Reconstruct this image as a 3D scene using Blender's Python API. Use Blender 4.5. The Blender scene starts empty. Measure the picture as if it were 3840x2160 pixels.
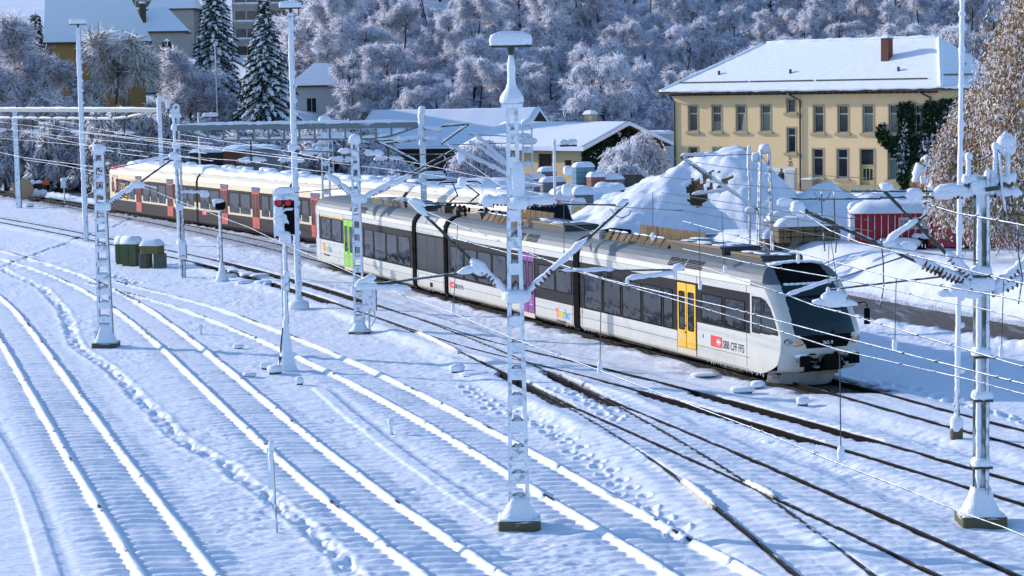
import bpy, math, random
import numpy as np
from mathutils import Vector, Matrix
S = bpy.context.scene
COL = S.collection
# ---------------------------------------------------------------- camera
F_PX, PITCH, ROLL, CAM_H = 7831.27, math.radians(5.57458), math.radians(-1.0517), 10.268
_fw = Vector((0, math.cos(PITCH), -math.sin(PITCH)))
_r = Vector((1, 0, 0))
_u = _r.cross(_fw)
_r2 = _r * math.cos(ROLL) + _u * math.sin(ROLL)
_u2 = -_r * math.sin(ROLL) + _u * math.cos(ROLL)
CAMP = Vector((0, 0, CAM_H))
cam = bpy.data.cameras.new('camera')
camo = bpy.data.objects.new('camera', cam)
COL.objects.link(camo)
camo.matrix_world = Matrix(((_r2.x, _u2.x, -_fw.x, 0), (_r2.y, _u2.y, -_fw.y, 0), (_r2.z, _u2.z, -_fw.z, CAM_H), (0, 0, 0, 1)))
cam.sensor_width = 36
cam.lens = F_PX / 3840 * 36
cam.clip_end = 3000
S.camera = camo
# ---------------------------------------------------------------- sky, sun, exposure
SUN_EL = math.radians(18.5)
SUN_DIR = Vector((-0.88 * math.cos(SUN_EL), 0.475 * math.cos(SUN_EL), math.sin(SUN_EL))).normalized()
W = bpy.data.worlds.new('World')
S.world = W
W.use_nodes = True
nt = W.node_tree
bg = nt.nodes['Background']
sky = nt.nodes.new('ShaderNodeTexSky')
sky.sky_type = 'NISHITA'
sky.sun_disc = False
sky.sun_elevation = SUN_EL
sky.sun_rotation = math.atan2(SUN_DIR.x, SUN_DIR.y)
sky.ozone_density = 4.0
sky.air_density = 1.0
sky.dust_density = 0.3
nt.links.new(sky.outputs[0], bg.inputs[0])
bg.inputs[1].default_value = 0.15
sl = bpy.data.lights.new('sun', 'SUN')
sl.energy = 2.65
sl.angle = math.radians(0.5)
sl.color = (1.0, 0.91, 0.86)
so = bpy.data.objects.new('sun', sl)
COL.objects.link(so)
so.rotation_euler = SUN_DIR.to_track_quat('Z', 'Y').to_euler()
S.view_settings.view_transform = 'Standard'
S.view_settings.look = 'None'
S.view_settings.gamma = 1
S.view_settings.exposure = 0.74
S.cycles.max_bounces = 9
S.cycles.diffuse_bounces = 7
S.cycles.glossy_bounces = 3
S.cycles.transmission_bounces = 3
S.cycles.use_denoising = True

# ---------------------------------------------------------------- surveying helpers
K = 3840 / 2576
def ray(x, y):
    return _fw * F_PX + _r2 * (x * K - 1920) - _u2 * (y * K - 1080)
def G(x, y, z=0.0):
    d = ray(x, y)
    return CAMP + d * ((z - CAM_H) / d.z)
def AT(x, y, Y):
    d = ray(x, y)
    return CAMP + d * (Y / d.y)

# ---------------------------------------------------------------- mesh helpers
class MB:
    def __init__(s):
        s.v, s.f, s.m = [], [], []
    def add(s, vs, fs, mi=0):
        o = len(s.v)
        s.v += [tuple(q) for q in vs]
        for f in fs:
            s.f.append(tuple(i + o for i in f))
            s.m.append(mi)
        return s
    def box(s, x0, x1, y0, y1, z0, z1, mi=0):
        return s.add([(x0, y0, z0), (x1, y0, z0), (x1, y1, z0), (x0, y1, z0), (x0, y0, z1), (x1, y0, z1), (x1, y1, z1), (x0, y1, z1)],
                     [(0, 3, 2, 1), (4, 5, 6, 7), (0, 1, 5, 4), (1, 2, 6, 5), (2, 3, 7, 6), (3, 0, 4, 7)], mi)
    def cham(s, x0, x1, y0, y1, z0, z1, b=.02, mi=0):
        # box with its vertical and top edges bevelled
        P = []
        for (z, i) in ((z0, 0), (z1 - b, 0), (z1, b)):
            for (cx, cy, sx, sy) in ((x0, y0, 1, 1), (x1, y0, -1, 1), (x1, y1, -1, -1), (x0, y1, 1, -1)):
                a, c_ = (cx + sx * (i + b), cy + sy * i), (cx + sx * i, cy + sy * (i + b))
                if sx * sy > 0: P += [(*c_, z), (*a, z)]
                else: P += [(*a, z), (*c_, z)]
        F = [tuple(range(7, -1, -1)), tuple(range(16, 24))]
        for L in (0, 8):
            for k in range(8):
                F.append((L + k, L + (k + 1) % 8, L + 8 + (k + 1) % 8, L + 8 + k))
        return s.add(P, F, mi)
    def ob(s, c, ax, ay, az, mi=0):
        # oriented box: centre and three half-axis vectors
        c, ax, ay, az = Vector(c), Vector(ax), Vector(ay), Vector(az)
        P = [c + ax * i + ay * j + az * k for k in (-1, 1) for (i, j) in ((-1, -1), (1, -1), (1, 1), (-1, 1))]
        return s.add(P, [(0, 3, 2, 1), (4, 5, 6, 7), (0, 1, 5, 4), (1, 2, 6, 5), (2, 3, 7, 6), (3, 0, 4, 7)], mi)
    def bar(s, p, q, w, h=None, mi=0):
        p, q = Vector(p), Vector(q)
        d = q - p
        L = d.length
        if L < 1e-6: return s
        d /= L
        a = d.cross(Vector((0, 0, 1)))
        if a.length < 1e-3: a = Vector((1, 0, 0))
        a.normalize()
        b = a.cross(d)
        return s.ob((p + q) / 2, d * L / 2, a * w / 2, b * (h or w) / 2, mi)
    def tube(s, pts, r, n=8, mi=0, cap=True):
        pts = [Vector(p) for p in pts]
        m = len(pts)
        rr = r if isinstance(r, (list, tuple)) else [r] * m
        d0 = (pts[-1] - pts[0])
        up = Vector((0, 0, 1)) if abs(d0.normalized().z) < .95 else Vector((0, 1, 0))
        P = []
        for i in range(m):
            d = (pts[min(i + 1, m - 1)] - pts[max(i - 1, 0)]).normalized()
            a = d.cross(up)
            if a.length < 1e-4: a = d.cross(Vector((1, 0, 0)))
            a.normalize()
            b = a.cross(d)
            for k in range(n):
                t = 2 * math.pi * k / n
                P.append(pts[i] + (a * math.cos(t) + b * math.sin(t)) * rr[i])
        F = [(i * n + k, i * n + (k + 1) % n, (i + 1) * n + (k + 1) % n, (i + 1) * n + k) for i in range(m - 1) for k in range(n)]
        if cap:
            F.append(tuple(range(n - 1, -1, -1)))
            F.append(tuple((m - 1) * n + k for k in range(n)))
        return s.add(P, F, mi)
    def lathe(s, c, prof, n=12, mi=0):
        c = Vector(c)
        P = [c + Vector((r * math.cos(2 * math.pi * k / n), r * math.sin(2 * math.pi * k / n), z)) for (r, z) in prof for k in range(n)]
        m = len(prof)
        F = [(i * n + k, i * n + (k + 1) % n, (i + 1) * n + (k + 1) % n, (i + 1) * n + k) for i in range(m - 1) for k in range(n)]
        F.append(tuple(range(n - 1, -1, -1)))
        F.append(tuple((m - 1) * n + k for k in range(n)))
        return s.add(P, F, mi)
    def prism(s, poly, z0, z1, mi=0):
        n = len(poly)
        P = [(x, y, z0) for x, y in poly] + [(x, y, z1) for x, y in poly]
        return s.add(P, [tuple(range(n - 1, -1, -1)), tuple(range(n, 2 * n))] + [(k, (k + 1) % n, n + (k + 1) % n, n + k) for k in range(n)], mi)
    def blob(s, c, rx, ry, rz, mi=0, seed=0, amp=.15, n=12, m=7, flat=None):
        # lumpy heap of snow; flat = the height below which it is cut level
        rnd = random.Random(seed)
        ph = [rnd.uniform(0, 6.28) for _ in range(6)]
        c = Vector(c)
        P = []
        for j in range(m + 1):
            th = math.pi * j / m
            for k in range(n):
                t = 2 * math.pi * k / n
                w = 1 + amp * (math.sin(2 * t + ph[0] + 2 * th) * .5 + math.sin(3 * t + ph[1] - 3 * th) * .4 + math.sin(5 * t + ph[2] + th) * .3)
                x = math.sin(th)
                sgn = lambda q: math.copysign(abs(q) ** .75, q)
                P.append(c + Vector((rx * sgn(x * math.cos(t)) * w, ry * sgn(x * math.sin(t)) * w, rz * sgn(math.cos(th)))))
        if flat is not None:
            for p in P: p.z = max(p.z, flat)
        F = [(j * n + k, (j + 1) * n + k, (j + 1) * n + (k + 1) % n, j * n + (k + 1) % n) for j in range(m) for k in range(n)]
        return s.add(P, F, mi)
    def snowtube(s, p, q, r, up=.0, seg=None, seed=0, mi=0, n=7, drip=0.0):
        # lumpy roll of snow lying on a bar from p to q
        p, q = Vector(p), Vector(q)
        L = (q - p).length
        seg = seg or max(3, min(60, int(L / .12)))
        rnd = random.Random(seed)
        pts, rr = [], []
        for i in range(seg + 1):
            t = i / seg
            e = min(1, 6 * min(t, 1 - t) + .35)
            ri = r * e * rnd.uniform(.75, 1.2)
            pts.append(p.lerp(q, t) + Vector((0, 0, up * e + rnd.uniform(-.15, .15) * r)))
            rr.append(ri)
        s.tube(pts, rr, n, mi)
        if drip:
            for i in range(1, seg, 2):
                a = pts[i]
                s.tube([a, a + Vector((rnd.uniform(-.03, .03), 0, -drip * rnd.uniform(.4, 1.2)))], [rr[i] * .7, .006], 5, mi)
        return s
    def mesh(s, name, mats, smooth=False):
        me = bpy.data.meshes.new(name)
        me.from_pydata(s.v, [], s.f)
        for m in (mats if isinstance(mats, (list, tuple)) else [mats]): me.materials.append(m)
        me.polygons.foreach_set('material_index', s.m)
        if smooth: me.polygons.foreach_set('use_smooth', [True] * len(s.f))
        me.update()
        return me
    def build(s, name, mats, parent=None, smooth=False, loc=None, rotz=0.0, label=None):
        o = bpy.data.objects.new(name, s.mesh(name, mats, smooth))
        COL.objects.link(o)
        if parent: o.parent = parent
        if loc is not None: o.location = loc
        if rotz: o.rotation_euler = (0, 0, rotz)
        if label: o['label'] = label
        return o
def empty(name, loc, rotz=0.0):
    o = bpy.data.objects.new(name, None)
    COL.objects.link(o)
    o.location = loc
    o.rotation_euler = (0, 0, rotz)
    o.empty_display_size = .3
    return o
def tag(o, label, cat, group=None):
    o['label'] = label
    o['category'] = cat
    if group: o['group'] = group
    return o
def kind(o, k):
    o['kind'] = k
    return o
def thing(name, loc, label, cat, group=None, rotz=0.0):
    return tag(empty(name, loc, rotz), label, cat, group)
def copy_tree(o, parent=None):
    c = o.copy()
    COL.objects.link(c)
    if parent: c.parent = parent
    for ch in o.children: copy_tree(ch, c)
    return c
def text(body, size, mat, parent, M, name='lettering', align='LEFT', mats=None, sx=1.0, bold=0.0):
    cu = bpy.data.curves.new(name, 'FONT')
    cu.body = body
    cu.size = size
    cu.align_x = align
    cu.extrude = .004
    cu.offset = bold
    for m in (mats or [mat]): cu.materials.append(m)
    if mats:
        for i, ch in enumerate(body): cu.body_format[i].material_index = min(i, len(mats) - 1)
    tmp = bpy.data.objects.new(name, cu)
    me = bpy.data.meshes.new_from_object(tmp)
    bpy.data.objects.remove(tmp)
    o = bpy.data.objects.new(name, me)
    COL.objects.link(o)
    o.parent = parent
    o.matrix_local = M @ Matrix.Diagonal((sx, 1, 1, 1))
    return o
def face_matrix(origin, xdir, normal):
    x = Vector(xdir).normalized()
    n = Vector(normal).normalized()
    y = n.cross(x)
    o = Vector(origin)
    return Matrix(((x.x, y.x, n.x, o.x), (x.y, y.y, n.y, o.y), (x.z, y.z, n.z, o.z), (0, 0, 0, 1)))

# ---------------------------------------------------------------- materials
MATS = {}
def new_mat(name):
    m = bpy.data.materials.new(name)
    m.use_nodes = True
    MATS[name] = m
    n = m.node_tree
    return m, n, n.nodes['Principled BSDF'], n.links
def mat(name, col, rough=.6, metal=0.0, var=.12, scale=3.0, bump=0.0, bscale=40.0, spec=.5, stretch=None):
    m, n, b, L = new_mat(name)
    tc = n.nodes.new('ShaderNodeTexCoord')
    nz = n.nodes.new('ShaderNodeTexNoise')
    nz.inputs['Scale'].default_value = scale
    nz.inputs['Detail'].default_value = 5
    if stretch:
        mp = n.nodes.new('ShaderNodeMapping')
        mp.inputs['Scale'].default_value = stretch
        L.new(tc.outputs['Object'], mp.inputs[0])
        L.new(mp.outputs[0], nz.inputs['Vector'])
    else: L.new(tc.outputs['Object'], nz.inputs['Vector'])
    mx = n.nodes.new('ShaderNodeMix')
    mx.data_type = 'RGBA'
    c1 = [c * (1 - var) for c in col]
    c2 = [min(1, c * (1 + var)) for c in col]
    mx.inputs[6].default_value = (*c1, 1)
    mx.inputs[7].default_value = (*c2, 1)
    L.new(nz.outputs[0], mx.inputs[0])
    L.new(mx.outputs[2], b.inputs['Base Color'])
    b.inputs['Roughness'].default_value = rough
    b.inputs['Metallic'].default_value = metal
    b.inputs['Specular IOR Level'].default_value = spec
    if bump:
        n2 = n.nodes.new('ShaderNodeTexNoise')
        n2.inputs['Scale'].default_value = bscale
        n2.inputs['Detail'].default_value = 4
        L.new(tc.outputs['Object'], n2.inputs['Vector'])
        bp = n.nodes.new('ShaderNodeBump')
        bp.inputs['Strength'].default_value = 1
        bp.inputs['Distance'].default_value = bump
        L.new(n2.outputs[0], bp.inputs['Height'])
        L.new(bp.outputs[0], b.inputs['Normal'])
    return m
SNOWC = (.80, .84, .92)
def snow_mat(name, bump=.02, bscale=14.0, col=SNOWC):
    m = mat(name, col, .75, 0, .03, 1.5, bump, bscale, .25)
    return m
def frosted(name, col, rough=.6, thr=.25, soft=.25, metal=0.0, direction=(-.25, -.75, .6), nscale=6.0):
    # painted or bare surface that wind-driven snow has plastered on its weather side
    m, n, b, L = new_mat(name)
    g = n.nodes.new('ShaderNodeNewGeometry')
    dp = n.nodes.new('ShaderNodeVectorMath')
    dp.operation = 'DOT_PRODUCT'
    d = Vector(direction).normalized()
    dp.inputs[1].default_value = d
    L.new(g.outputs['Normal'], dp.inputs[0])
    nz = n.nodes.new('ShaderNodeTexNoise')
    nz.inputs['Scale'].default_value = nscale
    nz.inputs['Detail'].default_value = 6
    L.new(g.outputs['Position'], nz.inputs['Vector'])
    ad = n.nodes.new('ShaderNodeMath')
    ad.operation = 'MULTIPLY_ADD'
    ad.inputs[1].default_value = 1.6
    L.new(nz.outputs[0], ad.inputs[0])
    L.new(dp.outputs['Value'], ad.inputs[2])
    mr = n.nodes.new('ShaderNodeMapRange')
    mr.inputs[1].default_value = thr + .8 - soft / 2
    mr.inputs[2].default_value = thr + .8 + soft / 2
    L.new(ad.outputs[0], mr.inputs[0])
    mx = n.nodes.new('ShaderNodeMix')
    mx.data_type = 'RGBA'
    mx.inputs[6].default_value = (*col, 1)
    mx.inputs[7].default_value = (*SNOWC, 1)
    L.new(mr.outputs[0], mx.inputs[0])
    L.new(mx.outputs[2], b.inputs['Base Color'])
    b.inputs['Roughness'].default_value = rough
    b.inputs['Metallic'].default_value = metal
    bp = n.nodes.new('ShaderNodeBump')
    bp.inputs['Distance'].default_value = .02
    n2 = n.nodes.new('ShaderNodeTexNoise')
    n2.inputs['Scale'].default_value = 25
    L.new(g.outputs['Position'], n2.inputs['Vector'])
    ml = n.nodes.new('ShaderNodeMath')
    ml.operation = 'MULTIPLY'
    L.new(n2.outputs[0], ml.inputs[0])
    L.new(mr.outputs[0], ml.inputs[1])
    L.new(ml.outputs[0], bp.inputs['Height'])
    L.new(bp.outputs[0], b.inputs['Normal'])
    return m
M_SNOW = snow_mat('snow', .035, 20.0)
M_SNOWS = snow_mat('packed_snow', .035, 9.0)
M_STEEL = frosted('frosted_steel', (.13, .15, .155), .55, .53, .4, .3)
M_DARKSTEEL = frosted('dark_arm_steel', (.035, .045, .035), .5, .75, .2, .2, (-.1, -.2, 1))
M_CONC = frosted('frosted_concrete', (.10, .085, .05), .9, .55, .3, 0, (0, -.15, 1))
M_RAIL = mat('rusty_rail', (.010, .0065, .005), .8, 0, .35, 8.0, spec=.08)
M_RAILTOP = frosted('worn_rail_head', (.014, .010, .008), .7, 1.17, .2, 0, (0, 0, 1), 1.3)
M_BLACK = mat('black_rubber', (.006, .006, .007), .8, 0, .2, 5.0, spec=.06)
M_GREYM = mat('grey_metal', (.22, .24, .26), .45, .4, .15, 5.0)
# ---------------------------------------------------------------- terrain
TR = {
 'A': [(30, -2.6), (36, -4.7), (42, -6.71), (48, -8.61), (55, -10.81), (65, -13.92), (75, -17.01), (85, -20.09), (100, -24.9), (115, -30.5), (130, -37)],
 'B': [(30, 3.2), (36, 1.2), (42, -.81), (50, -3.48), (60, -6.57), (70, -9.5), (80, -12.4), (90, -15.4), (100, -18.63), (110, -22.23), (120, -26.32), (130, -31.03), (150, -41), (170, -52)],
 'C': [(30, 7.3), (36, 5.75), (42, 4.2), (50, 1.88), (60, -1.05), (70, -4.23), (80, -7.71), (90, -11.55), (100, -15.8), (108, -19.9), (115, -23.6)],
 'D': [(30, 7.9), (36, 7.25), (42, 6.49), (50, 5.37), (60, 3.52), (70, 1.21), (80, -1.55), (90, -4.74), (100, -8.32), (110, -12.27), (120, -16.57), (135, -23.9), (150, -31.6), (175, -45), (240, -81)],
 'D2': [(30, 12.5), (36, 10.9), (42, 9.27), (46, 8.17), (50, 7.05), (55, 5.6), (60, 4.11), (64.5, 2.75), (68, 1.75), (72, .68)],
 'E': [(30, 20.6), (36, 18.1), (42, 15.7), (51, 11.94), (55, 10.4), (60, 8.39), (64, 6.73), (67, 5.45), (72, 3.2), (80, -.75), (90, -4.6), (96, -6.85)],
 'F': [(30, 24.7), (36, 22.3), (51, 16.6), (57, 14.5), (60, 13.4), (64, 12.0), (68, 10.65), (85, 4.02), (100, -1.83), (117, -8.5), (135, -15.6), (150, -22), (175, -33.6), (200, -46), (240, -67)],
 'H': [(104, 6.2), (120, -2.3), (240, -65.9)],
}
def spline(pts):
    P = np.array(pts, float)
    x, y = P[:, 0], P[:, 1]
    n = len(x)
    h = np.diff(x)
    A = np.zeros((n, n)); b = np.zeros(n)
    A[0, 0] = A[-1, -1] = 1
    for i in range(1, n - 1):
        A[i, i - 1], A[i, i], A[i, i + 1] = h[i - 1], 2 * (h[i - 1] + h[i]), h[i]
        b[i] = 6 * ((y[i + 1] - y[i]) / h[i] - (y[i] - y[i - 1]) / h[i - 1])
    M = np.linalg.solve(A, b)
    def f(q):
        q = np.asarray(q, float)
        i = np.clip(np.searchsorted(x, q) - 1, 0, n - 2)
        t = q - x[i]
        hi = h[i]
        return y[i] + t * ((y[i + 1] - y[i]) / hi - hi * (2 * M[i] + M[i + 1]) / 6) + t * t * M[i] / 2 + t ** 3 * (M[i + 1] - M[i]) / (6 * hi)
    return f, x[0], x[-1]
TRF = {k: spline(v) for k, v in TR.items()}
def sstep(a, b, x):
    t = np.clip((x - a) / (b - a), 0, 1)
    return t * t * (3 - 2 * t)
def vhash(i, j, seed):
    a = (i.astype(np.int64) * 374761393 + j.astype(np.int64) * 668265263 + seed * 2147483647) & 0xffffffff
    a = ((a ^ (a >> 13)) * 1274126177) & 0xffffffff
    return ((a ^ (a >> 16)) & 0xffff) / 65535.0
def vnoise(x, y, seed=0):
    i, j = np.floor(x), np.floor(y)
    fx, fy = x - i, y - j
    fx = fx * fx * (3 - 2 * fx); fy = fy * fy * (3 - 2 * fy)
    a, b, c, d = vhash(i, j, seed), vhash(i + 1, j, seed), vhash(i, j + 1, seed), vhash(i + 1, j + 1, seed)
    return (a * (1 - fx) + b * fx) * (1 - fy) + (c * (1 - fx) + d * fx) * fy - .5
EXPO = {'D': [(65.0, 73.2), (98.5, 122.0)], 'E': [(57.8, 67.8)], 'D2': [], 'F': [(100, 101)]}
def road_near(Y): return 14.53 - .493 * (Y - 89.18)
def road_far(Y): return np.maximum(16 - .3525 * (Y - 98.2), road_near(Y) + 3.4)
def hill(X, Y):
    y0 = np.where(X < -12, 222 + 40 * sstep(-34, -12, X), 262.0)
    d = np.maximum(0, Y - y0)
    return (.13 + .11 * sstep(-40, -12, X)) * d * sstep(0, 30, d)
def ground_z(X, Y):
    X = np.asarray(X, float); Y = np.asarray(Y, float)
    dirt = np.zeros_like(X)
    z = .05 * vnoise(X * .25, Y * .25, 1) + .03 * vnoise(X * .8, Y * .8, 2)
    wob = .6 * vnoise(X * .5, Y * .5, 9)
    rip = vnoise((X + .45 * Y) * 1.5, (Y - .25 * X) * 3.4 + wob, 3) * .04 + vnoise((X + .45 * Y) * 3.1, (Y - .25 * X) * 7.5 + wob * 2, 4) * .04 + vnoise(X * 7, Y * 9, 5) * .03
    far = 1 - .45 * sstep(90, 160, Y)
    calm = .35 + 1.0 * np.clip(.5 + 1.3 * vnoise(X * .22, Y * .16, 71) + .5 * vnoise(X * .6, Y * .4, 72), 0, 1.2)
    z = z + rip * far * calm
    flat = sstep(14, 20, X + .45 * (Y - 80))
    z = z * (1 - .6 * flat)
    for k, (f, y0, y1) in TRF.items():
        xc = f(Y)
        sl = (f(Y + .05) - f(Y - .05)) / .1
        co = 1 / np.sqrt(1 + sl * sl)
        s = (X - xc) * co
        m = (Y > y0) & (Y < y1) & (np.abs(s) < 3.2)
        if not m.any(): continue
        yy = np.linspace(y0, y1, 1500)
        ds = np.sqrt(1 + np.gradient(f(yy), yy) ** 2)
        L = np.interp(Y, yy, np.cumsum(ds) * (yy[1] - yy[0]))
        S_ = s[m]; Lm = L[m]; Ym = Y[m]; Xm = X[m]
        zz = z[m]
        endf = sstep(y0, y0 + 2, Ym) * (1 - sstep(y1 - 5, y1, Ym))
        bed = 1 - sstep(1.2, 1.75, np.abs(S_))
        ph = Lm / .6 + .25 * vnoise(Lm * .7, S_ * .3, 11)
        rid = np.clip(.5 + .5 * np.cos(2 * np.pi * ph), 0, 1) ** 1.6
        amp = {'A': .15, 'B': .14, 'C': .12, 'D': .055, 'D2': .07, 'E': .05, 'F': .015, 'H': .01}[k]
        amp = amp * (.75 + .9 * vnoise(Xm * 1.2, Ym * 1.2, 12))
        inner = 1 - sstep(.45, .66, np.abs(S_)) * (1 - sstep(.85, 1.0, np.abs(S_)))
        zb = zz * (1 - .68 * bed) + (rid - .5) * amp * bed * inner
        dr = np.abs(np.abs(S_) - .755)
        if k in 'ABC':
            wv = .02 * vnoise(Lm * 3, np.sign(S_) * 7, 13) + .03 * vnoise(Lm * .6, np.sign(S_) * 3, 14)
            jn = 1 - .75 * (np.abs(((Lm + np.sign(S_) * 4) / 12.0) % 1 - .5) < .006)
            w0 = 1 - sstep(.015 + .6 * wv, .165 + wv, dr)
            mound = w0 * (.135 + wv) * jn
            side = (1 - sstep(.15, .5, dr)) * .02
            zb = zb + mound - side
        else:
            e = np.zeros_like(Ym)
            for a, b in EXPO.get(k, []): e = np.maximum(e, sstep(a - .4, a + .4, Ym) * (1 - sstep(b - .4, b + .4, Ym)))
            bank = .115 * (1 - sstep(.6, 1.5, dr)) + .035 * vnoise(Lm * 1.4, S_ * 3, 15)
            groove = 1 - sstep(.03 + .20 * e, .065 + .30 * e, dr + .035 * vnoise(Lm * 4, S_ * 2, 16))
            zb = zb * (1 - .5 * groove) + bank - groove * (.03 + .20 * e + bank * .5 * e)
            dirt[m] = np.maximum(dirt[m], groove * e * .95 * endf)
            if k in 'FH':
                dd = (1 - sstep(1.0, 2.3, np.abs(S_ + .3) + .9 * vnoise(Lm * .8, S_ * 2, 17))) * (.25 if k == 'H' else .45) * sstep(62, 72, Ym)
                bal = (1 - sstep(1.35, 1.75, np.abs(S_) + .5 * vnoise(Lm * 1.8, S_ * 3, 18))) * sstep(66.5, 68, Ym) * (1 - sstep(118, 122, Ym) if k == 'F' else 1)
                dirt[m] = np.maximum(dirt[m], np.maximum(dd, bal * .95) * endf)
                zb = zb * (1 - .7 * bal) - .04 * bal
        wgt = endf * (1 - sstep(2.4, 3.1, np.abs(S_)))
        z[m] = zz * (1 - wgt) + zb * wgt
    # footprints
    rnd = np.random.RandomState(5)
    def trail(pts, step, lat, r, dep, rim):
        P = np.array(pts)
        d = np.concatenate([[0], np.cumsum(np.hypot(*np.diff(P, axis=0).T))])
        n = int(d[-1] / step)
        for q in range(n):
            t = q * step + rnd.uniform(-.06, .06)
            cx, cy = np.interp(t, d, P[:, 0]), np.interp(t, d, P[:, 1])
            cx += lat * (1 if q % 2 else -1) + rnd.uniform(-.11, .11); cy += rnd.uniform(-.1, .1)
            w = (np.abs(X - cx) < 1) & (np.abs(Y - cy) < 1.4)
            if not w.any(): continue
            dx, dy = X[w] - cx, Y[w] - cy
            R = np.sqrt((dx / r) ** 2 + (dy / (r * 1.5)) ** 2)
            z[w] += -dep * np.exp(-(R ** 4)) + rim * np.exp(-((R - 1.35) / .35) ** 2) * (1 + .6 * vnoise(X[w] * 6, Y[w] * 6, q))
    P = np.array([(-30.34, 123.4), (-27.87, 116.9), (-24.9, 110.2), (-21.15, 97.9), (-19.16, 90.1), (-17.95, 84.8), (-16.3, 80.4), (-14.3, 75), (-12.5, 69.1), (-11.3, 65.6), (-10.2, 61.7), (-9, 58.9), (-8, 56.9), (-7.1, 54.1), (-6.15, 51.9), (-5.4, 49.5), (-4.6, 47.2), (-3.85, 45), (-3.3, 42.5), (-2.6, 39.5)])[::-1]
    s = (X - np.interp(Y, P[:, 1], P[:, 0]) - .12 * vnoise(Y * .9, Y * 0, 61)) * .96
    w = np.exp(-(s / .20) ** 4)
    clod = vnoise(X * 5.5 + .4 * Y, Y * 2.6, 62)
    z += w * (-.05 + .20 * np.clip(clod, -.4, .28)) + .035 * np.exp(-((np.abs(s) - .34) / .10) ** 2) * (.6 + 1.2 * vnoise(X * 3, Y * 3, 63))
    trail([(-1.64, 70.8), (-1.16, 68.6), (-.65, 65.9), (.54, 63.2), (1, 61.4), (1.55, 58.8), (2.1, 55.8), (2.63, 53.3), (3, 50.4), (3.5, 47.9), (3.9, 45)], .62, .16, .14, .09, .03)
    trail([(12.2, 70), (13.25, 68), (13.5, 66.5), (14.1, 64.7), (14.6, 62.8), (14.9, 61.8), (15.3, 60)], .42, .1, .18, .10, .05)
    trail([(-22.9, 117.3), (-21.7, 114.9), (-20.5, 112.3), (-19.6, 110.7)], .55, .1, .2, .09, .03)
    trail([(3.2, 62.4), (2.3, 66.5), (1.2, 70)], .5, .2, .15, .07, .03)
    # snow-buried cable troughs
    for pts, hgt in (([(-6.7, 71), (-5.56, 66.5), (-4.05, 60.8), (-2.71, 55.9), (-1.38, 51.6), (-.3, 48.2)], .045), ([(-17.4, 67), (-15, 60.1), (-13.06, 54.3), (-11.56, 49.3), (-10.13, 44.4), (-8.3, 38)], .04)):
        P = np.array(sorted(pts, key=lambda q: q[1]))
        w = (Y > P[0, 1]) & (Y < P[-1, 1])
        s = (X - np.interp(Y, P[:, 1], P[:, 0])) * .96
        z += np.where(w, hgt * (1 - sstep(.16, .3, np.abs(s))) - .03 * np.exp(-((s - .45) / .15) ** 2), 0)
    # road bed, ploughed edge and the bank behind it
    dn = (X - road_near(Y)) * .88
    df = (X - road_far(Y)) * .9
    on = (dn > 0) & (df < 0)
    lump = .5 + 1.0 * np.abs(vnoise(X * 1.1, Y * 1.1, 21)) + .6 * vnoise(X * 3, Y * 3, 22)
    z += .30 * np.exp(-((dn + .45) / .5) ** 2) * lump * sstep(70, 76, Y)
    fade = 1 - .75 * sstep(150, 185, Y)
    nearf = .35 + .65 * sstep(66, 78, Y)
    crest = np.where(df > 0, (1.75 * sstep(0, 3.8, df) - .75 * sstep(4.5, 8, df)) * fade * nearf, 0)
    z = np.where(df > 0, crest + z * (1.6 - .8 * sstep(0, 3, df)) + .12 * vnoise(X * 1.2, Y * 1.2, 23) * sstep(0, .6, df), z)
    z += np.where(df > 0, .10 * np.exp(-((df - .3) / .4) ** 2) * lump, 0)
    z = np.where(on, -.12, z)
    dirt = np.where((df > 0) & (df < .5) | (dn < 0) & (dn > -.3), np.maximum(dirt, .35), dirt)
    z = z + np.where(Y > 205, hill(X, Y), 0)
    return z, dirt
def gz(x, y):
    return float(ground_z(np.array([x]), np.array([y]))[0][0])
NR, NC = 900, 1480
inv = np.linspace(1 / 33.0, 1 / 262.0, NR)
uu = np.linspace(-.36, .40, NC)
YY = np.repeat((1 / inv)[:, None], NC, 1)
XX = YY * uu[None, :]
ZZ, DD = ground_z(XX.ravel(), YY.ravel())
def grid_mesh(name, X, Y, Z, nr, nc):
    me = bpy.data.meshes.new(name)
    n = nr * nc
    me.vertices.add(n)
    me.vertices.foreach_set('co', np.stack([X, Y, Z], -1).astype(np.float32).ravel())
    i = np.arange(nr - 1)[:, None] * nc + np.arange(nc - 1)[None, :]
    q = np.stack([i, i + 1, i + nc + 1, i + nc], -1).reshape(-1, 4).astype(np.int32)
    nf = len(q)
    me.loops.add(nf * 4)
    me.loops.foreach_set('vertex_index', q.ravel())
    me.polygons.add(nf)
    me.polygons.foreach_set('loop_start', np.arange(0, nf * 4, 4, dtype=np.int32))
    me.polygons.foreach_set('loop_total', np.full(nf, 4, dtype=np.int32))
    me.polygons.foreach_set('use_smooth', np.ones(nf, dtype=bool))
    me.update(calc_edges=True)
    return me
gme = grid_mesh('snow_ground', XX.ravel(), YY.ravel(), ZZ, NR, NC)
at = gme.attributes.new('dirt', 'FLOAT', 'POINT')
at.data.foreach_set('value', DD.astype(np.float32))
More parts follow.
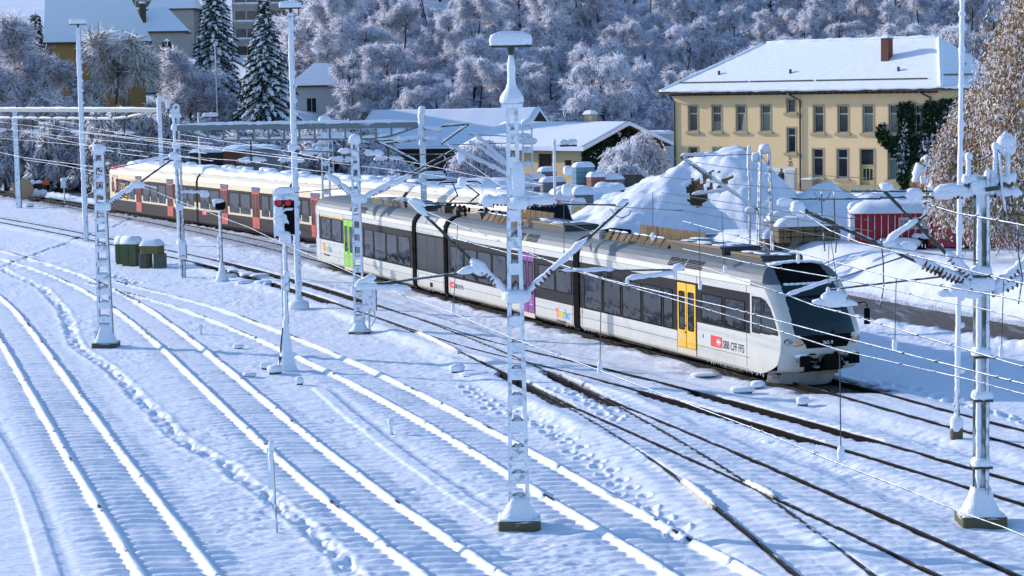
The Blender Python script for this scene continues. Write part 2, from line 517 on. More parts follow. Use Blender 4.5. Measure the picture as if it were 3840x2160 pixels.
def ground_mat():
    m, n, b, L = new_mat('snow_field')
    a = n.nodes.new('ShaderNodeAttribute'); a.attribute_name = 'dirt'
    g = n.nodes.new('ShaderNodeNewGeometry')
    nz = n.nodes.new('ShaderNodeTexNoise'); nz.inputs['Scale'].default_value = 7; nz.inputs['Detail'].default_value = 8
    L.new(g.outputs['Position'], nz.inputs['Vector'])
    r = n.nodes.new('ShaderNodeMapRange'); r.inputs[1].default_value = .3; r.inputs[2].default_value = .7
    r.inputs[3].default_value = -.25; r.inputs[4].default_value = .25
    L.new(nz.outputs[0], r.inputs[0])
    ad = n.nodes.new('ShaderNodeMath'); ad.operation = 'ADD'
    L.new(a.outputs['Fac'], ad.inputs[0]); L.new(r.outputs[0], ad.inputs[1])
    mu = n.nodes.new('ShaderNodeMath'); mu.operation = 'MULTIPLY'; mu.use_clamp = True
    L.new(ad.outputs[0], mu.inputs[0])
    st = n.nodes.new('ShaderNodeMapRange'); st.inputs[2].default_value = .25
    L.new(a.outputs['Fac'], st.inputs[0]); L.new(st.outputs[0], mu.inputs[1])
    mx = n.nodes.new('ShaderNodeMix'); mx.data_type = 'RGBA'
    mx.inputs[6].default_value = (*SNOWC, 1); mx.inputs[7].default_value = (.020, .014, .010, 1)
    L.new(mu.outputs[0], mx.inputs[0]); L.new(mx.outputs[2], b.inputs['Base Color'])
    b.inputs['Roughness'].default_value = .7
    b.inputs['Specular IOR Level'].default_value = .25
    n2 = n.nodes.new('ShaderNodeTexNoise'); n2.inputs['Scale'].default_value = 5; n2.inputs['Detail'].default_value = 10; n2.inputs['Roughness'].default_value = .62
    mp = n.nodes.new('ShaderNodeMapping'); mp.inputs['Rotation'].default_value = (0, 0, .35); mp.inputs['Scale'].default_value = (.7, 1.7, 1)
    L.new(g.outputs['Position'], mp.inputs[0]); L.new(mp.outputs[0], n2.inputs['Vector'])
    bp = n.nodes.new('ShaderNodeBump'); bp.inputs['Distance'].default_value = .06; bp.inputs['Strength'].default_value = .8
    L.new(n2.outputs[0], bp.inputs['Height']); L.new(bp.outputs[0], b.inputs['Normal'])
    return m
M_FIELD = ground_mat()
gme.materials.append(M_FIELD)
go = kind(bpy.data.objects.new('snow_ground', gme), 'structure')
COL.objects.link(go)
# the wooded hillside and town slope behind the yard
hx = np.linspace(-170, 190, 121); hy = np.linspace(258, 560, 90)
HX, HY = np.meshgrid(hx, hy)
HZ = hill(HX.ravel(), HY.ravel()) + .5 * vnoise(HX.ravel() * .1, HY.ravel() * .1, 31) - .3
hme = grid_mesh('hillside', HX.ravel(), HY.ravel(), HZ, 90, 121)
hme.materials.append(M_SNOW)
COL.objects.link(kind(bpy.data.objects.new('hillside', hme), 'structure'))
pl = MB(); pl.add([(-900, -300, -1.5), (900, -300, -1.5), (900, 900, -1.5), (-900, 900, -1.5)], [(0, 1, 2, 3)])
kind(pl.build('snow_plain', M_SNOW), 'structure')
# road
def road_mat():
    m, n, b, L = new_mat('wet_asphalt')
    g = n.nodes.new('ShaderNodeNewGeometry')
    nz = n.nodes.new('ShaderNodeTexNoise'); nz.inputs['Scale'].default_value = 1.2; nz.inputs['Detail'].default_value = 7
    mp = n.nodes.new('ShaderNodeMapping'); mp.inputs['Rotation'].default_value = (0, 0, .42); mp.inputs['Scale'].default_value = (2.2, .25, 1)
    L.new(g.outputs['Position'], mp.inputs[0]); L.new(mp.outputs[0], nz.inputs['Vector'])
    cr = n.nodes.new('ShaderNodeValToRGB')
    e = cr.color_ramp.elements
    e[0].position = .3; e[0].color = (.030, .026, .024, 1)
    e[1].position = .72; e[1].color = (.13, .10, .075, 1)
    L.new(nz.outputs[0], cr.inputs[0]); L.new(cr.outputs[0], b.inputs['Base Color'])
    rr = n.nodes.new('ShaderNodeMapRange'); rr.inputs[1].default_value = .35; rr.inputs[2].default_value = .6; rr.inputs[3].default_value = .3; rr.inputs[4].default_value = .8
    L.new(nz.outputs[0], rr.inputs[0]); L.new(rr.outputs[0], b.inputs['Roughness'])
    return m
M_ROAD = road_mat()
rd = MB()
ys = np.linspace(60, 236, 90)
P = []
for y in ys: P += [(float(road_near(y)) - .5, y, .03), (float(road_far(y)) + .6, y, .03)]
rd.add(P, [(2 * i, 2 * i + 1, 2 * i + 3, 2 * i + 2) for i in range(len(ys) - 1)])
kind(rd.build('road', M_ROAD), 'structure')
rd = MB()
P = []
for x in np.linspace(-90, -38, 60):
    y = 233 - .25 * (x + 46)
    P += [(x, y, gz(x, y) + .06), (x, y + 7, gz(x, y + 7) + .06)]
rd.add(P, [(2 * i, 2 * i + 2, 2 * i + 3, 2 * i + 1) for i in range(59)])
kind(rd.build('lane', mat('slushy_lane', (.10, .075, .05), .8, 0, .3, 1.0)), 'structure')
# railway tracks: two rails each
def track(key, label, y0, y1, z=.0):
    f = TRF[key][0]
    n = int((y1 - y0) / .7)
    Y = np.linspace(y0, y1, n)
    Xc = f(Y)
    sl = np.gradient(Xc, Y)
    co = 1 / np.sqrt(1 + sl * sl)
    mid = n // 2
    root = thing('railway_track', (float(Xc[mid]), float(Y[mid]), 0), label, 'railway track', 'railway tracks of the yard')
    for sd in (-1, 1):
        prof = [(-.065, -.03), (-.065, .02), (-.012, .035), (-.012, .11), (-.036, .125), (-.036, .158), (-.028, .163), (.028, .163), (.036, .158), (.036, .125), (.012, .11), (.012, .035), (.065, .02), (.065, -.03)]
        P, F, MI = [], [], []
        m = len(prof)
        for i in range(n):
            nx, ny = co[i], -sl[i] * co[i]
            for (a, b) in prof:
                o = sd * .755 + a
                P.append((float(Xc[i] + nx * o) - float(Xc[mid]), float(Y[i] + ny * o) - float(Y[mid]), b + z))
        mb = MB()
        mb.v = P
        for i in range(n - 1):
            for k in range(m - 1):
                mb.f.append((i * m + k, i * m + k + 1, (i + 1) * m + k + 1, (i + 1) * m + k)); mb.m.append(1 if 5 <= k <= 7 else 0)
        mb.build('rail', [M_RAIL, M_RAILTOP], root)
track('A', 'leftmost track, curving, its rails buried as two white snow ridges', 36, 128, -.07)
track('B', 'snow buried track curving between the footprint trail and the signal mast', 36, 165, -.07)
track('C', 'snow buried track passing close behind the nearest lamp mast', 36, 112, -.07)
track('D', 'track with two bare black stretches of rail, left of the white train', 36, 236, .012)
track('D2', 'branch track with thin bare rails leaving the points towards the right foreground', 36, 70, .016)
track('E', 'short bare black rails on the snow below the front of the white train', 36, 95)
track('F', 'track carrying the white and grey railcar', 36, 236)
track('H', 'track carrying the cream and red train', 106, 238)
# ---------------------------------------------------------------- paint
def dirty_paint(name, col, rough=.35, dirtcol=(.38, .33, .26), z0=.35, z1=1.0, amt=.55):
    m, n, b, L = new_mat(name)
    g = n.nodes.new('ShaderNodeNewGeometry')
    sp = n.nodes.new('ShaderNodeSeparateXYZ'); L.new(g.outputs['Position'], sp.inputs[0])
    mr = n.nodes.new('ShaderNodeMapRange'); mr.inputs[1].default_value = z1; mr.inputs[2].default_value = z0; mr.inputs[4].default_value = amt
    L.new(sp.outputs[2], mr.inputs[0])
    nz = n.nodes.new('ShaderNodeTexNoise'); nz.inputs['Scale'].default_value = 2.2; nz.inputs['Detail'].default_value = 8; nz.inputs['Roughness'].default_value = .7
    mp = n.nodes.new('ShaderNodeMapping'); mp.inputs['Scale'].default_value = (1, 1, .35)
    L.new(g.outputs['Position'], mp.inputs[0]); L.new(mp.outputs[0], nz.inputs['Vector'])
    mu = n.nodes.new('ShaderNodeMath'); mu.operation = 'MULTIPLY_ADD'; mu.use_clamp = True; mu.inputs[2].default_value = 0
    L.new(mr.outputs[0], mu.inputs[0]); L.new(nz.outputs[0], mu.inputs[1])
    a2 = n.nodes.new('ShaderNodeMapRange'); a2.inputs[1].default_value = .45; a2.inputs[2].default_value = .8; a2.inputs[4].default_value = .22
    L.new(nz.outputs[0], a2.inputs[0])
    ad = n.nodes.new('ShaderNodeMath'); ad.operation = 'ADD'; ad.use_clamp = True
    L.new(mu.outputs[0], ad.inputs[0]); L.new(a2.outputs[0], ad.inputs[1])
    mx = n.nodes.new('ShaderNodeMix'); mx.data_type = 'RGBA'
    mx.inputs[6].default_value = (*col, 1); mx.inputs[7].default_value = (*dirtcol, 1)
    L.new(ad.outputs[0], mx.inputs[0]); L.new(mx.outputs[2], b.inputs['Base Color'])
    b.inputs['Roughness'].default_value = rough
    return m
def glass_mat(name, col, rough=.06, spec=.7, wav=.004):
    m, n, b, L = new_mat(name)
    b.inputs['Base Color'].default_value = (*col, 1)
    b.inputs['Roughness'].default_value = rough
    b.inputs['Specular IOR Level'].default_value = spec
    g = n.nodes.new('ShaderNodeNewGeometry')
    nz = n.nodes.new('ShaderNodeTexNoise'); nz.inputs['Scale'].default_value = .9
    L.new(g.outputs['Position'], nz.inputs['Vector'])
    bp = n.nodes.new('ShaderNodeBump'); bp.inputs['Distance'].default_value = wav; bp.inputs['Strength'].default_value = 1
    L.new(nz.outputs[0], bp.inputs['Height']); L.new(bp.outputs[0], b.inputs['Normal'])
    return m
M_WHITE = dirty_paint('white_paint', (.54, .54, .51), .3, amt=.8)
M_ROOFG = mat('grey_roof_paint', (.115, .135, .15), .5, 0, .2, 1.2, spec=.3)
M_BAND = mat('dark_band_paint', (.010, .011, .016), .5, 0, .3, .8, spec=.1)
M_GLASS = glass_mat('tinted_glass', (.014, .018, .024), .05, .5, .02)
M_WIND = glass_mat('windscreen_glass', (.012, .026, .030), .05, .5)
M_BGLASS = glass_mat('window_pane_glass', (.05, .065, .07), .08, .6)
M_GREEN = dirty_paint('green_door_paint', (.22, .55, .015), .35, (.2, .25, .08), .3, .8, .3)
M_PURP = dirty_paint('purple_door_paint', (.19, .018, .21), .35, (.2, .1, .15), .3, .8, .3)
M_YEL = dirty_paint('yellow_door_paint', (.82, .44, .005), .35, (.35, .22, .08), .3, .8, .3)
M_RED = mat('signal_red_paint', (.62, .025, .035), .4, 0, .08)
M_INK = mat('black_lettering', (.015, .015, .02), .5, 0, .05)
M_INKW = mat('white_lettering', (.8, .8, .8), .5, 0, .03)
M_UNDER = mat('grimy_underframe', (.035, .030, .026), .85, .1, .5, 3.0, .02, 12)
M_AMBER = mat('weathered_roof_panel', (.17, .105, .035), .6, .1, .4, 2.0)
M_PLOW = dirty_paint('grey_plough_paint', (.55, .55, .58), .5, (.3, .27, .25), 0, .5, .4)
def col_mat(name, c, rough=.5): return mat(name, c, rough, 0, .06)
M_L = [col_mat('letter_red', (.75, .08, .03)), col_mat('letter_orange', (.8, .32, .01)), col_mat('letter_yellow', (.75, .55, .02)),
       col_mat('letter_green', (.18, .5, .05)), col_mat('letter_blue', (.03, .25, .65)), col_mat('letter_violet', (.25, .08, .5))]
# ---------------------------------------------------------------- the white railcar
TA = -1.198832
TN = Vector((-math.sin(TA), math.cos(TA), 0))          # towards its far side
train = thing('railcar', (2.622, 84.522, 0), 'white and grey railcar with green, purple and yellow doors, in front of the red train', 'train', None, TA)
# profile (y inwards from the near side, z)
PROF = [(.06, .36), (.0, .46), (0, .83), (0, .85), (0, 1.2), (0, 1.67), (0, 2.0), (0, 3.06), (.0, 3.3), (.03, 3.52), (.12, 3.70), (.26, 3.86), (.45, 3.98), (.8, 4.07), (1.5, 4.10)]
FULL = PROF + [(3 - y, z) for y, z in reversed(PROF[:-1])]
def car(name, s0, s1, bandf, breaks):
    xs = sorted(set([s0, s1] + [b for b in breaks if s0 < b < s1] + list(np.arange(s0, s1, 1.5)[1:])))
    mb = MB()
    n = len(FULL)
    mb.v = [(x, y, z) for x in xs for y, z in FULL]
    for i in range(len(xs) - 1):
        xm = (xs[i] + xs[i + 1]) / 2
        lo = bandf(xm)
        for k in range(n - 1):
            zm = (FULL[k][1] + FULL[k + 1][1]) / 2
            mi = 2 if zm > 3.5 else (1 if lo < zm < 3.06 else 0)
            mb.f.append((i * n + k, (i + 1) * n + k, (i + 1) * n + k + 1, i * n + k + 1)); mb.m.append(mi)
    mb.f.append(tuple(range(n))); mb.m.append(1)
    mb.f.append(tuple((len(xs) - 1) * n + k for k in range(n - 1, -1, -1))); mb.m.append(1)
    mb.box(s0 + .02, s1 - .02, .12, 2.88, .30, .37, 3)
    # panel seams
    for x in [x for x in (s0 + .25, s1 - .25, *breaks) if s0 < x < s1]:
        mb.box(x - .012, x + .012, -.004, .02, .5, 3.3, 3)
    mb.box(s0 + .05, s1 - .05, -.004, .02, .835, .85, 3)
    mb.box(s0 + .05, s1 - .05, -.004, .02, 3.30, 3.312, 3)
    return mb.build(name, [M_WHITE, M_BAND, M_ROOFG, M_UNDER], train)
def bandA(x): return 1.67 if (x < -32.55) else 1.2
def bandF(x): return 1.67 if x > 10.95 else 1.2
rear = car('car_body', -37.45, -20.68, bandA, [-32.6, -30.6])
mid = car('car_body', -15.55, -.22, lambda x: 1.2, [-6.1, -4.5])
front = car('car_body', .32, 15.0, bandF, [9.33, 10.95])
power = car('power_module', -20.18, -15.98, lambda x: 1.25, [])
# rear cab, rounded, mostly hidden
mb = MB()
n = len(FULL); st = [(-37.45, 0), (-38.1, .05), (-38.7, .18), (-39.3, .45), (-39.6, .8)]
for x, ins in st: mb.v += [(x, 1.5 + (y - 1.5) * (1 - ins / 1.5), min(z, 4.1 - ins * 1.6)) for y, z in FULL]
for i in range(4):
    for k in range(n - 1):
        zm = (FULL[k][1] + FULL[k + 1][1]) / 2
        mb.f.append((i * n + k, i * n + k + 1, (i + 1) * n + k + 1, (i + 1) * n + k)); mb.m.append(2 if zm > 3.5 else (1 if 1.7 < zm < 3.06 and i else 0))
mb.f.append(tuple(4 * n + k for k in range(n))); mb.m.append(1)
mb.build('rear_cab', [M_WHITE, M_BAND, M_ROOFG], train, True)
# gangway bellows: black hoops
for x0, x1 in ((-20.68, -20.18), (-15.98, -15.55), (-.22, .32)):
    mb = MB()
    pr = [(y - .05 if y < 1.5 else y + .05, z + (.05 if z > 3.4 else 0)) for y, z in FULL]
    n = len(pr)
    xs = np.linspace(x0, x1, 7)
    for i, x in enumerate(xs):
        q = .03 if i % 2 else 0
        mb.v += [(x, y + (q if y < 1.5 else -q), z) for y, z in pr]
    for i in range(6):
        for k in range(n - 1): mb.f.append((i * n + k, (i + 1) * n + k, (i + 1) * n + k + 1, i * n + k + 1)); mb.m.append(0)
    mb.box(x0, x1, 0, 3, .25, .36)
    mb.build('gangway_bellows', M_BLACK, train)
def window(parent, x0, x1, z0, z1, y=-.006, m=None):
    mb = MB()
    r = .07
    poly = []
    for cx, cz, a0 in ((x1 - r, z1 - r, 0), (x0 + r, z1 - r, 90), (x0 + r, z0 + r, 180), (x1 - r, z0 + r, 270)):
        for a in (0, 30, 60, 90): poly.append((cx + r * math.cos(math.radians(a0 + a)), cz + r * math.sin(math.radians(a0 + a))))
    n = len(poly)
    big = [((x - (x0 + x1) / 2) * (1 + .07 / (x1 - x0)) + (x0 + x1) / 2, (z - (z0 + z1) / 2) * (1 + .07 / (z1 - z0)) + (z0 + z1) / 2) for x, z in poly]
    mb.add([(x, y, z) for x, z in poly], [tuple(range(n))], 0)
    mb.add([(x, y - .008, z) for x, z in poly] + [(x, y - .008, z) for x, z in big] + [(x, y + .008, z) for x, z in big],
           [(k, (k + 1) % n, n + (k + 1) % n, n + k) for k in range(n)] + [(n + k, n + (k + 1) % n, 2 * n + (k + 1) % n, 2 * n + k) for k in range(n)], 1)
    return mb.build('window', [m or M_GLASS, M_BLACK], parent)
for a, b, lo in ((-36.9, -35.1, 1.75), (-34.8, -33.05, 1.75)): window(rear, a, b, lo, 2.95)
for a, b in ((-30.4, -28.95), (-28.75, -27.25), (-27.0, -25.12), (-24.9, -23.28), (-22.94, -21.18)): window(rear, a, b, 1.28, 2.7)
for a, b in ((-15.15, -13.42), (-13.16, -11.63), (-11.4, -9.75), (-9.5, -7.9), (-7.7, -6.4)): window(mid, a, b, 1.3, 2.68)
for a, b in ((-4.05, -2.32), (-2.16, -.57)): window(mid, a, b, 1.68, 2.63)
for a, b in ((.85, 2.55), (2.78, 4.3), (4.55, 6.17), (6.42, 7.98), (8.22, 8.95)): window(front, a, b, 1.26, 2.65)
for a, b in ((11.35, 12.9), (13.15, 14.6)): window(front, a, b, 1.78, 2.72)
mb = MB(); mb.box(-37.2, -32.75, -.004, .02, 2.96, 3.05); mb.build('yellow_stripe', M_YEL, rear)
# oily streaked engine room panels
mb = MB()
for a, b in ((-20.0, -18.6), (-18.55, -17.3), (-17.25, -16.15)): mb.box(a, b, -.004, .02, 1.3, 2.95)
mb.build('engine_room_panel', mat('streaked_black_panel', (.014, .014, .018), .25, 0, .6, 2.5, stretch=(3, 1, .6)), power)
mb = MB()
for i, a in enumerate((-19.9, -18.6, -17.35)):
    mb.add([(a, .035, 3.53), (a + 1.1, .035, 3.53), (a + 1.1, .26, 3.88), (a, .26, 3.88)], [(0, 1, 2, 3)], 1 if i == 2 else 0)
mb.v = [(x, y - .03, z) for x, y, z in mb.v]
mb.build('roof_hatch', [mat('grey_hatch', (.22, .23, .24), .4), mat('cream_hatch', (.75, .72, .6), .4)], power)
mb = MB()
for i in range(8): mb.box(-19.7 + i * .28, -19.64 + i * .28, -.005, .02, 1.05, 1.1); mb.box(-19.7 + i * .28, -19.64 + i * .28, -.005, .02, 3.1, 3.15)
mb.box(-18.2, -17.8, -.005, .02, .5, .72)
mb.build('vent_grille', M_BLACK, power)
# doors
def door(parent, x0, x1, m, z0, z1):
    d = MB()
    xm = (x0 + x1) / 2
    for a, b in ((x0, xm - .02), (xm + .02, x1)):
        d.cham(a, b, -.03, .02, z0, z1, .012)
    d.box(x0 - .03, x1 + .03, -.006, .03, z0 - .02, z1 + .03, 1)
    d.box(x0, x1, -.02, .03, z0 - .22, z0 - .03, 2)
    o = d.build('door', [m, M_BLACK, mat('door_step', (.5, .42, .32), .6) if 'door_step' not in MATS else MATS['door_step']], parent)
    for a, b in ((x0, xm), (xm, x1)):
        c = (a + b) / 2
        w = window(o, c - .21, c + .21, 1.32, 2.66, -.034)
        w.name = 'door_window'
    h = MB(); h.lathe((0, 0, 0), [(.035, -.01), (.035, .01)], 10); h.lathe((0, .24, 0), [(.035, -.01), (.035, .01)], 10)
    hb = h.build('door_button', M_BLACK, o); hb.matrix_local = Matrix.Translation((xm - .09, -.04, 1.45)) @ Matrix.Rotation(-math.pi / 2, 4, 'X')
    return o
dg = door(rear, -32.5, -30.7, M_GREEN, .50, 3.04)
dp = door(mid, -6.0, -4.55, M_PURP, .50, 3.02)
dy = door(front, 9.42, 10.9, M_YEL, .66, 2.99)
NEAR = lambda x, z, y=-.036: face_matrix((x, y, z), (1, 0, 0), (0, -1, 0))
def star(parent, x, z, r=.13):
    mb = MB()
    for k in range(5):
        a = math.radians(90 + 72 * k)
        for j in range(4):
            t0, t1 = a + j * .24, a + (j + 1) * .24
            r0 = r * (.45 + .55 * j / 4); r1 = r * (.45 + .55 * (j + 1) / 4)
            mb.add([(x + r0 * math.cos(t0), -.036, z + r0 * math.sin(t0)), (x + r1 * math.cos(t1), -.036, z + r1 * math.sin(t1)), (x + (r1 + .035) * math.cos(t1), -.036, z + (r1 + .035) * math.sin(t1)), (x + (r0 + .035) * math.cos(t0), -.036, z + (r0 + .035) * math.sin(t0))], [(0, 1, 2, 3), (3, 2, 1, 0)])
    mb.build('emblem', M_INKW, parent)
for d, x0, x1 in ((dg, -32.5, -30.7), (dp, -6.0, -4.55), (dy, 9.42, 10.9)):
    xm = (x0 + x1) / 2
    star(d, (xm + x1) / 2, 1.02 if d is not dy else 1.1)
    text('ZVV', .17, M_INKW, d, NEAR(x0 + .30, .98))
    mb = MB()
    for k in range(14):
        a = 2 * math.pi * k / 14; b = 2 * math.pi * (k + 1) / 14
        for (r0, r1, sx) in ((.10, .125, .75), (.145, .16, .9)):
            cx, cz = x0 + .16, 1.04
            mb.add([(cx + r0 * sx * math.cos(a), -.036, cz + r0 * math.sin(a)), (cx + r1 * sx * math.cos(a), -.036, cz + r1 * math.sin(a)), (cx + r1 * sx * math.cos(b), -.036, cz + r1 * math.sin(b)), (cx + r0 * sx * math.cos(b), -.036, cz + r0 * math.sin(b))], [(0, 1, 2, 3), (3, 2, 1, 0)])
    mb.build('emblem', M_INKW, d)
    text('OSTWIND', .075, M_INKW, d, NEAR((xm + x1) / 2, .82), align='CENTER')
# lettering on the side
def sbb(parent, x, z, s):
    mb = MB(); mb.box(x, x + .95 * s, -.006, .02, z, z + .42 * s); mb.build('logo_panel', M_RED, parent)
    e = MB(); cx, cz, u = x + .68 * s, z + .21 * s, .11 * s
    e.box(cx - u * 1.6, cx + u * 1.6, -.012, 0, cz - u * .22, cz + u * .22); e.box(cx - u * .22, cx + u * .22, -.0125, 0, cz - u * .8, cz + u * .8)
    for sd in (-1, 1):
        for up in (-1, 1):
            e.add([(cx + sd * u * 1.7, -.013, cz), (cx + sd * u * .8, -.013, cz + up * u * 1.25), (cx + sd * u * .42, -.013, cz + up * u * 1.25), (cx + sd * u * 1.25, -.013, cz)], [(0, 1, 2, 3), (3, 2, 1, 0)])
    e.build('emblem', M_INKW, parent)
    text('SBB CFF FFS', .42 * s, M_INK, parent, NEAR(x + 1.02 * s, z + .03 * s, -.004), sx=.78, bold=.004)
sbb(front, 12.03, .93, .93)
sbb(mid, -15.3, .72, .68)
TC = [M_L[0], M_L[0], M_L[1], M_L[3], M_L[4], M_L[4]]
def thurbo(parent, x, z, s):
    mb = MB(); mb.box(x - .12 * s, x + .16 * s, -.008, .01, z + .30 * s, z + .37 * s); mb.build('logo_stripe', M_L[0], parent)
    text('thurbo', .58 * s, None, parent, NEAR(x, z, -.004), mats=[M_L[0], M_L[1], M_L[2], M_L[3], M_L[4], M_L[4]], sx=.92, bold=.012)
    text('Die Regionalbahn.', .15 * s, M_INK, parent, NEAR(x + .02, z - .2 * s, -.004))
thurbo(mid, -2.15, .60, .95)
thurbo(rear, -36.6, 1.02, 1.15)
mb = MB()
for x, z in ((11.4, 1.15), (-31.9 - 1.5, 1.1), (.55, 1.0), (-37.0 + 3.3, .6)): mb.box(x, x + .07, -.006, .01, z, z + .13)
mb.build('stencil_mark', M_INK, train)
# roof air grilles
for x0 in (-5.6, -7.2, 8.5, 9.95, -29.9, -31.5):
    mb = MB()
    for i in range(7):
        for j in range(6):
            x = x0 + i * .19; t = j / 6
            y0, z0, y1, z1 = .015 + .21 * t, 3.56 + .30 * t, .015 + .21 * (t + .11), 3.56 + .30 * (t + .11)
            mb.add([(x, y0, z0), (x + .14, y0, z0), (x + .14, y1, z1), (x, y1, z1)], [(0, 1, 2, 3)])
    mb.build('roof_grille', M_BLACK, train)
# roof equipment: brown side boards, black boxes with thin snow
eq = MB(); sn = MB()
rnd = random.Random(3)
def boards(s0, s1):
    x = s0
    while x < s1:
        w = rnd.uniform(.5, .8)
        eq.add([(x, .62, 4.02), (x + w - .04, .62, 4.02), (x + w - .04, .85, 4.34), (x, .85, 4.34)], [(0, 1, 2, 3), (3, 2, 1, 0)], 0)
        eq.add([(x, 2.2, 4.10), (x + w - .04, 2.2, 4.10), (x + w - .04, 2.25, 4.55), (x, 2.25, 4.55)], [(0, 1, 2, 3), (3, 2, 1, 0)], 0)
        eq.bar((x + w - .02, .64, 4.04), (x + w - .02, .86, 4.36), .04, .03, 1)
        if rnd.random() < .7: sn.snowtube((x, .86, 4.36), (x + w, .86, 4.36), .035, .02, 5, int(x * 10))
        x += w
boards(1.4, 6.6); boards(-12.5, -8.0)
eq.build('roof_board', [M_AMBER, M_BLACK], train)
for a, b, h in ((-29.5, -24, .30), (-23.6, -21.2, .22), (-14.8, -12.8, .25), (-7.6, -2.8, .28), (7.0, 11.6, .30), (12.2, 14.6, .2)):
    eq = MB(); eq.cham(a, b, .72, 2.3, 4.05, 4.05 + h, .05, 2)
    eq.box(a + .1, b - .1, .68, .76, 4.05 + h - .06, 4.05 + h + .02, 0)
    eq.build('roof_box', [M_AMBER, M_BLACK, mat('black_roof_box', (.02, .022, .026), .5) if 'black_roof_box' not in MATS else MATS['black_roof_box']], train)
    for q in range(int((b - a) * 2.2)):
        x = rnd.uniform(a + .2, b - .3); y = rnd.uniform(.85, 2.1)
        sn.blob((x, y, 4.05 + h), rnd.uniform(.25, .6), rnd.uniform(.12, .3), .03, 0, q, .3, 10, 5)
eq = MB(); eq.tube([(.25, .75, 4.12), (.25, 1.5, 4.22), (.25, 2.3, 4.12)], .16, 10, 1)
eq.cham(.1, 1.2, .55, .95, 4.0, 4.32, .08, 3)
for i in range(7): eq.tube([(-13.3 + i * .1, 1 + .15 * i, 4.1), (-13 + i * .35, 1.1 + .1 * i, 4.25)], .03, 6, 1)
eq.build('roof_equipment', [M_AMBER, M_BLACK, MATS['black_roof_box'], M_GREYM], train)
sn.build('roof_snow', M_SNOW, train, True)
# pantograph on the power module
pg = MB()
for x in np.linspace(-20, -11.8, 16):
    pg.tube([(x, .9 + rnd.uniform(0, 1), 4.1), (x, .9 + rnd.uniform(0, 1), 4.42)], .07, 8, 0)
    if rnd.random() < .6: pg.box(x - .2, x + .25, .8, 1.2, 4.08, 4.2 + rnd.uniform(0, .25), 1)
pg.bar((-19, .8, 4.45), (-15, .8, 4.45), .05, .05); pg.bar((-19, 2.2, 4.45), (-15, 2.2, 4.45), .05, .05)
for y in (.95, 2.05):
    pg.tube([(-18.3, y, 4.45), (-16.6, y, 5.0)], .04, 6); pg.tube([(-16.6, y, 5.0), (-18.1, 1.5 + (y - 1.5) * .5, 5.55)], .03, 6)
pg.tube([(-18.1, .8, 5.55), (-18.1, 2.2, 5.55)], .03, 6); pg.tube([(-17.9, .6, 5.58), (-17.9, 2.4, 5.58)], .035, 6)
pg.tube([(-17.9, .6, 5.58), (-17.9, .35, 5.45)], .03, 6); pg.tube([(-17.9, 2.4, 5.58), (-17.9, 2.65, 5.45)], .03, 6)
pg.build('pantograph', [M_BLACK, mat('insulator_brown', (.08, .035, .02), .3)], train)
# front cab -------------------------------------------------------------
ZC = [(.88, 17.42), (1.2, 17.57), (1.6, 17.65), (1.85, 17.6), (2.2, 17.42), (2.6, 17.14), (3.0, 16.8), (3.3, 16.5), (3.6, 16.1), (3.85, 15.72), (4.0, 15.46), (4.1, 15.28)]
def nose_s(y, z):
    a = abs(y - 1.5) / 1.5
    return float(np.interp(z, [p[0] for p in ZC], [p[1] for p in ZC])) - (.14 * a ** 2 + .34 * a ** 5) * (1.0 if z < 3.4 else max(.25, 1.0 - (z - 3.4) * 1.1))
PY = np.array([p[0] for p in PROF]); PZ = np.array([p[1] for p in PROF])
def z_top(y):
    y = min(y, 3 - y)
    if y <= 0.0: return 3.30
    return float(np.interp(y, [0, .03, .12, .26, .45, .8, 1.5], [3.30, 3.52, 3.70, 3.86, 3.98, 4.07, 4.10]))
mb = MB()
NY, NZ = 110, 130
ys = [1.5 - 1.5 * math.cos(math.pi * i / NY) for i in range(NY + 1)]
for y in ys:
    for j in range(NZ + 1):
        z = .88 + (z_top(y) - .88) * j / NZ
        mb.v.append((nose_s(y, z), y, z))
for i in range(NY):
    for j in range(NZ):
        y = (ys[i] + ys[i + 1]) / 2
        z = .88 + (z_top(y) - .88) * (j + .5) / NZ
        a = abs(y - 1.5)
        mi = 0
        if z > 3.42: mi = 2 if a > .98 - max(0, z - 3.6) * .25 else 4
        else:
            wl = 1.13 - .09 * max(0, z - 2.2)
            if z > 1.83 and a < wl: mi = 3 if abs(z - 3.02) > .03 else 4
            elif 1.40 < z <= 1.83 and a < .98 - .5 * (1.83 - z): mi = 4
        mb.f.append((i * (NZ + 1) + j, (i + 1) * (NZ + 1) + j, (i + 1) * (NZ + 1) + j + 1, i * (NZ + 1) + j + 1)); mb.m.append(mi)
# roof ahead of the car body
base = len(mb.v)
NS = 8
for y in ys:
    zt = z_top(y); s1 = nose_s(y, zt)
    for j in range(NS + 1): mb.v.append((15.0 + (s1 - 15.0) * j / NS, y, zt))
for i in range(NY):
    for j in range(NS):
        y = (ys[i] + ys[i + 1]) / 2; a = abs(y - 1.5)
        x = 15 + (nose_s(y, z_top(y)) - 15) * (j + .5) / NS
        mb.f.append((base + i * (NS + 1) + j, base + i * (NS + 1) + j + 1, base + (i + 1) * (NS + 1) + j + 1, base + (i + 1) * (NS + 1) + j)); mb.m.append(4 if a < 1.0 and x > 15.3 else 2)
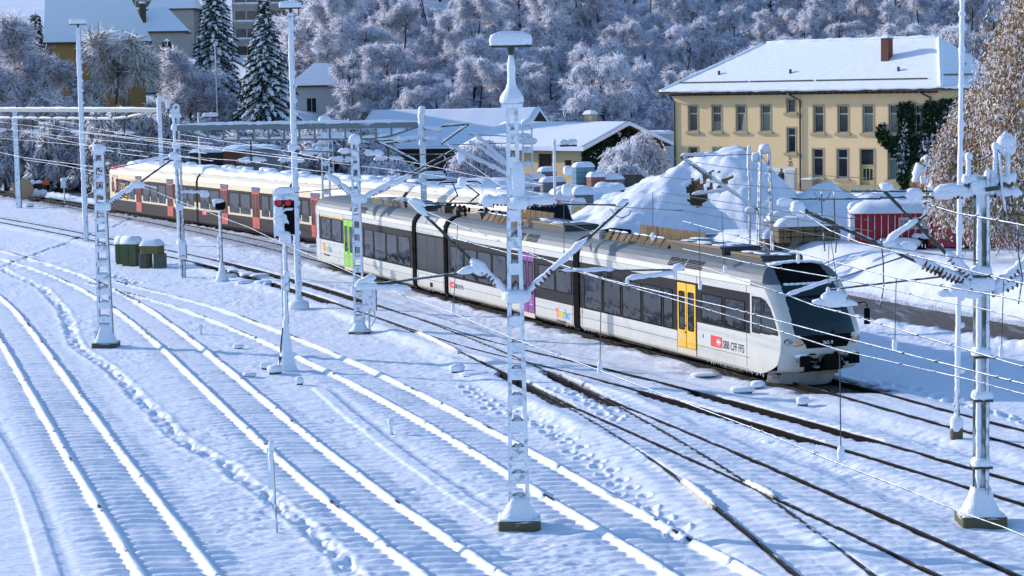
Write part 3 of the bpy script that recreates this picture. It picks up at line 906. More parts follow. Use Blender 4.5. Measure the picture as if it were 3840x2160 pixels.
# cab sides with the arched side window
ARCH = [(15.2, 2.92), (15.75, 2.93), (16.1, 2.85), (16.45, 2.62), (16.7, 2.27), (16.88, 1.98), (16.98, 1.82)]
for side in (0, 1):
    base = len(mb.v)
    NX2, NZ2 = 110, 100
    yb = 0.0 if side == 0 else 3.0
    for j in range(NZ2 + 1):
        z = .40 + (3.30 - .40) * j / NZ2
        s1 = nose_s(yb, max(z, .88))
        if z < .88: s1 -= 1.15 * ((.88 - z) / .48) ** 1.6
        for i in range(NX2 + 1):
            mb.v.append((15.0 + (s1 - 15.0) * i / NX2, yb, z))
    for j in range(NZ2):
        for i in range(NX2):
            q = [base + j * (NX2 + 1) + i, base + j * (NX2 + 1) + i + 1, base + (j + 1) * (NX2 + 1) + i + 1, base + (j + 1) * (NX2 + 1) + i]
            if side: q = q[::-1]
            x = sum(mb.v[k][0] for k in q) / 4; z = sum(mb.v[k][2] for k in q) / 4
            zt = np.interp(x, [p[0] for p in ARCH], [p[1] for p in ARCH]) if x < 16.98 else 0
            mi = 0
            if z > 1.72 + .04 * (x - 15) and z < zt + .06 and x > 15.12:
                mi = 1
                if z > 1.80 + .04 * (x - 15) and z < zt - .03 and (15.22 < x < 15.7 or 15.86 < x < 16.86): mi = 3
            mb.f.append(tuple(q)); mb.m.append(mi)
cab = mb.build('driver_cab', [M_WHITE, M_BAND, M_ROOFG, M_WIND, M_BLACK], train, True)
mb = MB()
mb.v = []
fr = [(nose_s(y, .88), y) for y in ys]
n = len(fr)
for z, k in ((.88, 0), (.62, .05), (.40, .7)):
    mb.v += [(s - k - (.9 if z < .5 else 0) * (abs(y - 1.5) / 1.5) ** 2, 1.5 + (y - 1.5) * (1 - .02 * k), z) for s, y in fr]
for L_ in (0, 1):
    for i in range(n - 1):
        a = abs((fr[i][1] + fr[i + 1][1]) / 2 - 1.5)
        mb.f.append((L_ * n + i, L_ * n + i + 1, (L_ + 1) * n + i + 1, (L_ + 1) * n + i)); mb.m.append(1 if a < .74 else 0)
mb.v = [(x, y, z) for x, y, z in mb.v]
mb.build('bumper_skirt', [M_WHITE, M_BLACK], train, True)
mb = MB()
mb.cham(17.7, 18.5, .8, 2.2, .66, 1.2, .05, 0)
for k in range(26):
    y = rnd.uniform(.75, 2.25); z = rnd.uniform(.7, 1.2)
    mb.box(18.5, 18.62 + rnd.uniform(0, .12), y, y + rnd.uniform(.05, .2), z, z + rnd.uniform(.04, .12), rnd.choice([0, 0, 1]))
mb.tube([(18.4, 1.5, .98), (18.98, 1.5, .98)], .16, 12, 0); mb.cham(18.9, 19.16, 1.22, 1.78, .76, 1.22, .04, 0)
mb.box(18.7, 18.95, 1.3, 1.75, .55, .66, 2)
mb.build('coupler', [M_BLACK, M_GREYM, M_AMBER], train, loc=(-1.08, 0, 0))
for y in (.58, 2.42):
    mb = MB(); mb.tube([(18.2, y, 1.02), (18.85, y, 1.02)], .13, 10, 1); mb.cham(18.82, 18.93, y - .2, y + .2, .83, 1.18, .03, 0)
    mb.blob((18.6, y, 1.16), .22, .2, .09, 2, 4, .2, 10, 5)
    mb.build('buffer', [M_BLACK, M_GREYM, M_SNOW], train, loc=(-1.13, 0, 0))
for sd in (0, 1):
    mb = MB()
    y = .36 if sd == 0 else 2.64
    for k, (dy, r, mi) in enumerate(((-.14, .085, 1), (.10, .105, 2))):
        yy = y + (dy if sd == 0 else -dy)
        s = nose_s(yy, 1.62) + .012
        nrm = Vector((1, -.45 if sd == 0 else .45, .05)).normalized()
        t = Vector((0, 0, 1)).cross(nrm)
        P = [Vector((s, yy, 1.62)) + t * r * math.cos(q * math.pi / 7) + Vector((0, 0, 1)) * r * .85 * math.sin(q * math.pi / 7) + nrm * .02 for q in range(14)]
        mb.add([tuple(p) for p in P], [tuple(range(14))], mi)
    P = []
    for q in range(20):
        a = q * math.pi / 10
        yy = y + .3 * math.cos(a); zz = 1.62 + .14 * math.sin(a)
        P.append((nose_s(yy, zz) + .008, yy, zz))
    mb.add(P, [tuple(range(20))], 0)
    mb.build('headlight', [M_BLACK, M_GREYM, mat('amber_lamp_lens', (.75, .35, .12), .15) if sd == 0 else MATS['amber_lamp_lens']], train)
mb = MB()
mb.bar((18.66, 1.62, 1.80), (17.92, 2.25, 2.62), .035, .03); mb.bar((18.64, 1.7, 1.80), (17.9, 2.33, 2.62), .02, .02); mb.box(18.6, 18.72, 1.55, 1.72, 1.72, 1.84)
mb.build('wiper', M_BLACK, train, loc=(-.98, 0, 0))
mb = MB()
mb.tube([(16.8, 3.0, 2.7), (16.9, 3.35, 2.75), (16.95, 3.42, 2.6)], .025, 6); mb.cham(16.88, 17.02, 3.3, 3.5, 2.0, 2.55, .04)
mb.build('mirror', [M_BLACK, M_GREYM], train); mb = MB(); mb.tube([(15.75, 0, 2.9), (15.7, -.15, 2.8), (15.65, -.18, 2.45)], .025, 6, 1)
mb.build('mirror', [M_BLACK, M_GREYM], train)
text('265-9', .17, M_INKW, train, Matrix.Translation((17.67, 1.28, 1.52)) @ Matrix(((0, 0, 1, 0), (1, 0, 0, 0), (0, 1, 0, 0), (0, 0, 0, 1))))
mb = MB()
P = []
for z, k in ((.08, .25), (.56, 0)):
    for q in range(13):
        y = .25 + 2.5 * q / 12; a = abs(y - 1.5) / 1.25
        P.append((18.35 - k - 1.3 * a ** 2.2, y, z))
mb.add(P, [(q, q + 1, 14 + q, 13 + q) for q in range(12)] + [(13 + q, 14 + q, q + 1, q) for q in range(12)])
mb.v += [(x - .04, y, z) for x, y, z in P]
mb.f += [(26 + 13 + q, 26 + 14 + q, 26 + q + 1, 26 + q) for q in range(12)]; mb.m += [0] * 12
mb.build('snow_plough', M_PLOW, train, loc=(-1.1, 0, 0))
mb = MB()
for k in range(40):
    y = rnd.uniform(.5, 2.5); x = 15.5
    z = z_top(y)
    s1 = nose_s(y, z)
    mb.blob((rnd.uniform(15.4, s1), y, z), rnd.uniform(.1, .3), rnd.uniform(.1, .25), .04, 0, k, .3, 9, 5)
for k in range(9):
    y = .7 + k * .2; z = 3.42
    mb.blob((nose_s(y, z), y, z), .05, .12, .05, 0, k + 50, .3, 9, 5)
mb.build('cab_snow', M_SNOW, train, True)
# bogies and underframe gear
def bogie(parent, x, wb=2.0):
    b = MB()
    b.box(x - wb / 2 - .7, x + wb / 2 + .7, .35, 2.65, .38, .55)
    for y in (.42, 2.5): b.box(x - wb / 2 - .6, x + wb / 2 + .6, y, y + .1, .28, .5); b.blob((x, y + .05, .4), .35, .1, .14)
    o = b.build('bogie', M_UNDER, parent)
    for sx in (-1, 1):
        w = MB()
        for y in (.68, 2.2):
            P = [(0.37 * math.cos(q * math.pi / 10), y, .37 * math.sin(q * math.pi / 10)) for q in range(20)] + [(0.37 * math.cos(q * math.pi / 10), y + .12, .37 * math.sin(q * math.pi / 10)) for q in range(20)]
            w.add(P, [tuple(range(20)), tuple(range(39, 19, -1))] + [(q, (q + 1) % 20, 20 + (q + 1) % 20, 20 + q) for q in range(20)])
        w.tube([(0, .6, 0), (0, 2.4, 0)], .08, 8)
        w.build('wheel_set', M_UNDER, o, loc=(x + sx * wb / 2, 0, .53))
for x in (14.6, -34.6, -1.9 + 2.0, -18.1): bogie(train, x)
mb = MB()
for s0, s1 in ((-36, -21.5), (-15, -2), (1.5, 13)):
    x = s0
    while x < s1:
        w = rnd.uniform(.6, 1.8)
        mb.box(x, x + w - .1, .25, 2.7, .2 + rnd.uniform(0, .08), .36)
        x += w
for k in range(160):
    x = rnd.choice([rnd.uniform(11.5, 16.3), rnd.uniform(-1.6, 1.6), rnd.uniform(-20, -16)])
    L = rnd.uniform(.03, .14); mb.add([(x - .02, .10, .37), (x + .02, .10, .37), (x, .10, .37 - L)], [(0, 1, 2), (2, 1, 0)], 1)
mb.build('underframe', [M_UNDER, M_SNOW], train)
# ---------------------------------------------------------------- the cream and red train
M_CREAM = dirty_paint('cream_paint', (.60, .51, .35), .35, (.40, .34, .26), .3, .9, .4)
M_LOW = mat('dark_grey_skirt_paint', (.022, .022, .030), .6, 0, .2, 1.0, spec=.1)
M_RDOOR = dirty_paint('red_door_paint', (.50, .022, .016), .35, (.25, .08, .06), .3, .9, .3)
M_BLUE = mat('blue_display', (.02, .035, .16), .3)
FA = math.atan2(-1, .53)
fdir = Vector((.53, -1, 0)).normalized()
FO = Vector((-.53 * 156.9 + 59.62, 156.9, 0))          # first joint, near side
red = thing('passenger_train', FO, 'cream train with red doors and a snow covered roof, behind the railcar', 'train', None, FA)
SP = lambda Y: (156.9 - Y) * math.sqrt(1 + .53 ** 2)
RP = [(.05, .28), (0, .4), (0, 1.28), (0, 1.86), (0, 3.06), (.02, 3.45), (.10, 3.72), (.28, 3.95), (.6, 4.12), (1.5, 4.2)]
RF = RP + [(3 - y, z) for y, z in reversed(RP[:-1])]
def rcar(s0, s1):
    mb = MB(); n = len(RF)
    xs = [s0] + list(np.arange(s0, s1, 2)[1:]) + [s1]
    mb.v = [(x, y, z) for x in xs for y, z in RF]
    for i in range(len(xs) - 1):
        for k in range(n - 1):
            zm = (RF[k][1] + RF[k + 1][1]) / 2
            mb.f.append((i * n + k, (i + 1) * n + k, (i + 1) * n + k + 1, i * n + k + 1)); mb.m.append(2 if zm < 1.28 else (1 if 1.86 < zm < 3.06 else 0))
    mb.f.append(tuple(range(n))); mb.m.append(1)
    mb.f.append(tuple((len(xs) - 1) * n + k for k in range(n - 1, -1, -1))); mb.m.append(1)
    return mb.build('car_body', [M_CREAM, M_BAND, M_LOW], red)
J = [SP(174.9), 0, SP(140.5), SP(124.6), SP(113.0)]
cars = [rcar(J[i] + .25, J[i + 1] - .25) for i in range(4)]
mb = MB()
for x in J[1:4]:
    n = len(RF); b0 = len(mb.v)
    mb.v += [(x - .25, y, z - .03) for y, z in RF] + [(x + .25, y, z - .03) for y, z in RF]
    mb.f += [(b0 + k, b0 + n + k, b0 + n + k + 1, b0 + k + 1) for k in range(n - 1)]; mb.m += [0] * (n - 1)
mb.build('gangway_bellows', M_BLACK, red)
def rdoor(parent, s, w=1.35, blue=True):
    d = MB()
    d.cham(s - w / 2, s - .01, -.025, .02, .52, 3.08, .01); d.cham(s + .01, s + w / 2, -.025, .02, .52, 3.08, .01)
    d.box(s - w / 2 - .03, s + w / 2 + .03, -.006, .02, .5, 3.1, 1)
    if blue: d.box(s - w / 2 - .05, s + w / 2 + .05, -.03, .02, 3.12, 3.42, 2)
    o = d.build('door', [M_RDOOR, M_BLACK, M_BLUE], parent)
    for q in (-1, 1):
        w_ = window(o, s + q * w / 4 - .19, s + q * w / 4 + .19, 1.35, 2.9, -.03); w_.name = 'door_window'
    return o
DS = [SP(169.3), SP(162.4), SP(151.7), SP(146.1), SP(136.6), SP(130.5), SP(119.5)]
for s in DS:
    c_ = [c for i, c in enumerate(cars) if J[i] < s < J[i + 1]][0]
    rdoor(c_, s)
for i, c in enumerate(cars):
    ds = [s for s in DS if J[i] < s < J[i + 1]]
    x = J[i] + .9
    lim = [J[i] + .5] + ds + [J[i + 1] - .4]
    for a, b in zip(lim[:-1], lim[1:]):
        a2 = a + (1.0 if a in ds else .1); b2 = b - (1.0 if b in ds else .2)
        L = b2 - a2
        if L < 1.2: continue
        nwin = max(1, round(L / 1.75)); pw = L / nwin
        for k in range(nwin): window(c, a2 + k * pw + .14, a2 + (k + 1) * pw - .14, 1.48, 2.85)
# cab end at the far left
mb = MB(); n = len(RF)
st = [(0, 0, 0), (-1.2, .02, 0), (-2.2, .10, .25), (-3.0, .30, 1.1), (-3.5, .55, 2.0)]
for dx, ins, drop in st: mb.v += [(J[0] + .25 + dx, 1.5 + (y - 1.5) * (1 - ins), min(z, 4.2 - drop)) for y, z in RF]
for i in range(4):
    for k in range(n - 1):
        zm = (RF[k][1] + RF[k + 1][1]) / 2
        mb.f.append((i * n + k, i * n + k + 1, (i + 1) * n + k + 1, (i + 1) * n + k)); mb.m.append(2 if zm < .9 else (3 if zm > 3.7 and i < 2 else (1 if i >= 2 and zm > 2.0 else 0)))
mb.f.append(tuple(4 * n + k for k in range(n))); mb.m.append(0)
mb.box(J[0] - .9, J[0] - .3, -.006, .02, 1.9, 2.7, 1)
mb.build('driver_cab', [M_CREAM, M_BAND, M_LOW, M_RED], red)
# red heart-like ribbon on the cab side, painted numbers, side logo
mb = MB()
pts = []
for t in np.linspace(.15, 5.0, 30):
    pts.append((J[0] + .15 + .75 * 16 * math.sin(t + .4) ** 3 / 17, -.012, 2.65 + .055 * (13 * math.cos(t + .4) - 5 * math.cos(2 * t + .8) - 2 * math.cos(3 * t + 1.2))))
mb.tube(pts, .05, 5)
mb.build('painted_ribbon', M_L[0], cars[0])
mb = MB(); mb.box(J[0] + .3, J[0] + 8.6, -.01, .02, 3.0, 3.1); mb.build('yellow_stripe', M_YEL, cars[0])
mb = MB()
for cx, cz, rx, rz in ((J[0] + 1.9, 2.0, .16, .34), (J[0] + 2.5, 2.0, .25, .34), (J[0] + 3.2, 2.0, .25, .34), (J[0] + 2.1, 2.55, .2, .1), (J[0] + 2.7, 2.55, .2, .1), (J[0] + 3.1, 1.55, .3, .12)):
    mb.tube([(cx + rx * math.cos(a), -.03, cz + rz * math.sin(a)) for a in np.linspace(0, 6.3, 16)], .05, 5)
mb.build('painted_ornament', M_L[1], cars[0])
sbb(cars[1], 1.05, .98, .9); sbb(cars[2], J[2] + 6.2, 1.38, .7)
for x in (J[0] + 1.8, J[1], J[2], J[3]): bogie(red, x, 2.4)
mb = MB()
for i in range(4): mb.box(J[i] + 1.8, J[i + 1] - 1.8, .25, 2.75, .15, .3)
mb.build('underframe', M_UNDER, red)
# far cab with the white and red nose
mb = MB(); x0 = J[4] - .25
st = [(0, 0, 0), (1.0, .02, .02), (2.2, .10, .4), (3.2, .32, 1.3), (3.6, .6, 2.3)]
for dx, ins, drop in st: mb.v += [(x0 + dx, 1.5 + (y - 1.5) * (1 - ins), min(z, 4.2 - drop)) for y, z in RF]
for i in range(4):
    for k in range(n - 1):
        zm = (RF[k][1] + RF[k + 1][1]) / 2
        mb.f.append((i * n + k, (i + 1) * n + k, (i + 1) * n + k + 1, i * n + k + 1)); mb.m.append(1 if i == 2 and zm > 2.2 else (3 if i == 1 and zm > 3.2 else (2 if zm < 1.2 else 0)))
mb.f.append(tuple(4 * n + k for k in range(n - 1, -1, -1))); mb.m.append(0)
mb.build('driver_cab', [M_WHITE, M_BAND, M_LOW, M_RED], red)
# snow lying on its roof
def roofsnow(s0, s1, seed, h=.22, edge=.75):
    X, T = np.meshgrid(np.linspace(s0, s1, int((s1 - s0) * 5)), np.linspace(0, 1, 26), indexing='ij')
    y = edge * .4 + (3 - edge * .8) * T
    zb = np.interp(np.minimum(y, 3 - y), [p[0] for p in RP], [p[1] for p in RP])
    e = np.minimum(1, np.minimum(T, 1 - T) * 8) * np.minimum(1, np.minimum(X - s0, s1 - X) * 3)
    z = zb - .05 + e * (h + .16 * vnoise(X * .6, y * 1.1, seed) + .09 * vnoise(X * 1.9, y * 2.3, seed + 1)) + .05 * e * np.abs(np.sin(X * 2.2)) 
    y = y + .12 * vnoise(X * 1.5, y, seed + 2)
    me = grid_mesh('roof_snow', X.ravel(), y.ravel(), z.ravel(), X.shape[0], 26)
    me.materials.append(M_SNOWS)
    o = bpy.data.objects.new('roof_snow', me); COL.objects.link(o); o.parent = red
    return o
roofsnow(J[0] + 1.6, J[1] - .05, 41, .34); roofsnow(J[1] + .05, J[2] - .05, 44); roofsnow(J[2] + .05, J[3] - .05, 47); roofsnow(J[3] + .05, J[4] - .4, 50)
mb = MB(); sn = MB()
for k in range(34):
    s = rnd.uniform(J[0] + 3, J[4] - 1); y = rnd.uniform(1.3, 2.4)
    w = rnd.uniform(.5, 1.5)
    mb.box(s, s + w, y, y + .6, 4.2, 4.42); sn.blob((s + w / 2, y + .3, 4.44), w / 2 + .12, .4, .16, 0, k, .2)
mb.build('roof_equipment', M_UNDER, red); sn.build('roof_snow', M_SNOW, red, True)
# ---------------------------------------------------------------- masts, lamps, signals, wires
def insulator(mb, p, q, r=.07, n=8, mi=1):
    p, q = Vector(p), Vector(q)
    pts, rr = [], []
    m = n * 4
    for i in range(m + 1):
        pts.append(p.lerp(q, i / m)); rr.append(r if i % 4 in (1, 2) else r * .45)
    mb.tube(pts, rr, 9, mi)
def ladder(root, h, wb, wt, n, dep=.24, name='post'):
    # two channel uprights joined by batten plates front and back
    mb = MB()
    for sd in (-1, 1):
        for fy in (-1, 1):
            mb.tube([(sd * wb / 2, fy * dep / 2, .35), (sd * wt / 2, fy * dep / 2, h)], .001, 3)
        xb, xt, t = sd * wb / 2, sd * wt / 2, .095
        P = []
        for x, z in ((xb, .3), (xt, h)):
            P += [(x - sd * 0, -dep / 2, z), (x - sd * t, -dep / 2, z), (x - sd * t, -dep / 2 + .02, z), (x - sd * .02, -dep / 2 + .02, z), (x - sd * .02, dep / 2 - .02, z), (x - sd * t, dep / 2 - .02, z), (x - sd * t, dep / 2, z), (x, dep / 2, z)]
        F = [(k, (k + 1) % 8, 8 + (k + 1) % 8, 8 + k) for k in range(8)] + [tuple(range(7, -1, -1)), tuple(range(8, 16))]
        mb.add(P, F)
    mb2 = MB(); mb2.v, mb2.f, mb2.m = mb.v, mb.f, mb.m
    step = (h - .6) / n
    sn = MB()
    for i in range(n + 1):
        z = .55 + i * step
        w = wb + (wt - wb) * z / h
        ph = .26 if i else .4
        for fy in (-1, 1):
            y = fy * (dep / 2 + .004)
            mb.box(-w / 2 + .03, w / 2 - .03, min(y, y + fy * .012), max(y, y + fy * .012), z - ph / 2, z + ph / 2)
        sn.snowtube((-w / 2 + .09, 0, z + ph / 2 - .02), (w / 2 - .09, 0, z + ph / 2 - .02), dep * .36, .0, 4, i * 7)
    o = mb.build(name, M_STEEL, root)
    s_ = sn.build('post_snow', M_SNOW, o, True)
    return o
def footing(root, w, d, h, seed, snowh=.35):
    mb = MB(); mb.cham(-w / 2, w / 2, -d / 2, d / 2, -.3, h, .03)
    o = mb.build('footing', M_CONC, root)
    sn = MB()
    X = 14; prof = []
    for j in range(8):
        t = j / 7
        prof.append((1.03 - .62 * t ** .8, h - .03 + snowh * t ** 1.5))
    rnd = random.Random(seed)
    n = 20
    P = []
    for (s, z) in prof:
        for k in range(n):
            a = 2 * math.pi * k / n
            c, s_ = math.cos(a), math.sin(a)
            e = 1 / max(abs(c), abs(s_)) ** .75
            P.append((s * e * c * w / 2 * (1 + rnd.uniform(-.04, .03)), s * e * s_ * d / 2 * (1 + rnd.uniform(-.04, .03)), z + rnd.uniform(-.02, .02) - (.05 if s > .95 else 0)))
    F = [(i * n + k, i * n + (k + 1) % n, (i + 1) * n + (k + 1) % n, (i + 1) * n + k) for i in range(7) for k in range(n)]
    F.append(tuple(7 * n + k for k in range(n)))
    sn.add(P, F)
    sn.build('footing_snow', M_SNOW, o, True)
    return o
def arm(root, pts, r, dark=False, snow=(0, 1), sr=None, name='cantilever_arm', drip=0, ins=None, seed=1):
    # tubular arm in world points; snow lies on the stretch snow=(t0,t1)
    o0 = Vector(root.location)
    p, q = Vector(pts[0]) - o0, Vector(pts[1]) - o0
    mb = MB(); mb.tube([p, q], r, 9)
    if ins: insulator(mb, p.lerp(q, ins[0]), p.lerp(q, ins[1]), r * 2.6, max(4, int((q - p).length * (ins[1] - ins[0]) / .1)))
    o = mb.build(name, [M_DARKSTEEL if dark else M_STEEL, MATS['insulator_brown']], root)
    if snow:
        sn = MB()
        sr = sr or r * 1.9
        sn.snowtube(p.lerp(q, snow[0]), p.lerp(q, snow[1]), sr, sr * .45, None, seed, drip=drip)
        sn.build('arm_snow', M_SNOW, o, True)
    return o
def at(x, y, Y): return AT(x, y, Y)
GM = 'overhead line masts'
# -- nearest mast with lamp
b = G(1307, 1325)
Y1 = b.y
m1 = thing('lattice_mast', b, 'tallest snow plastered lattice mast in the middle, carrying a flat lamp head', 'mast', GM)
footing(m1, .98, .98, .26, 3, .48)
ladder(m1, 9.75, .50, .27, 15, .24)
mb = MB(); mb.box(-.25, .25, -.2, .2, 9.72, 9.82); mb.tube([(0, 0, 9.8), (0, 0, 11.1)], .055, 10)
o = mb.build('lamp_pole', M_STEEL, m1)
sn = MB(); sn.lathe((0, 0, 0), [(.245, 9.83), (.28, 9.88), (.27, 9.97), (.22, 10.06), (.15, 10.15), (.10, 10.28), (.085, 10.5), (.10, 10.6), (.075, 10.8), (.05, 10.95)], 14)
sn.build('pole_snow', M_SNOW, o, True)
def lamp_head(root, z, w=.96, d=.42, sh=.30, dx=0.0, sy=0.0):
    mb = MB(); mb.cham(dx - w / 2, dx + w / 2, sy - d / 2, sy + d / 2, z, z + .07, .02); mb.tube([(dx, sy, z - .2), (dx, sy, z + .02)], [.05, .1], 8)
    o = mb.build('lamp_head', M_DARKSTEEL, root)
    sn = MB()
    nx, ny = 16, 8
    P = []
    for k, (zz, ins) in enumerate(((z + .05, 0.0), (z + .05 + sh * .4, -.02), (z + .05 + sh * .8, .01), (z + .05 + sh, .07))):
        for i in range(28):
            a = 2 * math.pi * i / 28
            c, s = math.cos(a), math.sin(a)
            f = lambda q: math.copysign(abs(q) ** .35, q)
            P.append((dx + f(c) * (w / 2 - ins), sy + f(s) * (d / 2 - ins), zz + (.03 * math.cos(c * 3.0) if k == 3 else 0)))
    F = [(j * 28 + i, j * 28 + (i + 1) % 28, (j + 1) * 28 + (i + 1) % 28, (j + 1) * 28 + i) for j in range(3) for i in range(28)] + [tuple(3 * 28 + i for i in range(28))]
    sn.add(P, F); sn.build('lamp_snow', M_SNOW, o, True)
    return o
lamp_head(m1, 11.1, .95, .45, .29)
# cross yoke with insulators at the arms' stay level
def stay(root, Y, x0, x1, y0, y1, insx, r=.022, up=.0, sr=.1, seed=1, drip=.18):
    # horizontal stay rod from the mast to the arm tip; the insulator and its snow sit between insx=(xa, xb)
    o0 = Vector(root.location)
    p, q = at(x0, y0, Y) - o0, at(x1, y1, Y) - o0
    mb = MB(); mb.tube([p, q], r, 7)
    t = lambda x: (x - x0) / (x1 - x0)
    a, c = p.lerp(q, t(insx[0])), p.lerp(q, t(insx[1]))
    insulator(mb, a, c, .075, max(4, int((c - a).length / .09)))
    o = mb.build('stay_rod', [M_DARKSTEEL, MATS['insulator_brown']], root)
    sn = MB(); sn.snowtube(a, c, sr, sr * .5, None, seed, drip=drip); sn.build('arm_snow', M_SNOW, o, True)
stay(m1, Y1, 1290, 1037, 512, 510, (1285, 1205), .022, 0, .13, 5)
stay(m1, Y1, 1310, 1577, 512, 516, (1318, 1400), .022, 0, .13, 6)
sn = MB(); c0 = at(1303, 512, Y1) - b
sn.blob(c0 + Vector((0, -.1, .02)), .26, .2, .16, 0, 3, .15, 12, 7); sn.blob(c0 + Vector((0, -.05, .5)), .17, .17, .5, 0, 4, .05, 14, 9)
c1 = at(1300, 745, Y1) - b
sn.blob(c1 + Vector((0, -.12, 0)), .32, .2, .16, 0, 6, .15, 12, 7)
sn.build('bracket_snow', M_SNOW, m1, True)
arm(m1, (at(1288, 752, Y1), at(1037, 510, Y1)), .036, True, (0, .42), .10, drip=.12, ins=(.15, .34), seed=11)
arm(m1, (at(1314, 750, Y1), at(1580, 508, Y1)), .036, True, (0, .63), .085, drip=.0, ins=(.12, .3), seed=12)
sn = MB(); p, q = at(1075, 548, Y1) - b, at(1026, 506, Y1) - b
sn.snowtube(p, q, .08, .05, None, 5); sn.snowtube(at(1030, 503, Y1) - b, at(1072, 520, Y1) - b, .09, .03, None, 6); sn.snowtube(at(1545, 530, Y1) - b, at(1582, 505, Y1) - b, .09, .06, None, 7)
sn.build('arm_snow', M_SNOW, m1, True)
arm(m1, (at(1196, 682, Y1), at(888, 722, Y1)), .030, True, (0, .15), .10, 'registration_arm', seed=13)
arm(m1, (at(1212, 700, Y1), at(1185, 660, Y1)), .05, True, (0, 1), .12, 'registration_arm', seed=14, drip=.1)
arm(m1, (at(890, 722, Y1), at(1035, 728, Y1)), .022, False, (0, 1), .07, 'steady_arm', seed=15)
sn = MB(); sn.snowtube(at(893, 722, Y1) - b, at(946, 700, Y1) - b, .085, .07, None, 8); sn.snowtube(at(888, 720, Y1) - b, at(888, 742, Y1) - b, .07, 0, None, 9)
sn.build('arm_snow', M_SNOW, m1, True)
arm(m1, (at(1404, 682, Y1), at(1722, 678, Y1)), .024, True, (.02, .45), .05, 'registration_arm', seed=16)
arm(m1, (at(1576, 702, Y1), at(1702, 688, Y1)), .02, False, (0, 1), .06, 'steady_arm', seed=17)
sn = MB(); sn.snowtube(at(1688, 678, Y1) - b, at(1722, 676, Y1) - b, .085, .04, None, 10); sn.snowtube(at(1698, 680, Y1) - b, at(1698, 700, Y1) - b, .05, 0, None, 11); sn.snowtube(at(1576, 700, Y1) - b, at(1580, 720, Y1) - b, .05, 0, None, 12)
sn.build('arm_snow', M_SNOW, m1, True)
# -- right-hand mast: rolled steel post with conduit and switch
b2 = G(2467, 1318); Y2 = b2.y
m2 = thing('switch_mast', b2, 'thick steel post mast with a switch and ribbed insulators on top', 'mast', GM)
footing(m2, 1.02, .95, .28, 8, .62)
mb = MB()
mb.box(-.16, .16, -.14, -.115, .2, 8.0); mb.box(-.16, .16, .115, .14, .2, 8.0); mb.box(-.012, .012, -.115, .115, .2, 8.0)
mb.build('post', frosted('frosted_green_steel', (.13, .155, .12), .5, .72, .3, .2, (-.2, -.5, .5), 1.6), m2)
mb = MB(); mb.tube([(.10, -.2, .5), (.10, -.2, 8.2)], .045, 9); mb.build('conduit', M_STEEL, m2)
mb = MB(); sn = MB()
sn.snowtube((-.09, -.15, .4), (-.09, -.15, 7.9), .06, 0, 50, 3)
for z in (1.35, 3.9, 5.75, 2.9):
    mb.box(-.22, .22, -.26, .18, z - .03, z + .03); sn.blob((0, -.05, z + .1), .24, .24, .14, 0, int(z * 9), .15, 12, 6)
mb.build('clamp', M_DARKSTEEL, m2); sn.build('clamp_snow', M_SNOW, m2, True)
for (x0, y0, x1, y1, sn_, nm, r) in ((2478, 735, 2010, 523, (0, .40), 'cantilever_arm', .05), (2476, 735, 2214, 470, (0, .38), 'cantilever_arm', .04), (2494, 735, 2700, 560, (0, .9), 'cantilever_arm', .04), (2496, 745, 2760, 600, (0, .9), 'cantilever_arm', .04)):
    arm(m2, (at(x0, y0, Y2), at(x1, y1, Y2)), r, True, sn_, .11, nm, .08, (.12, .34), int(x1))
for (x0, y0, x1, y1, ia, ib, seed) in ((2470, 492, 2214, 497, 2455, 2340, 3), (2470, 482, 2140, 480, 2440, 2350, 4), (2488, 492, 2760, 487, 2500, 2570, 5)):
    stay(m2, Y2, x0, x1, y0, y1, (ia, ib), .025, 0, .12, seed, .06)
arm(m2, (at(2215, 500, Y2), at(1955, 500, Y2)), .022, True, None, name='stay_rod')
arm(m2, (at(2420, 690, Y2 + .1), at(2090, 728, Y2 + .1)), .024, True, (.0, .1), .07, 'registration_arm', seed=5)
arm(m2, (at(2290, 640, Y2), at(1975, 745, Y2)), .02, True, (.55, 1), .05, 'registration_arm', seed=6)
arm(m2, (at(2230, 610, Y2), at(2330, 540, Y2)), .03, True, (0, .8), .09, 'registration_arm', seed=7)
sn = MB()
for (x, y, rx, rz) in ((2000, 520, .12, .12), (1975, 508, .2, .1), (2230, 470, .16, .1), (2300, 488, .2, .14), (2015, 530, .1, .16), (2285, 620, .18, .12), (2260, 628, .2, .1), (2236, 615, .15, .09)):
    sn.blob(at(x, y, Y2) - b2, rx, .12, rz, 0, x, .15, 12, 7)
sn.blob((0, -.05, 5.55), .3, .24, .2, 0, 5, .15, 12, 7); sn.blob((0, 0, 7.75), .3, .25, .2, 0, 6, .15)
sn.build('arm_snow', M_SNOW, m2, True)
# switch on top
mb = MB(); sn = MB()
def loc2(x, y, dy=0): return at(x, y, Y2) - b2 + Vector((0, dy, 0))
mb.bar(loc2(2425, 465), loc2(2548, 462), .16, .08); mb.bar(loc2(2472, 475, -.25), loc2(2505, 470, -.25), .2, .1)
for x, y0, y1 in ((2437, 455, 400), (2505, 450, 375), (2536, 440, 385)):
    insulator(mb, loc2(x, y0), loc2(x, y1), .085, 9)
    sn.tube([loc2(x - 2, y0 - 2, -.05), loc2(x - 2, y1, -.05)], .06, 8)
    sn.blob(loc2(x, y1 - 6), .09, .09, .1, 0, x, .1)
ring = [loc2(2532 + 19 * math.cos(a), 368 + 24 * math.sin(a)) for a in np.linspace(0, 2 * math.pi, 17)]
mb.tube(ring, .035, 7); sn.tube([p + Vector((0, -.02, .03)) for p in ring], .06, 7)
sn.blob(loc2(2530, 357), .2, .17, .14, 0, 5, .12, 12, 7); sn.blob(loc2(2530, 340), .05, .05, .09)
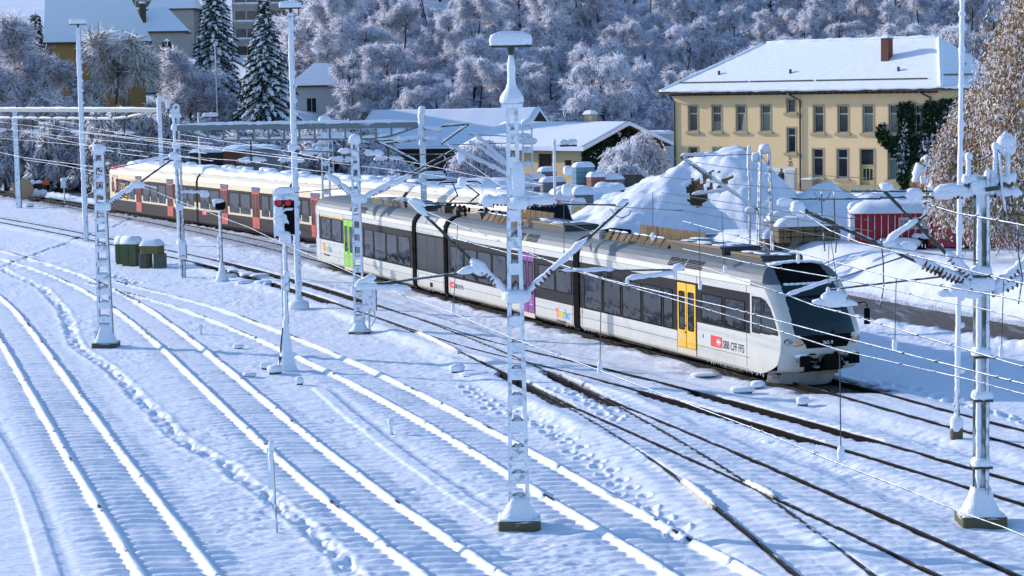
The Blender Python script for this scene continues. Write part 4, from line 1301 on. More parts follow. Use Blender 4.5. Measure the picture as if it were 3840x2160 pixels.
for x0, x1, y0 in ((2420, 2470, 458), (2470, 2512, 462), (2512, 2550, 456)):
    sn.snowtube(loc2(x0, y0), loc2(x1, y0), .13, .06, 8, x0)
sn.blob(loc2(2490, 440), .13, .12, .12, 0, 8, .12); sn.snowtube(loc2(2548, 462), loc2(2550, 430), .07, 0, 5, 4)
wire_pts = [loc2(2440, 392), loc2(2455, 402), loc2(2475, 400), loc2(2497, 385), loc2(2506, 372)]
mb.tube(wire_pts, .02, 6); mb.tube([loc2(2512, 385, -.1), loc2(2515, 430, -.1), loc2(2518, 480, -.1), loc2(2526, 545, -.1)], .028, 6)
sn.tube([loc2(2511, 385, -.14), loc2(2514, 430, -.14), loc2(2517, 480, -.14), loc2(2525, 530, -.14)], .03, 6)
o = mb.build('switch', [M_DARKSTEEL, MATS['insulator_brown']], m2); sn.build('switch_snow', M_SNOW, o, True)
# -- left mast
b3 = G(267, 872); Y3 = b3.y
m3 = thing('lattice_mast', b3, 'lattice mast on the left in front of the snow ridges, with one diagonal arm', 'mast', GM)
footing(m3, 1.0, .95, .22, 12, .75)
ladder(m3, 8.0, .62, .42, 13, .26)
arm(m3, (at(264, 522, Y3), at(440, 395, Y3)), .045, True, (.0, .48), .13, drip=.1, ins=(.08, .3), seed=31)
stay(m3, Y3, 252, 436, 382, 383, (256, 262), .022, 0, .08, 3, 0)
arm(m3, (at(250, 430, Y3), at(425, 395, Y3)), .022, True, (.55, 1), .07, 'registration_arm', seed=33)
sn = MB(); sn.blob(Vector((0, 0, 7.95)), .26, .22, .22, 0, 2); sn.blob(at(437, 392, Y3) - b3, .2, .15, .16, 0, 3); sn.blob(at(258, 520, Y3) - b3, .35, .2, .2, 0, 4)
sn.blob(at(345, 465, Y3) - b3, .3, .12, .15, 0, 5)
sn.build('arm_snow', M_SNOW, m3, True)
# -- mast in front of the railcar's tail
b4 = G(905, 838); Y4 = b4.y
m4 = thing('lattice_mast', b4, 'lattice mast before the green door of the railcar, with a box on its foot', 'mast', GM)
footing(m4, .9, .8, .12, 17, .45)
ladder(m4, 8.1, .46, .34, 14, .24)
for (x0, y0, x1, y1, s_) in ((899, 500, 738, 376, (0, .5)), (915, 500, 1138, 395, (0, .55)), (915, 500, 1145, 375, (0, .35))):
    arm(m4, (at(x0, y0, Y4), at(x1, y1, Y4)), .042, True, s_, .13, drip=.1, ins=(.1, .3), seed=x1)
stay(m4, Y4, 905, 742, 385, 378, (895, 850), .022, 0, .12, 4, .05)
stay(m4, Y4, 905, 1140, 390, 388, (915, 965), .022, 0, .13, 5, .05)
arm(m4, (at(735, 485, Y4), at(905, 470, Y4)), .02, True, None, name='registration_arm')
arm(m4, (at(1000, 455, Y4), at(1120, 470, Y4)), .02, True, (.5, 1), .05, 'registration_arm')
mb = MB(); mb.cham(.17, .75, -.32, .12, .95, 1.85, .03); mb.tube([(.42, -.1, .1), (.42, -.1, 1.0)], .04, 8); mb.tube([(.62, -.1, .95), (.68, -.15, .6), (.5, -.15, .3)], .03, 6)
o = mb.build('cable_box', M_STEEL, m4)
sn = MB(); sn.blob((.46, -.1, 1.88), .33, .26, .2, 0, 7, .1, 12, 6); sn.blob(at(735, 372, Y4) - b4, .2, .15, .15, 0, 8); sn.blob((0, -.05, 8.1), .25, .22, .22, 0, 9); sn.blob(at(905, 500, Y4) - b4, .32, .2, .2, 0, 10)
sn.build('box_snow', M_SNOW, o, True)
# -- square lattice tower by the snow heap
b5 = at(1925, 640, 106); b5.z = 1.0
Y5 = 106
b5 = at(1925, 640, Y5); b5.z = gz(b5.x, b5.y) - .1
m5 = thing('lattice_tower_mast', b5, 'square cross braced lattice mast standing before the big snow heap', 'mast', GM)
top5 = (at(1917, 375, Y5) - b5).z
mb = MB(); sn = MB()
hw = lambda z: .42 - .2 * z / top5
for sx in (-1, 1):
    for sy in (-1, 1):
        mb.tube([(sx * hw(0), sy * hw(0), 0), (sx * hw(top5), sy * hw(top5), top5)], .06, 6)
nb = 9
for i in range(nb):
    z0, z1 = .2 + i * (top5 - .4) / nb, .2 + (i + 1) * (top5 - .4) / nb
    for s in (-1, 1):
        a, c = hw(z0), hw(z1)
        d = 1 if i % 2 else -1
        mb.bar((-a * d, s * a, z0), (c * d, s * c, z1), .08, .03); mb.bar((s * a, -a * d, z0), (s * c, c * d, z1), .03, .08)
mb.build('post', M_STEEL, m5)
arm(m5, (at(1910, 530, Y5), at(1712, 395, Y5)), .05, True, (.0, 1), .10, seed=51, ins=(.6, .85))
stay(m5, Y5, 1905, 1712, 388, 393, (1712, 1775), .022, 0, .12, 7, 0)
arm(m5, (at(1830, 478, Y5), at(1740, 490, Y5)), .025, True, (.0, 1), .1, 'registration_arm', seed=52)
sn.blob((0, 0, top5 + .0), .30, .30, .26, 0, 3); sn.blob((-.4, 0, top5 - .4), .3, .2, .25, 0, 4); sn.blob(at(1888, 530, Y5) - b5, .3, .2, .2, 0, 9)
sn.build('arm_snow', M_SNOW, m5, True)
def simple_pole(x0, y0, x1, y1, Y, r, label, name='pole', cat='pole', group=None, zbase=None, mi=None, taper=.75):
    p = at(x0, y0, Y)
    p.z = gz(p.x, p.y) if zbase is None else zbase
    t = thing(name, p, label, cat, group)
    q = at(x1, y1, Y) - p
    mb = MB(); mb.tube([(0, 0, -.2), (0, 0, q.z)], [r, r * taper], 10)
    mb.build('pole', mi or M_STEEL, t)
    return t, q.z
p5, h5 = simple_pole(1886, 600, 1886, 372, Y5 + 1, .075, 'thin round pole just left of the square lattice mast', 'pole', 'pole')
sn = MB(); sn.snowtube((0, -.03, h5 - 1.6), (0, -.03, h5 + .15), .12, 0, None, 3); sn.snowtube((.05, 0, h5 - .35), (.55, 0, h5 - .4), .1, 0, None, 4); sn.build('pole_snow', M_SNOW, p5, True)
# -- lattice post behind the middle mast
Y6 = 118
b6 = at(1330, 545, Y6); b6.z = gz(b6.x, b6.y)
m6 = thing('lattice_mast', b6, 'farther lattice mast half hidden behind the tallest mast', 'mast', GM)
h6 = (at(1330, 308, Y6) - b6).z
ladder(m6, h6, .66, .6, 10, .28)
for (x0, y0, x1, y1) in ((1326, 460, 1190, 335), (1326, 462, 1115, 362), (1326, 450, 1180, 355)):
    arm(m6, (at(x0, y0, Y6), at(x1, y1, Y6)), .06, False, (0, 1), .13, seed=x1, drip=.08)
for y0, x1, y1 in ((358, 1110, 365), (345, 1180, 338)):
    arm(m6, (at(1326, y0, Y6), at(x1, y1, Y6)), .028, True, (0, .25), .16, 'stay_rod', seed=y0)
arm(m6, (at(1260, 425, Y6), at(1090, 440, Y6)), .022, True, None, name='registration_arm'); arm(m6, (at(1270, 432, Y6), at(1150, 450, Y6)), .022, True, None, name='registration_arm')
sn = MB(); sn.blob((0, 0, h6), .34, .22, .22, 0, 3); sn.blob(at(1330, 355, Y6) - b6, .5, .25, .2, 0, 4); sn.blob(at(1320, 462, Y6) - b6, .5, .25, .25, 0, 5)
sn.build('arm_snow', M_SNOW, m6, True)
# -- twin tube mast with insulators on its head
b7 = G(459, 697); Y7 = b7.y
m7 = thing('tube_mast', b7, 'twin tube mast with a box at knee height and insulators on its head', 'mast', GM)
h7 = (at(440, 285, Y7) - b7).z
mb = MB(); mb.tube([(-.06, 0, -.2), (-.16, 0, h7)], .11, 9); mb.tube([(.13, .05, -.2), (.08, .05, h7 * .97)], .07, 8); mb.build('post', M_STEEL, m7)
mb = MB(); mb.cham(-.16, .30, -.28, .0, 1.0, 1.85, .03); o = mb.build('cable_box', M_STEEL, m7)
sn = MB(); sn.blob((.06, -.14, 1.9), .28, .2, .16, 0, 3)
for y in (395, 415, 520, 610, 320, 365): sn.blob(at(440 + (y - 285) * .045, y, Y7) - b7, .24, .2, .22, 0, y)
sn.build('box_snow', M_SNOW, o, True)
mb = MB(); sn = MB()
loc7 = lambda x, y: at(x, y, Y7) - b7
insulator(mb, loc7(424, 285), loc7(422, 258), .1, 6); sn.blob(loc7(422, 262), .13, .13, .3, 0, 2); sn.snowtube(loc7(425, 282), loc7(452, 282), .16, .05, None, 3)
mb.tube([loc7(443 + 7 * math.cos(a), 272 + 8 * math.sin(a)) for a in np.linspace(0, 6.28, 12)], .06, 6); sn.tube([loc7(443 + 7 * math.cos(a), 271 + 8 * math.sin(a)) + Vector((0, -.04, 0)) for a in np.linspace(0, 6.28, 12)], .07, 6)
sn.blob(loc7(440, 290), .3, .2, .16, 0, 5)
o = mb.build('switch', [M_DARKSTEEL, MATS['insulator_brown']], m7); sn.build('switch_snow', M_SNOW, o, True)
arm(m7, (at(452, 483, Y7), at(520, 486, Y7)), .03, False, (0, 1), .08, 'registration_arm')
sn = MB(); sn.blob(at(515, 488, Y7) - b7, .28, .15, .2, 0, 4); sn.build('arm_snow', M_SNOW, m7, True)
# -- portal beams and their posts
M_BEAM = frosted('frosted_beam_steel', (.17, .20, .22), .55, .8, .3, .3, (-.2, -.4, .8), 1.5)
def portal(name, label, A, B, posts, seed):
    t = thing(name, A, label, 'gantry', 'gantries over the tracks')
    o0 = Vector(A); q = Vector(B) - o0
    n = 16
    mb = MB(); sn = MB()
    lo = lambda s: .78 * min(1, 5.5 * min(s, 1 - s) + .12)
    mb.bar((0, 0, -.06), q - Vector((0, 0, .06)), .22, .30)
    for i in range(n):
        s0, s1 = i / n, (i + 1) / n
        mb.bar(q * s0 - Vector((0, 0, lo(s0))), q * s1 - Vector((0, 0, lo(s1))), .2, .1)
        sn.snowtube(q * s0 - Vector((0, 0, lo(s0) - .08)), q * s1 - Vector((0, 0, lo(s1) - .06)), .085, .02, 5, seed + i)
        if i: mb.bar(q * s0, q * s0 - Vector((0, 0, lo(s0))), .1, .1)
    sn.snowtube(Vector((0, 0, .08)), q + Vector((0, 0, .08)), .12, .03, 60, seed)
    mb.build('beam', M_BEAM, t); sn.build('beam_snow', M_SNOW, t, True)
    for (px, zt, r) in posts:
        P = Vector(px) - o0
        pb = MB(); z0 = gz(px[0], px[1]) - o0.z
        pb.box(P.x - r, P.x + r, P.y - r, P.y + r, z0, zt - o0.z); po = pb.build('post', M_STEEL, t)
        s2 = MB(); s2.blob((P.x, P.y, zt - o0.z), r * 1.3, r * 1.3, .25, 0, seed); s2.snowtube((P.x - r * .3, P.y - r, zt - o0.z - 2), (P.x - r * .3, P.y - r, zt - o0.z), r, 0, None, seed); s2.build('post_snow', M_SNOW, po, True)
    # hanging suspension brackets
    hb = MB(); hs = MB()
    for s in (.3, .47, .68, .86):
        c = q * s - Vector((0, 0, .75))
        hb.bar(c, c - Vector((0, 0, 1.2)), .1, .1); ins0 = c - Vector((.8, 0, 1.2))
        insulator(hb, ins0, ins0 + Vector((1.6, .2, 0)), .1, 9, 1)
        hs.snowtube(ins0, ins0 + Vector((1.6, .2, 0)), .16, .08, None, int(s * 100), drip=.12)
    hb.build('hanger', [M_DARKSTEEL, MATS['insulator_brown']], t); hs.build('hanger_snow', M_SNOW, t, True)
    return t
pa, pb_ = at(446, 319, 114), at(1062, 311, 113)
portal('gantry', 'snow topped gantry beam spanning from the twin tube mast to a post behind the railcar', pa, pb_, [((pb_.x, pb_.y, 0), at(1060, 278, 113).z, .16)], 3)
pc, pd = at(-160, 275, 196), at(402, 276, 166)
portal('gantry', 'snow topped gantry beam at the left, crossing above the cream train', pc, pd, [((pd.x, pd.y, 0), at(401, 250, 166).z, .17), (tuple(at(46, 470, 188)), at(42, 278, 188).z, .22)], 9)
# arms on the gantry post
gp = thing('cantilever', at(1062, 340, 113), 'snowy insulators and arms on the gantry post behind the railcar', 'overhead bracket')
sn = MB(); mb = MB()
g0 = Vector(gp.location)
for (x0, y0, x1, y1) in ((1066, 322, 1110, 328), (1066, 350, 1098, 352), (1058, 345, 990, 355)):
    insulator(mb, at(x0, y0, 112.8) - g0, at(x1, y1, 112.8) - g0, .1, 9, 1); sn.snowtube(at(x0, y0, 112.7) - g0, at(x1, y1, 112.7) - g0, .16, .06, None, x1, drip=.1)
for (x0, y0, x1, y1) in ((1055, 410, 945, 354), (945, 354, 1040, 350), (960, 362, 1045, 352), (1110, 318, 1180, 312), (1180, 312, 1110, 362)):
    mb.tube([at(x0, y0, 112.8) - g0, at(x1, y1, 112.8) - g0], .05, 7); sn.snowtube(at(x0, y0, 112.8) - g0, at(x1, y1, 112.8) - g0, .06, .06, None, x0)
mb.build('arm', [M_DARKSTEEL, MATS['insulator_brown']], gp); sn.build('arm_snow', M_SNOW, gp, True)
# more lattice posts standing behind the red train
for i, (x, yb, yt, Y, w, lab) in enumerate(((822, 520, 300, 124, .55, 'lattice mast rising between the two trains, right of the second lamp mast'), (835, 500, 305, 172, .5, 'lattice mast far behind the cream train, beside the nearer one'))):
    p = at(x, yb, Y); p.z = gz(p.x, p.y)
    t = thing('lattice_mast', p, lab, 'mast', GM)
    h = (at(x, yt, Y) - p).z
    ladder(t, h, w, w * .9, 9, .28)
    sn = MB(); sn.blob((0, 0, h), .34, .22, .2, 0, i); sn.snowtube((.2, 0, h - 1), (2.2, 0, h - 1.2), .2, 0, None, i); sn.snowtube((-.2, 0, h - 1.8), (-1.5, 0, h - 2), .2, 0, None, i + 5); sn.build('post_snow', M_SNOW, t, True)
# -- lamp masts
GL = 'tall lamp masts'
def lamp_mast(x0, y0, x1, y1, Y, label, w, sh, r, foot=True):
    p = at(x0, y0, Y); p.z = 0
    t = thing('lamp_mast', p, label, 'lamp mast', GL)
    h = (at(x1, y1, Y) - p).z
    mb = MB()
    mb.box(-r, r, -r * .8, -r * .55, 0, h - .2); mb.box(-r, r, r * .55, r * .8, 0, h - .2); mb.box(-r * .2, r * .2, -r * .55, r * .55, 0, h - .2)
    mb.build('pole', M_STEEL, t)
    lamp_head(t, h, w, w * .45, sh)
    sn = MB()
    rnd = random.Random(x0)
    z = .5
    while z < h - 1:
        sn.blob((r * .95, -.02, z), .09, .1, .10, 0, int(z * 100), .2, 8, 5); z += rnd.uniform(.55, .9)
    sn.snowtube((-r * .3, -r * .8, .2), (-r * .3, -r * .8, h - .4), r * .75, 0, None, 3)
    if foot: sn.blob((0, -.1, .15), .55, .45, .3, 0, 3)
    sn.build('pole_snow', M_SNOW, t, True)
    return t
lamp_mast(217, 612, 195, 62, 142.07, 'lamp mast standing left of the lattice mast, its head before the blue roof', 1.1, .36, .15, False)
lamp_mast(752, 778, 728, 22, 96.87, 'lamp mast just right of the red signal', 1.0, .28, .13)
# tall pole at the right
p = G(2406, 1112)
t = thing('pole', p, 'tall white frosted pole next to the switch mast', 'pole')
mb = MB(); mb.tube([(0, 0, -.2), (.15, 0, 14.5)], [.085, .06], 10); mb.build('pole', M_STEEL, t)
mb = MB(); mb.cham(-.16, .16, -.14, .14, -.2, .45, .03); o = mb.build('footing', M_CONC, t)
sn = MB(); sn.snowtube((0, -.05, .3), (.14, -.05, 14.2), .075, 0, 60, 7); sn.blob((0, 0, .5), .19, .17, .25, 0, 4)
rnd = random.Random(8)
z = 1.2
while z < 13: sn.blob((.12, -.02, z), .1, .08, .09, 0, int(z * 50), .2, 8, 5); z += rnd.uniform(.7, 1.3)
sn.build('pole_snow', M_SNOW, t, True)
# short lamp posts with an arm
def arm_lamp(x, yb, yt, Y, dx, label):
    p = at(x, yb, Y); p.z = gz(p.x, p.y)
    t = thing('street_lamp', p, label, 'street lamp', 'short lamps with a side arm')
    h = (at(x, yt, Y) - p).z
    mb = MB(); mb.tube([(0, 0, -.2), (0, 0, h)], .09, 8); mb.bar((0, 0, h - .35), (dx, 0, h - .3), .1, .06); mb.build('pole', M_STEEL, t)
    mb = MB(); mb.cham(min(dx * .35, dx * 1.4), max(dx * .35, dx * 1.4), -.15, .15, h - .42, h - .28, .03); o = mb.build('lamp_head', M_DARKSTEEL, t)
    sn = MB(); sn.snowtube((dx * .3, 0, h - .15), (dx * 1.45, 0, h - .2), .2, .02, None, 3); sn.snowtube((0, -.04, .5), (0, -.04, h + .1), .08, 0, None, 4); sn.build('lamp_snow', M_SNOW, o, True)
arm_lamp(1397, 545, 352, 128, 1.0, 'lamp post with a right hand arm before the yellow shed')
arm_lamp(503, 405, 285, 172, 1.1, 'lamp post with a right hand arm behind the cream train, before the weeping bush')
arm_lamp(546, 265, 110, 236, .0, 'street lamp with a wide flat head before the left spruce')
# -- signals
b = G(722, 933); Ys = b.y
sg = thing('main_signal', b, 'railway signal on a white post showing two red lights', 'railway signal')
ls = lambda x, y, dy=0: at(x, y, Ys) - b + Vector((0, dy, 0))
mb = MB(); mb.tube([(0, 0, 0), ls(716, 600)], [.095, .085], 10); mb.bar((-.1, .1, .3), ls(707, 640) + Vector((0, .1, 0)), .04, .04); mb.build('post', M_STEEL, sg)
sn = MB()
sn.lathe((0, 0, 0), [(.46, -.05), (.34, .2), (.24, .6), (.17, 1.1), (.12, 1.6), (.1, 1.9)], 12); sn.snowtube(ls(722, 890, -.06), ls(716, 605, -.06), .07, 0, 30, 5); sn.build('post_snow', M_SNOW, sg, True)
mb = MB(); mb.box(-.26, -.14, -.2, .2, .1, .55); mb.tube([(-.1, -.1, .2), (-.2, -.1, .8), (-.1, -.05, 1.6)], .03, 6); mb.build('cable_box', M_UNDER, sg)
mb = MB(); a, c = ls(709, 730, -.16), ls(729, 690, -.1)
mb.cham(a.x, c.x, -.22, -.05, a.z, c.z, .02); o = mb.build('telephone_box', M_STEEL, sg)
sn = MB(); sn.blob(ls(722, 688, -.14), .13, .12, .12, 0, 3); sn.build('box_snow', M_SNOW, o, True)
a, c = ls(692, 590), ls(741, 482)
mb = MB(); mb.cham(a.x, c.x, -.08, .12, a.z, c.z, .05, 0)
bd = mb.build('signal_head', M_BLACK, sg)
sn = MB()
# the snow plastered over the left half and the top of the head
P = []
Xg = np.linspace(a.x - .03, c.x + .03, 22); Zg = np.linspace(a.z - .05, c.z + .12, 44)
XXg, ZZg = np.meshgrid(Xg, Zg, indexing='ij')
wgt = sstep(.62, .40, 0 * XXg + (XXg - a.x) / (c.x - a.x) - .8 * sstep(.72, .9, (ZZg - a.z) / (c.z - a.z)) + .35 * vnoise(XXg * 9, ZZg * 9, 5))
Yg = -.05 - .10 * wgt
me = grid_mesh('head_snow', XXg.ravel(), Yg.ravel(), ZZg.ravel(), 22, 44)
me.materials.append(M_SNOW); so_ = bpy.data.objects.new('head_snow', me); COL.objects.link(so_); so_.parent = bd
for x in (703, 726):
    cc = ls(x + 1, 509, -.2)
    hb = MB(); hb.tube([cc + Vector((0, .14, 0)), cc + Vector((0, -.12, 0))], .155, 14, 0); hb.build('lamp_hood', M_BLACK, bd)
    rl = MB(); rl.tube([cc + Vector((0, -.10, 0)), cc + Vector((0, -.135, 0))], .115, 14, 0)
    if 'red_signal_light' not in MATS:
        m, n, bs, L = new_mat('red_signal_light'); bs.inputs['Base Color'].default_value = (.35, .005, .01, 1); bs.inputs['Emission Color'].default_value = (1, .01, .03, 1); bs.inputs['Emission Strength'].default_value = .07
    rl.build('red_light', MATS['red_signal_light'], bd)
sn = MB()
for (x, y, rx, rz) in ((703, 499, .19, .10), (728, 497, .19, .11), (703, 524, .15, .09), (702, 549, .2, .1), (703, 558, .18, .16), (728, 525, .16, .05), (716, 478, .38, .14), (702, 530, .16, .2)):
    sn.blob(ls(x, y, -.2), rx, .14, rz, 0, x + y, .15, 12, 7)
sn.build('hood_snow', M_SNOW, bd, True)
mb = MB(); a, c = ls(703, 612), ls(735, 590); mb.cham(a.x, c.x, -.1, .1, a.z, c.z, .03); mb.bar(ls(692, 590, -.05), ls(692, 612, -.05), .03); mb.bar(ls(692, 612, -.05), ls(745, 612, -.05), .03); mb.bar(ls(745, 612, -.05), ls(745, 590, -.05), .03)
o = mb.build('lower_lamp', M_STEEL, sg); sn = MB(); sn.blob(ls(718, 592, -.1), .22, .2, .16, 0, 9); sn.build('lamp_snow', M_SNOW, o, True)
b = G(559, 707); Yd = b.y
sg2 = thing('post_signal', b, 'small black round headed signal on a thin post before the cream train', 'railway signal')
ls = lambda x, y, dy=0: at(x, y, Yd) - b + Vector((0, dy, 0))
mb = MB(); mb.tube([(0, 0, 0), ls(553, 530)], .09, 9); mb.tube([ls(551, 655, .05), ls(549, 590, .05)], .05, 6); mb.build('post', M_STEEL, sg2)
sn = MB(); sn.lathe((0, 0, 0), [(.42, -.05), (.28, .3), (.15, .7), (.1, 1)], 12); sn.build('post_snow', M_SNOW, sg2, True)
mb = MB(); mb.blob(ls(554, 516), .30, .2, .27, 0, 1, 0.0, 16, 9); o = mb.build('signal_head', M_BLACK, sg2, True)
sn = MB(); sn.blob(ls(549, 506, -.02), .34, .22, .13, 0, 4, .15); sn.blob(ls(540, 512, -.02), .1, .15, .2, 0, 5); sn.build('head_snow', M_SNOW, o, True)
# narrow sign post in the foreground
b = G(697, 1341); Yq = b.y
sp = thing('sign_post', b, 'snow crusted narrow sign board on a thin post in the left foreground', 'sign')
mb = MB(); mb.tube([(0, 0, -.2), (-.06, 0, 2.05)], .028, 8); mb.build('post', M_STEEL, sp)
mb = MB(); mb.ob((-.10, -.03, 1.52), (.075, -.03, 0), (.005, .012, 0), (-.006, 0, .48)); o = mb.build('board', frosted('frosted_sign_board', (.45, .35, .28), .6, .25, .3, 0, (-.4, -.8, .3)), sp)
sn = MB(); sn.blob((-.07, -.02, 2.05), .075, .06, .13, 0, 3); sn.snowtube((-.08, -.05, 1.4), (-.09, -.05, 2.0), .05, 0, None, 4); sn.build('board_snow', M_SNOW, o, True)
# ---------------------------------------------------------------- overhead wires
M_WIRE = frosted('snow_coated_wire', (.05, .06, .06), .6, .45, .2, .2, (-.15, -.25, .9), 9.0)
M_WIRED = mat('dark_wire', (.03, .035, .035), .5, .3, .2)
def Z(ox, oy, sc):
    return lambda x, y: ((ox + x * sc) / K, (oy + y * sc) / K)
c4z, c5z, c6z, c9z = Z(0, 720, .49689), Z(1280, 720, .49689), Z(2560, 720, .49689), Z(2560, 1440, .49689)
wl, wm, wy, wq = Z(0, 340, .31056), Z(1240, 380, .31056), Z(1760, 560, .31056), Z(2480, 480, .31056)
wr = Z(340, 500, .3494)
def wire(pts, z, r, label, snow=True, seed=0, lumps=0, name='overhead_wire'):
    n = len(pts)
    zs = z if isinstance(z, (list, tuple)) else [z] * n
    zs = [np.interp(i / (n - 1), np.linspace(0, 1, len(zs)), zs) for i in range(n)]
    P = [G(x, y, zz) for (x, y), zz in zip(pts, zs)]
    Q = []
    for i in range(n - 1):
        L = (P[i + 1] - P[i]).length
        m = max(2, int(L / .35))
        for k in range(m): Q.append(P[i].lerp(P[i + 1], k / m))
    Q.append(P[-1])
    o0 = Q[len(Q) // 2].copy()
    rnd = random.Random(seed + n)
    mb = MB()
    if snow:
        mb.tube([q - o0 for q in Q], [r * rnd.uniform(.75, 1.3) for _ in Q], 6)
        for _ in range(lumps):
            q = rnd.choice(Q); mb.blob(q - o0 + Vector((0, 0, r * .8)), r * rnd.uniform(1.5, 4), r * 2, r * 1.8, 0, rnd.randint(0, 99), .2, 8, 5)
    else: mb.tube([q - o0 for q in Q], r, 5)
    o = mb.build(name, M_WIRE if snow else M_WIRED, None, True, o0)
    tag(o, label, 'overhead wire', 'overhead wires')
    return o
def dropper(x0, y0, x1, y1, z, label, r=.008):
    b = G(x1, y1, z); a = AT(x0, y0, b.y)
    mb = MB(); mb.tube([Vector((0, 0, 0)), a - b], r, 5); mb.blob((0, 0, .02), .03, .03, .08)
    o = mb.build('dropper_wire', [M_WIRED], None, False, b); tag(o, label, 'dropper wire', 'dropper wires')
    s = MB(); s.blob((0, 0, .05), .045, .04, .11, 0, int(x0)); s.build('wire_snow', M_SNOW, o, True)
wire([wr(520, 572), wr(700, 628), wr(1000, 750), wr(1400, 900), wr(1700, 1010), wr(2060, 1185), c5z(0, 575), c5z(400, 755), c5z(840, 915), c5z(1270, 1095), c5z(1850, 1310), c9z(600, 360), c9z(1180, 600), c9z(1700, 800), c9z(2080, 960), c9z(2420, 1080), c9z(2700, 1200)], 5.5, .010, 'lowest overhead wire, running from the left lattice mast to the bottom right corner', lumps=18)
wire([c5z(560, 110), c5z(870, 245), c5z(1260, 395), c5z(1650, 560), c5z(1860, 625), c5z(2576, 830), c6z(830, 1080), c6z(1170, 1190), c6z(2180, 1420), c6z(2700, 1560)], [6.4, 5.9, 5.5, 5.5], .011, 'overhead wire passing below the logo on the front of the white railcar', seed=2, lumps=26)
wire([c5z(830, 345), c5z(1260, 460), c5z(1520, 505), c5z(2000, 660), c5z(2576, 795), c6z(290, 860), c6z(830, 1000), c6z(1210, 1100), c6z(2576, 1449), c6z(2900, 1530)], [6.2, 6.0, 5.8, 5.7], .013, 'overhead wire crossing the yellow door at mid height', seed=3, lumps=24)
wire([c6z(140, 565), c6z(330, 625), c6z(790, 780), c6z(1000, 860), c6z(1240, 920), c6z(1500, 1000), c6z(2576, 1320), c6z(2900, 1415)], [5.6, 5.6], .014, 'overhead wire crossing the windscreen of the railcar below the big snow lump', seed=4, lumps=14)
wire([c6z(0, 430), c6z(520, 540), c6z(1100, 640), c6z(1650, 752), c6z(1860, 810), c6z(2220, 872), c6z(2800, 1010)], [6.0, 5.8], .013, 'overhead wire touching the cab roof of the railcar', seed=5, lumps=10)
wire([c6z(0, 220), c6z(1110, 520), c6z(1615, 650), c6z(2420, 790), c6z(2800, 880)], [6.9, 6.9], .012, 'overhead wire sloping across the road behind the railcar', seed=6, lumps=6)
wire([c6z(880, 140), c6z(1110, 290), c6z(1340, 385), c6z(1900, 520), c6z(2230, 610), c6z(2700, 720)], [7.4, 7.1], .012, 'overhead wire ending at the dark arm before the red skip', seed=7, lumps=6)
wire([c6z(1840, 90), c6z(2070, 160), c6z(2460, 230), c6z(2700, 275)], [8.0, 7.9], .016, 'overhead wire crossing the post of the switch mast near its top', seed=8, lumps=6)
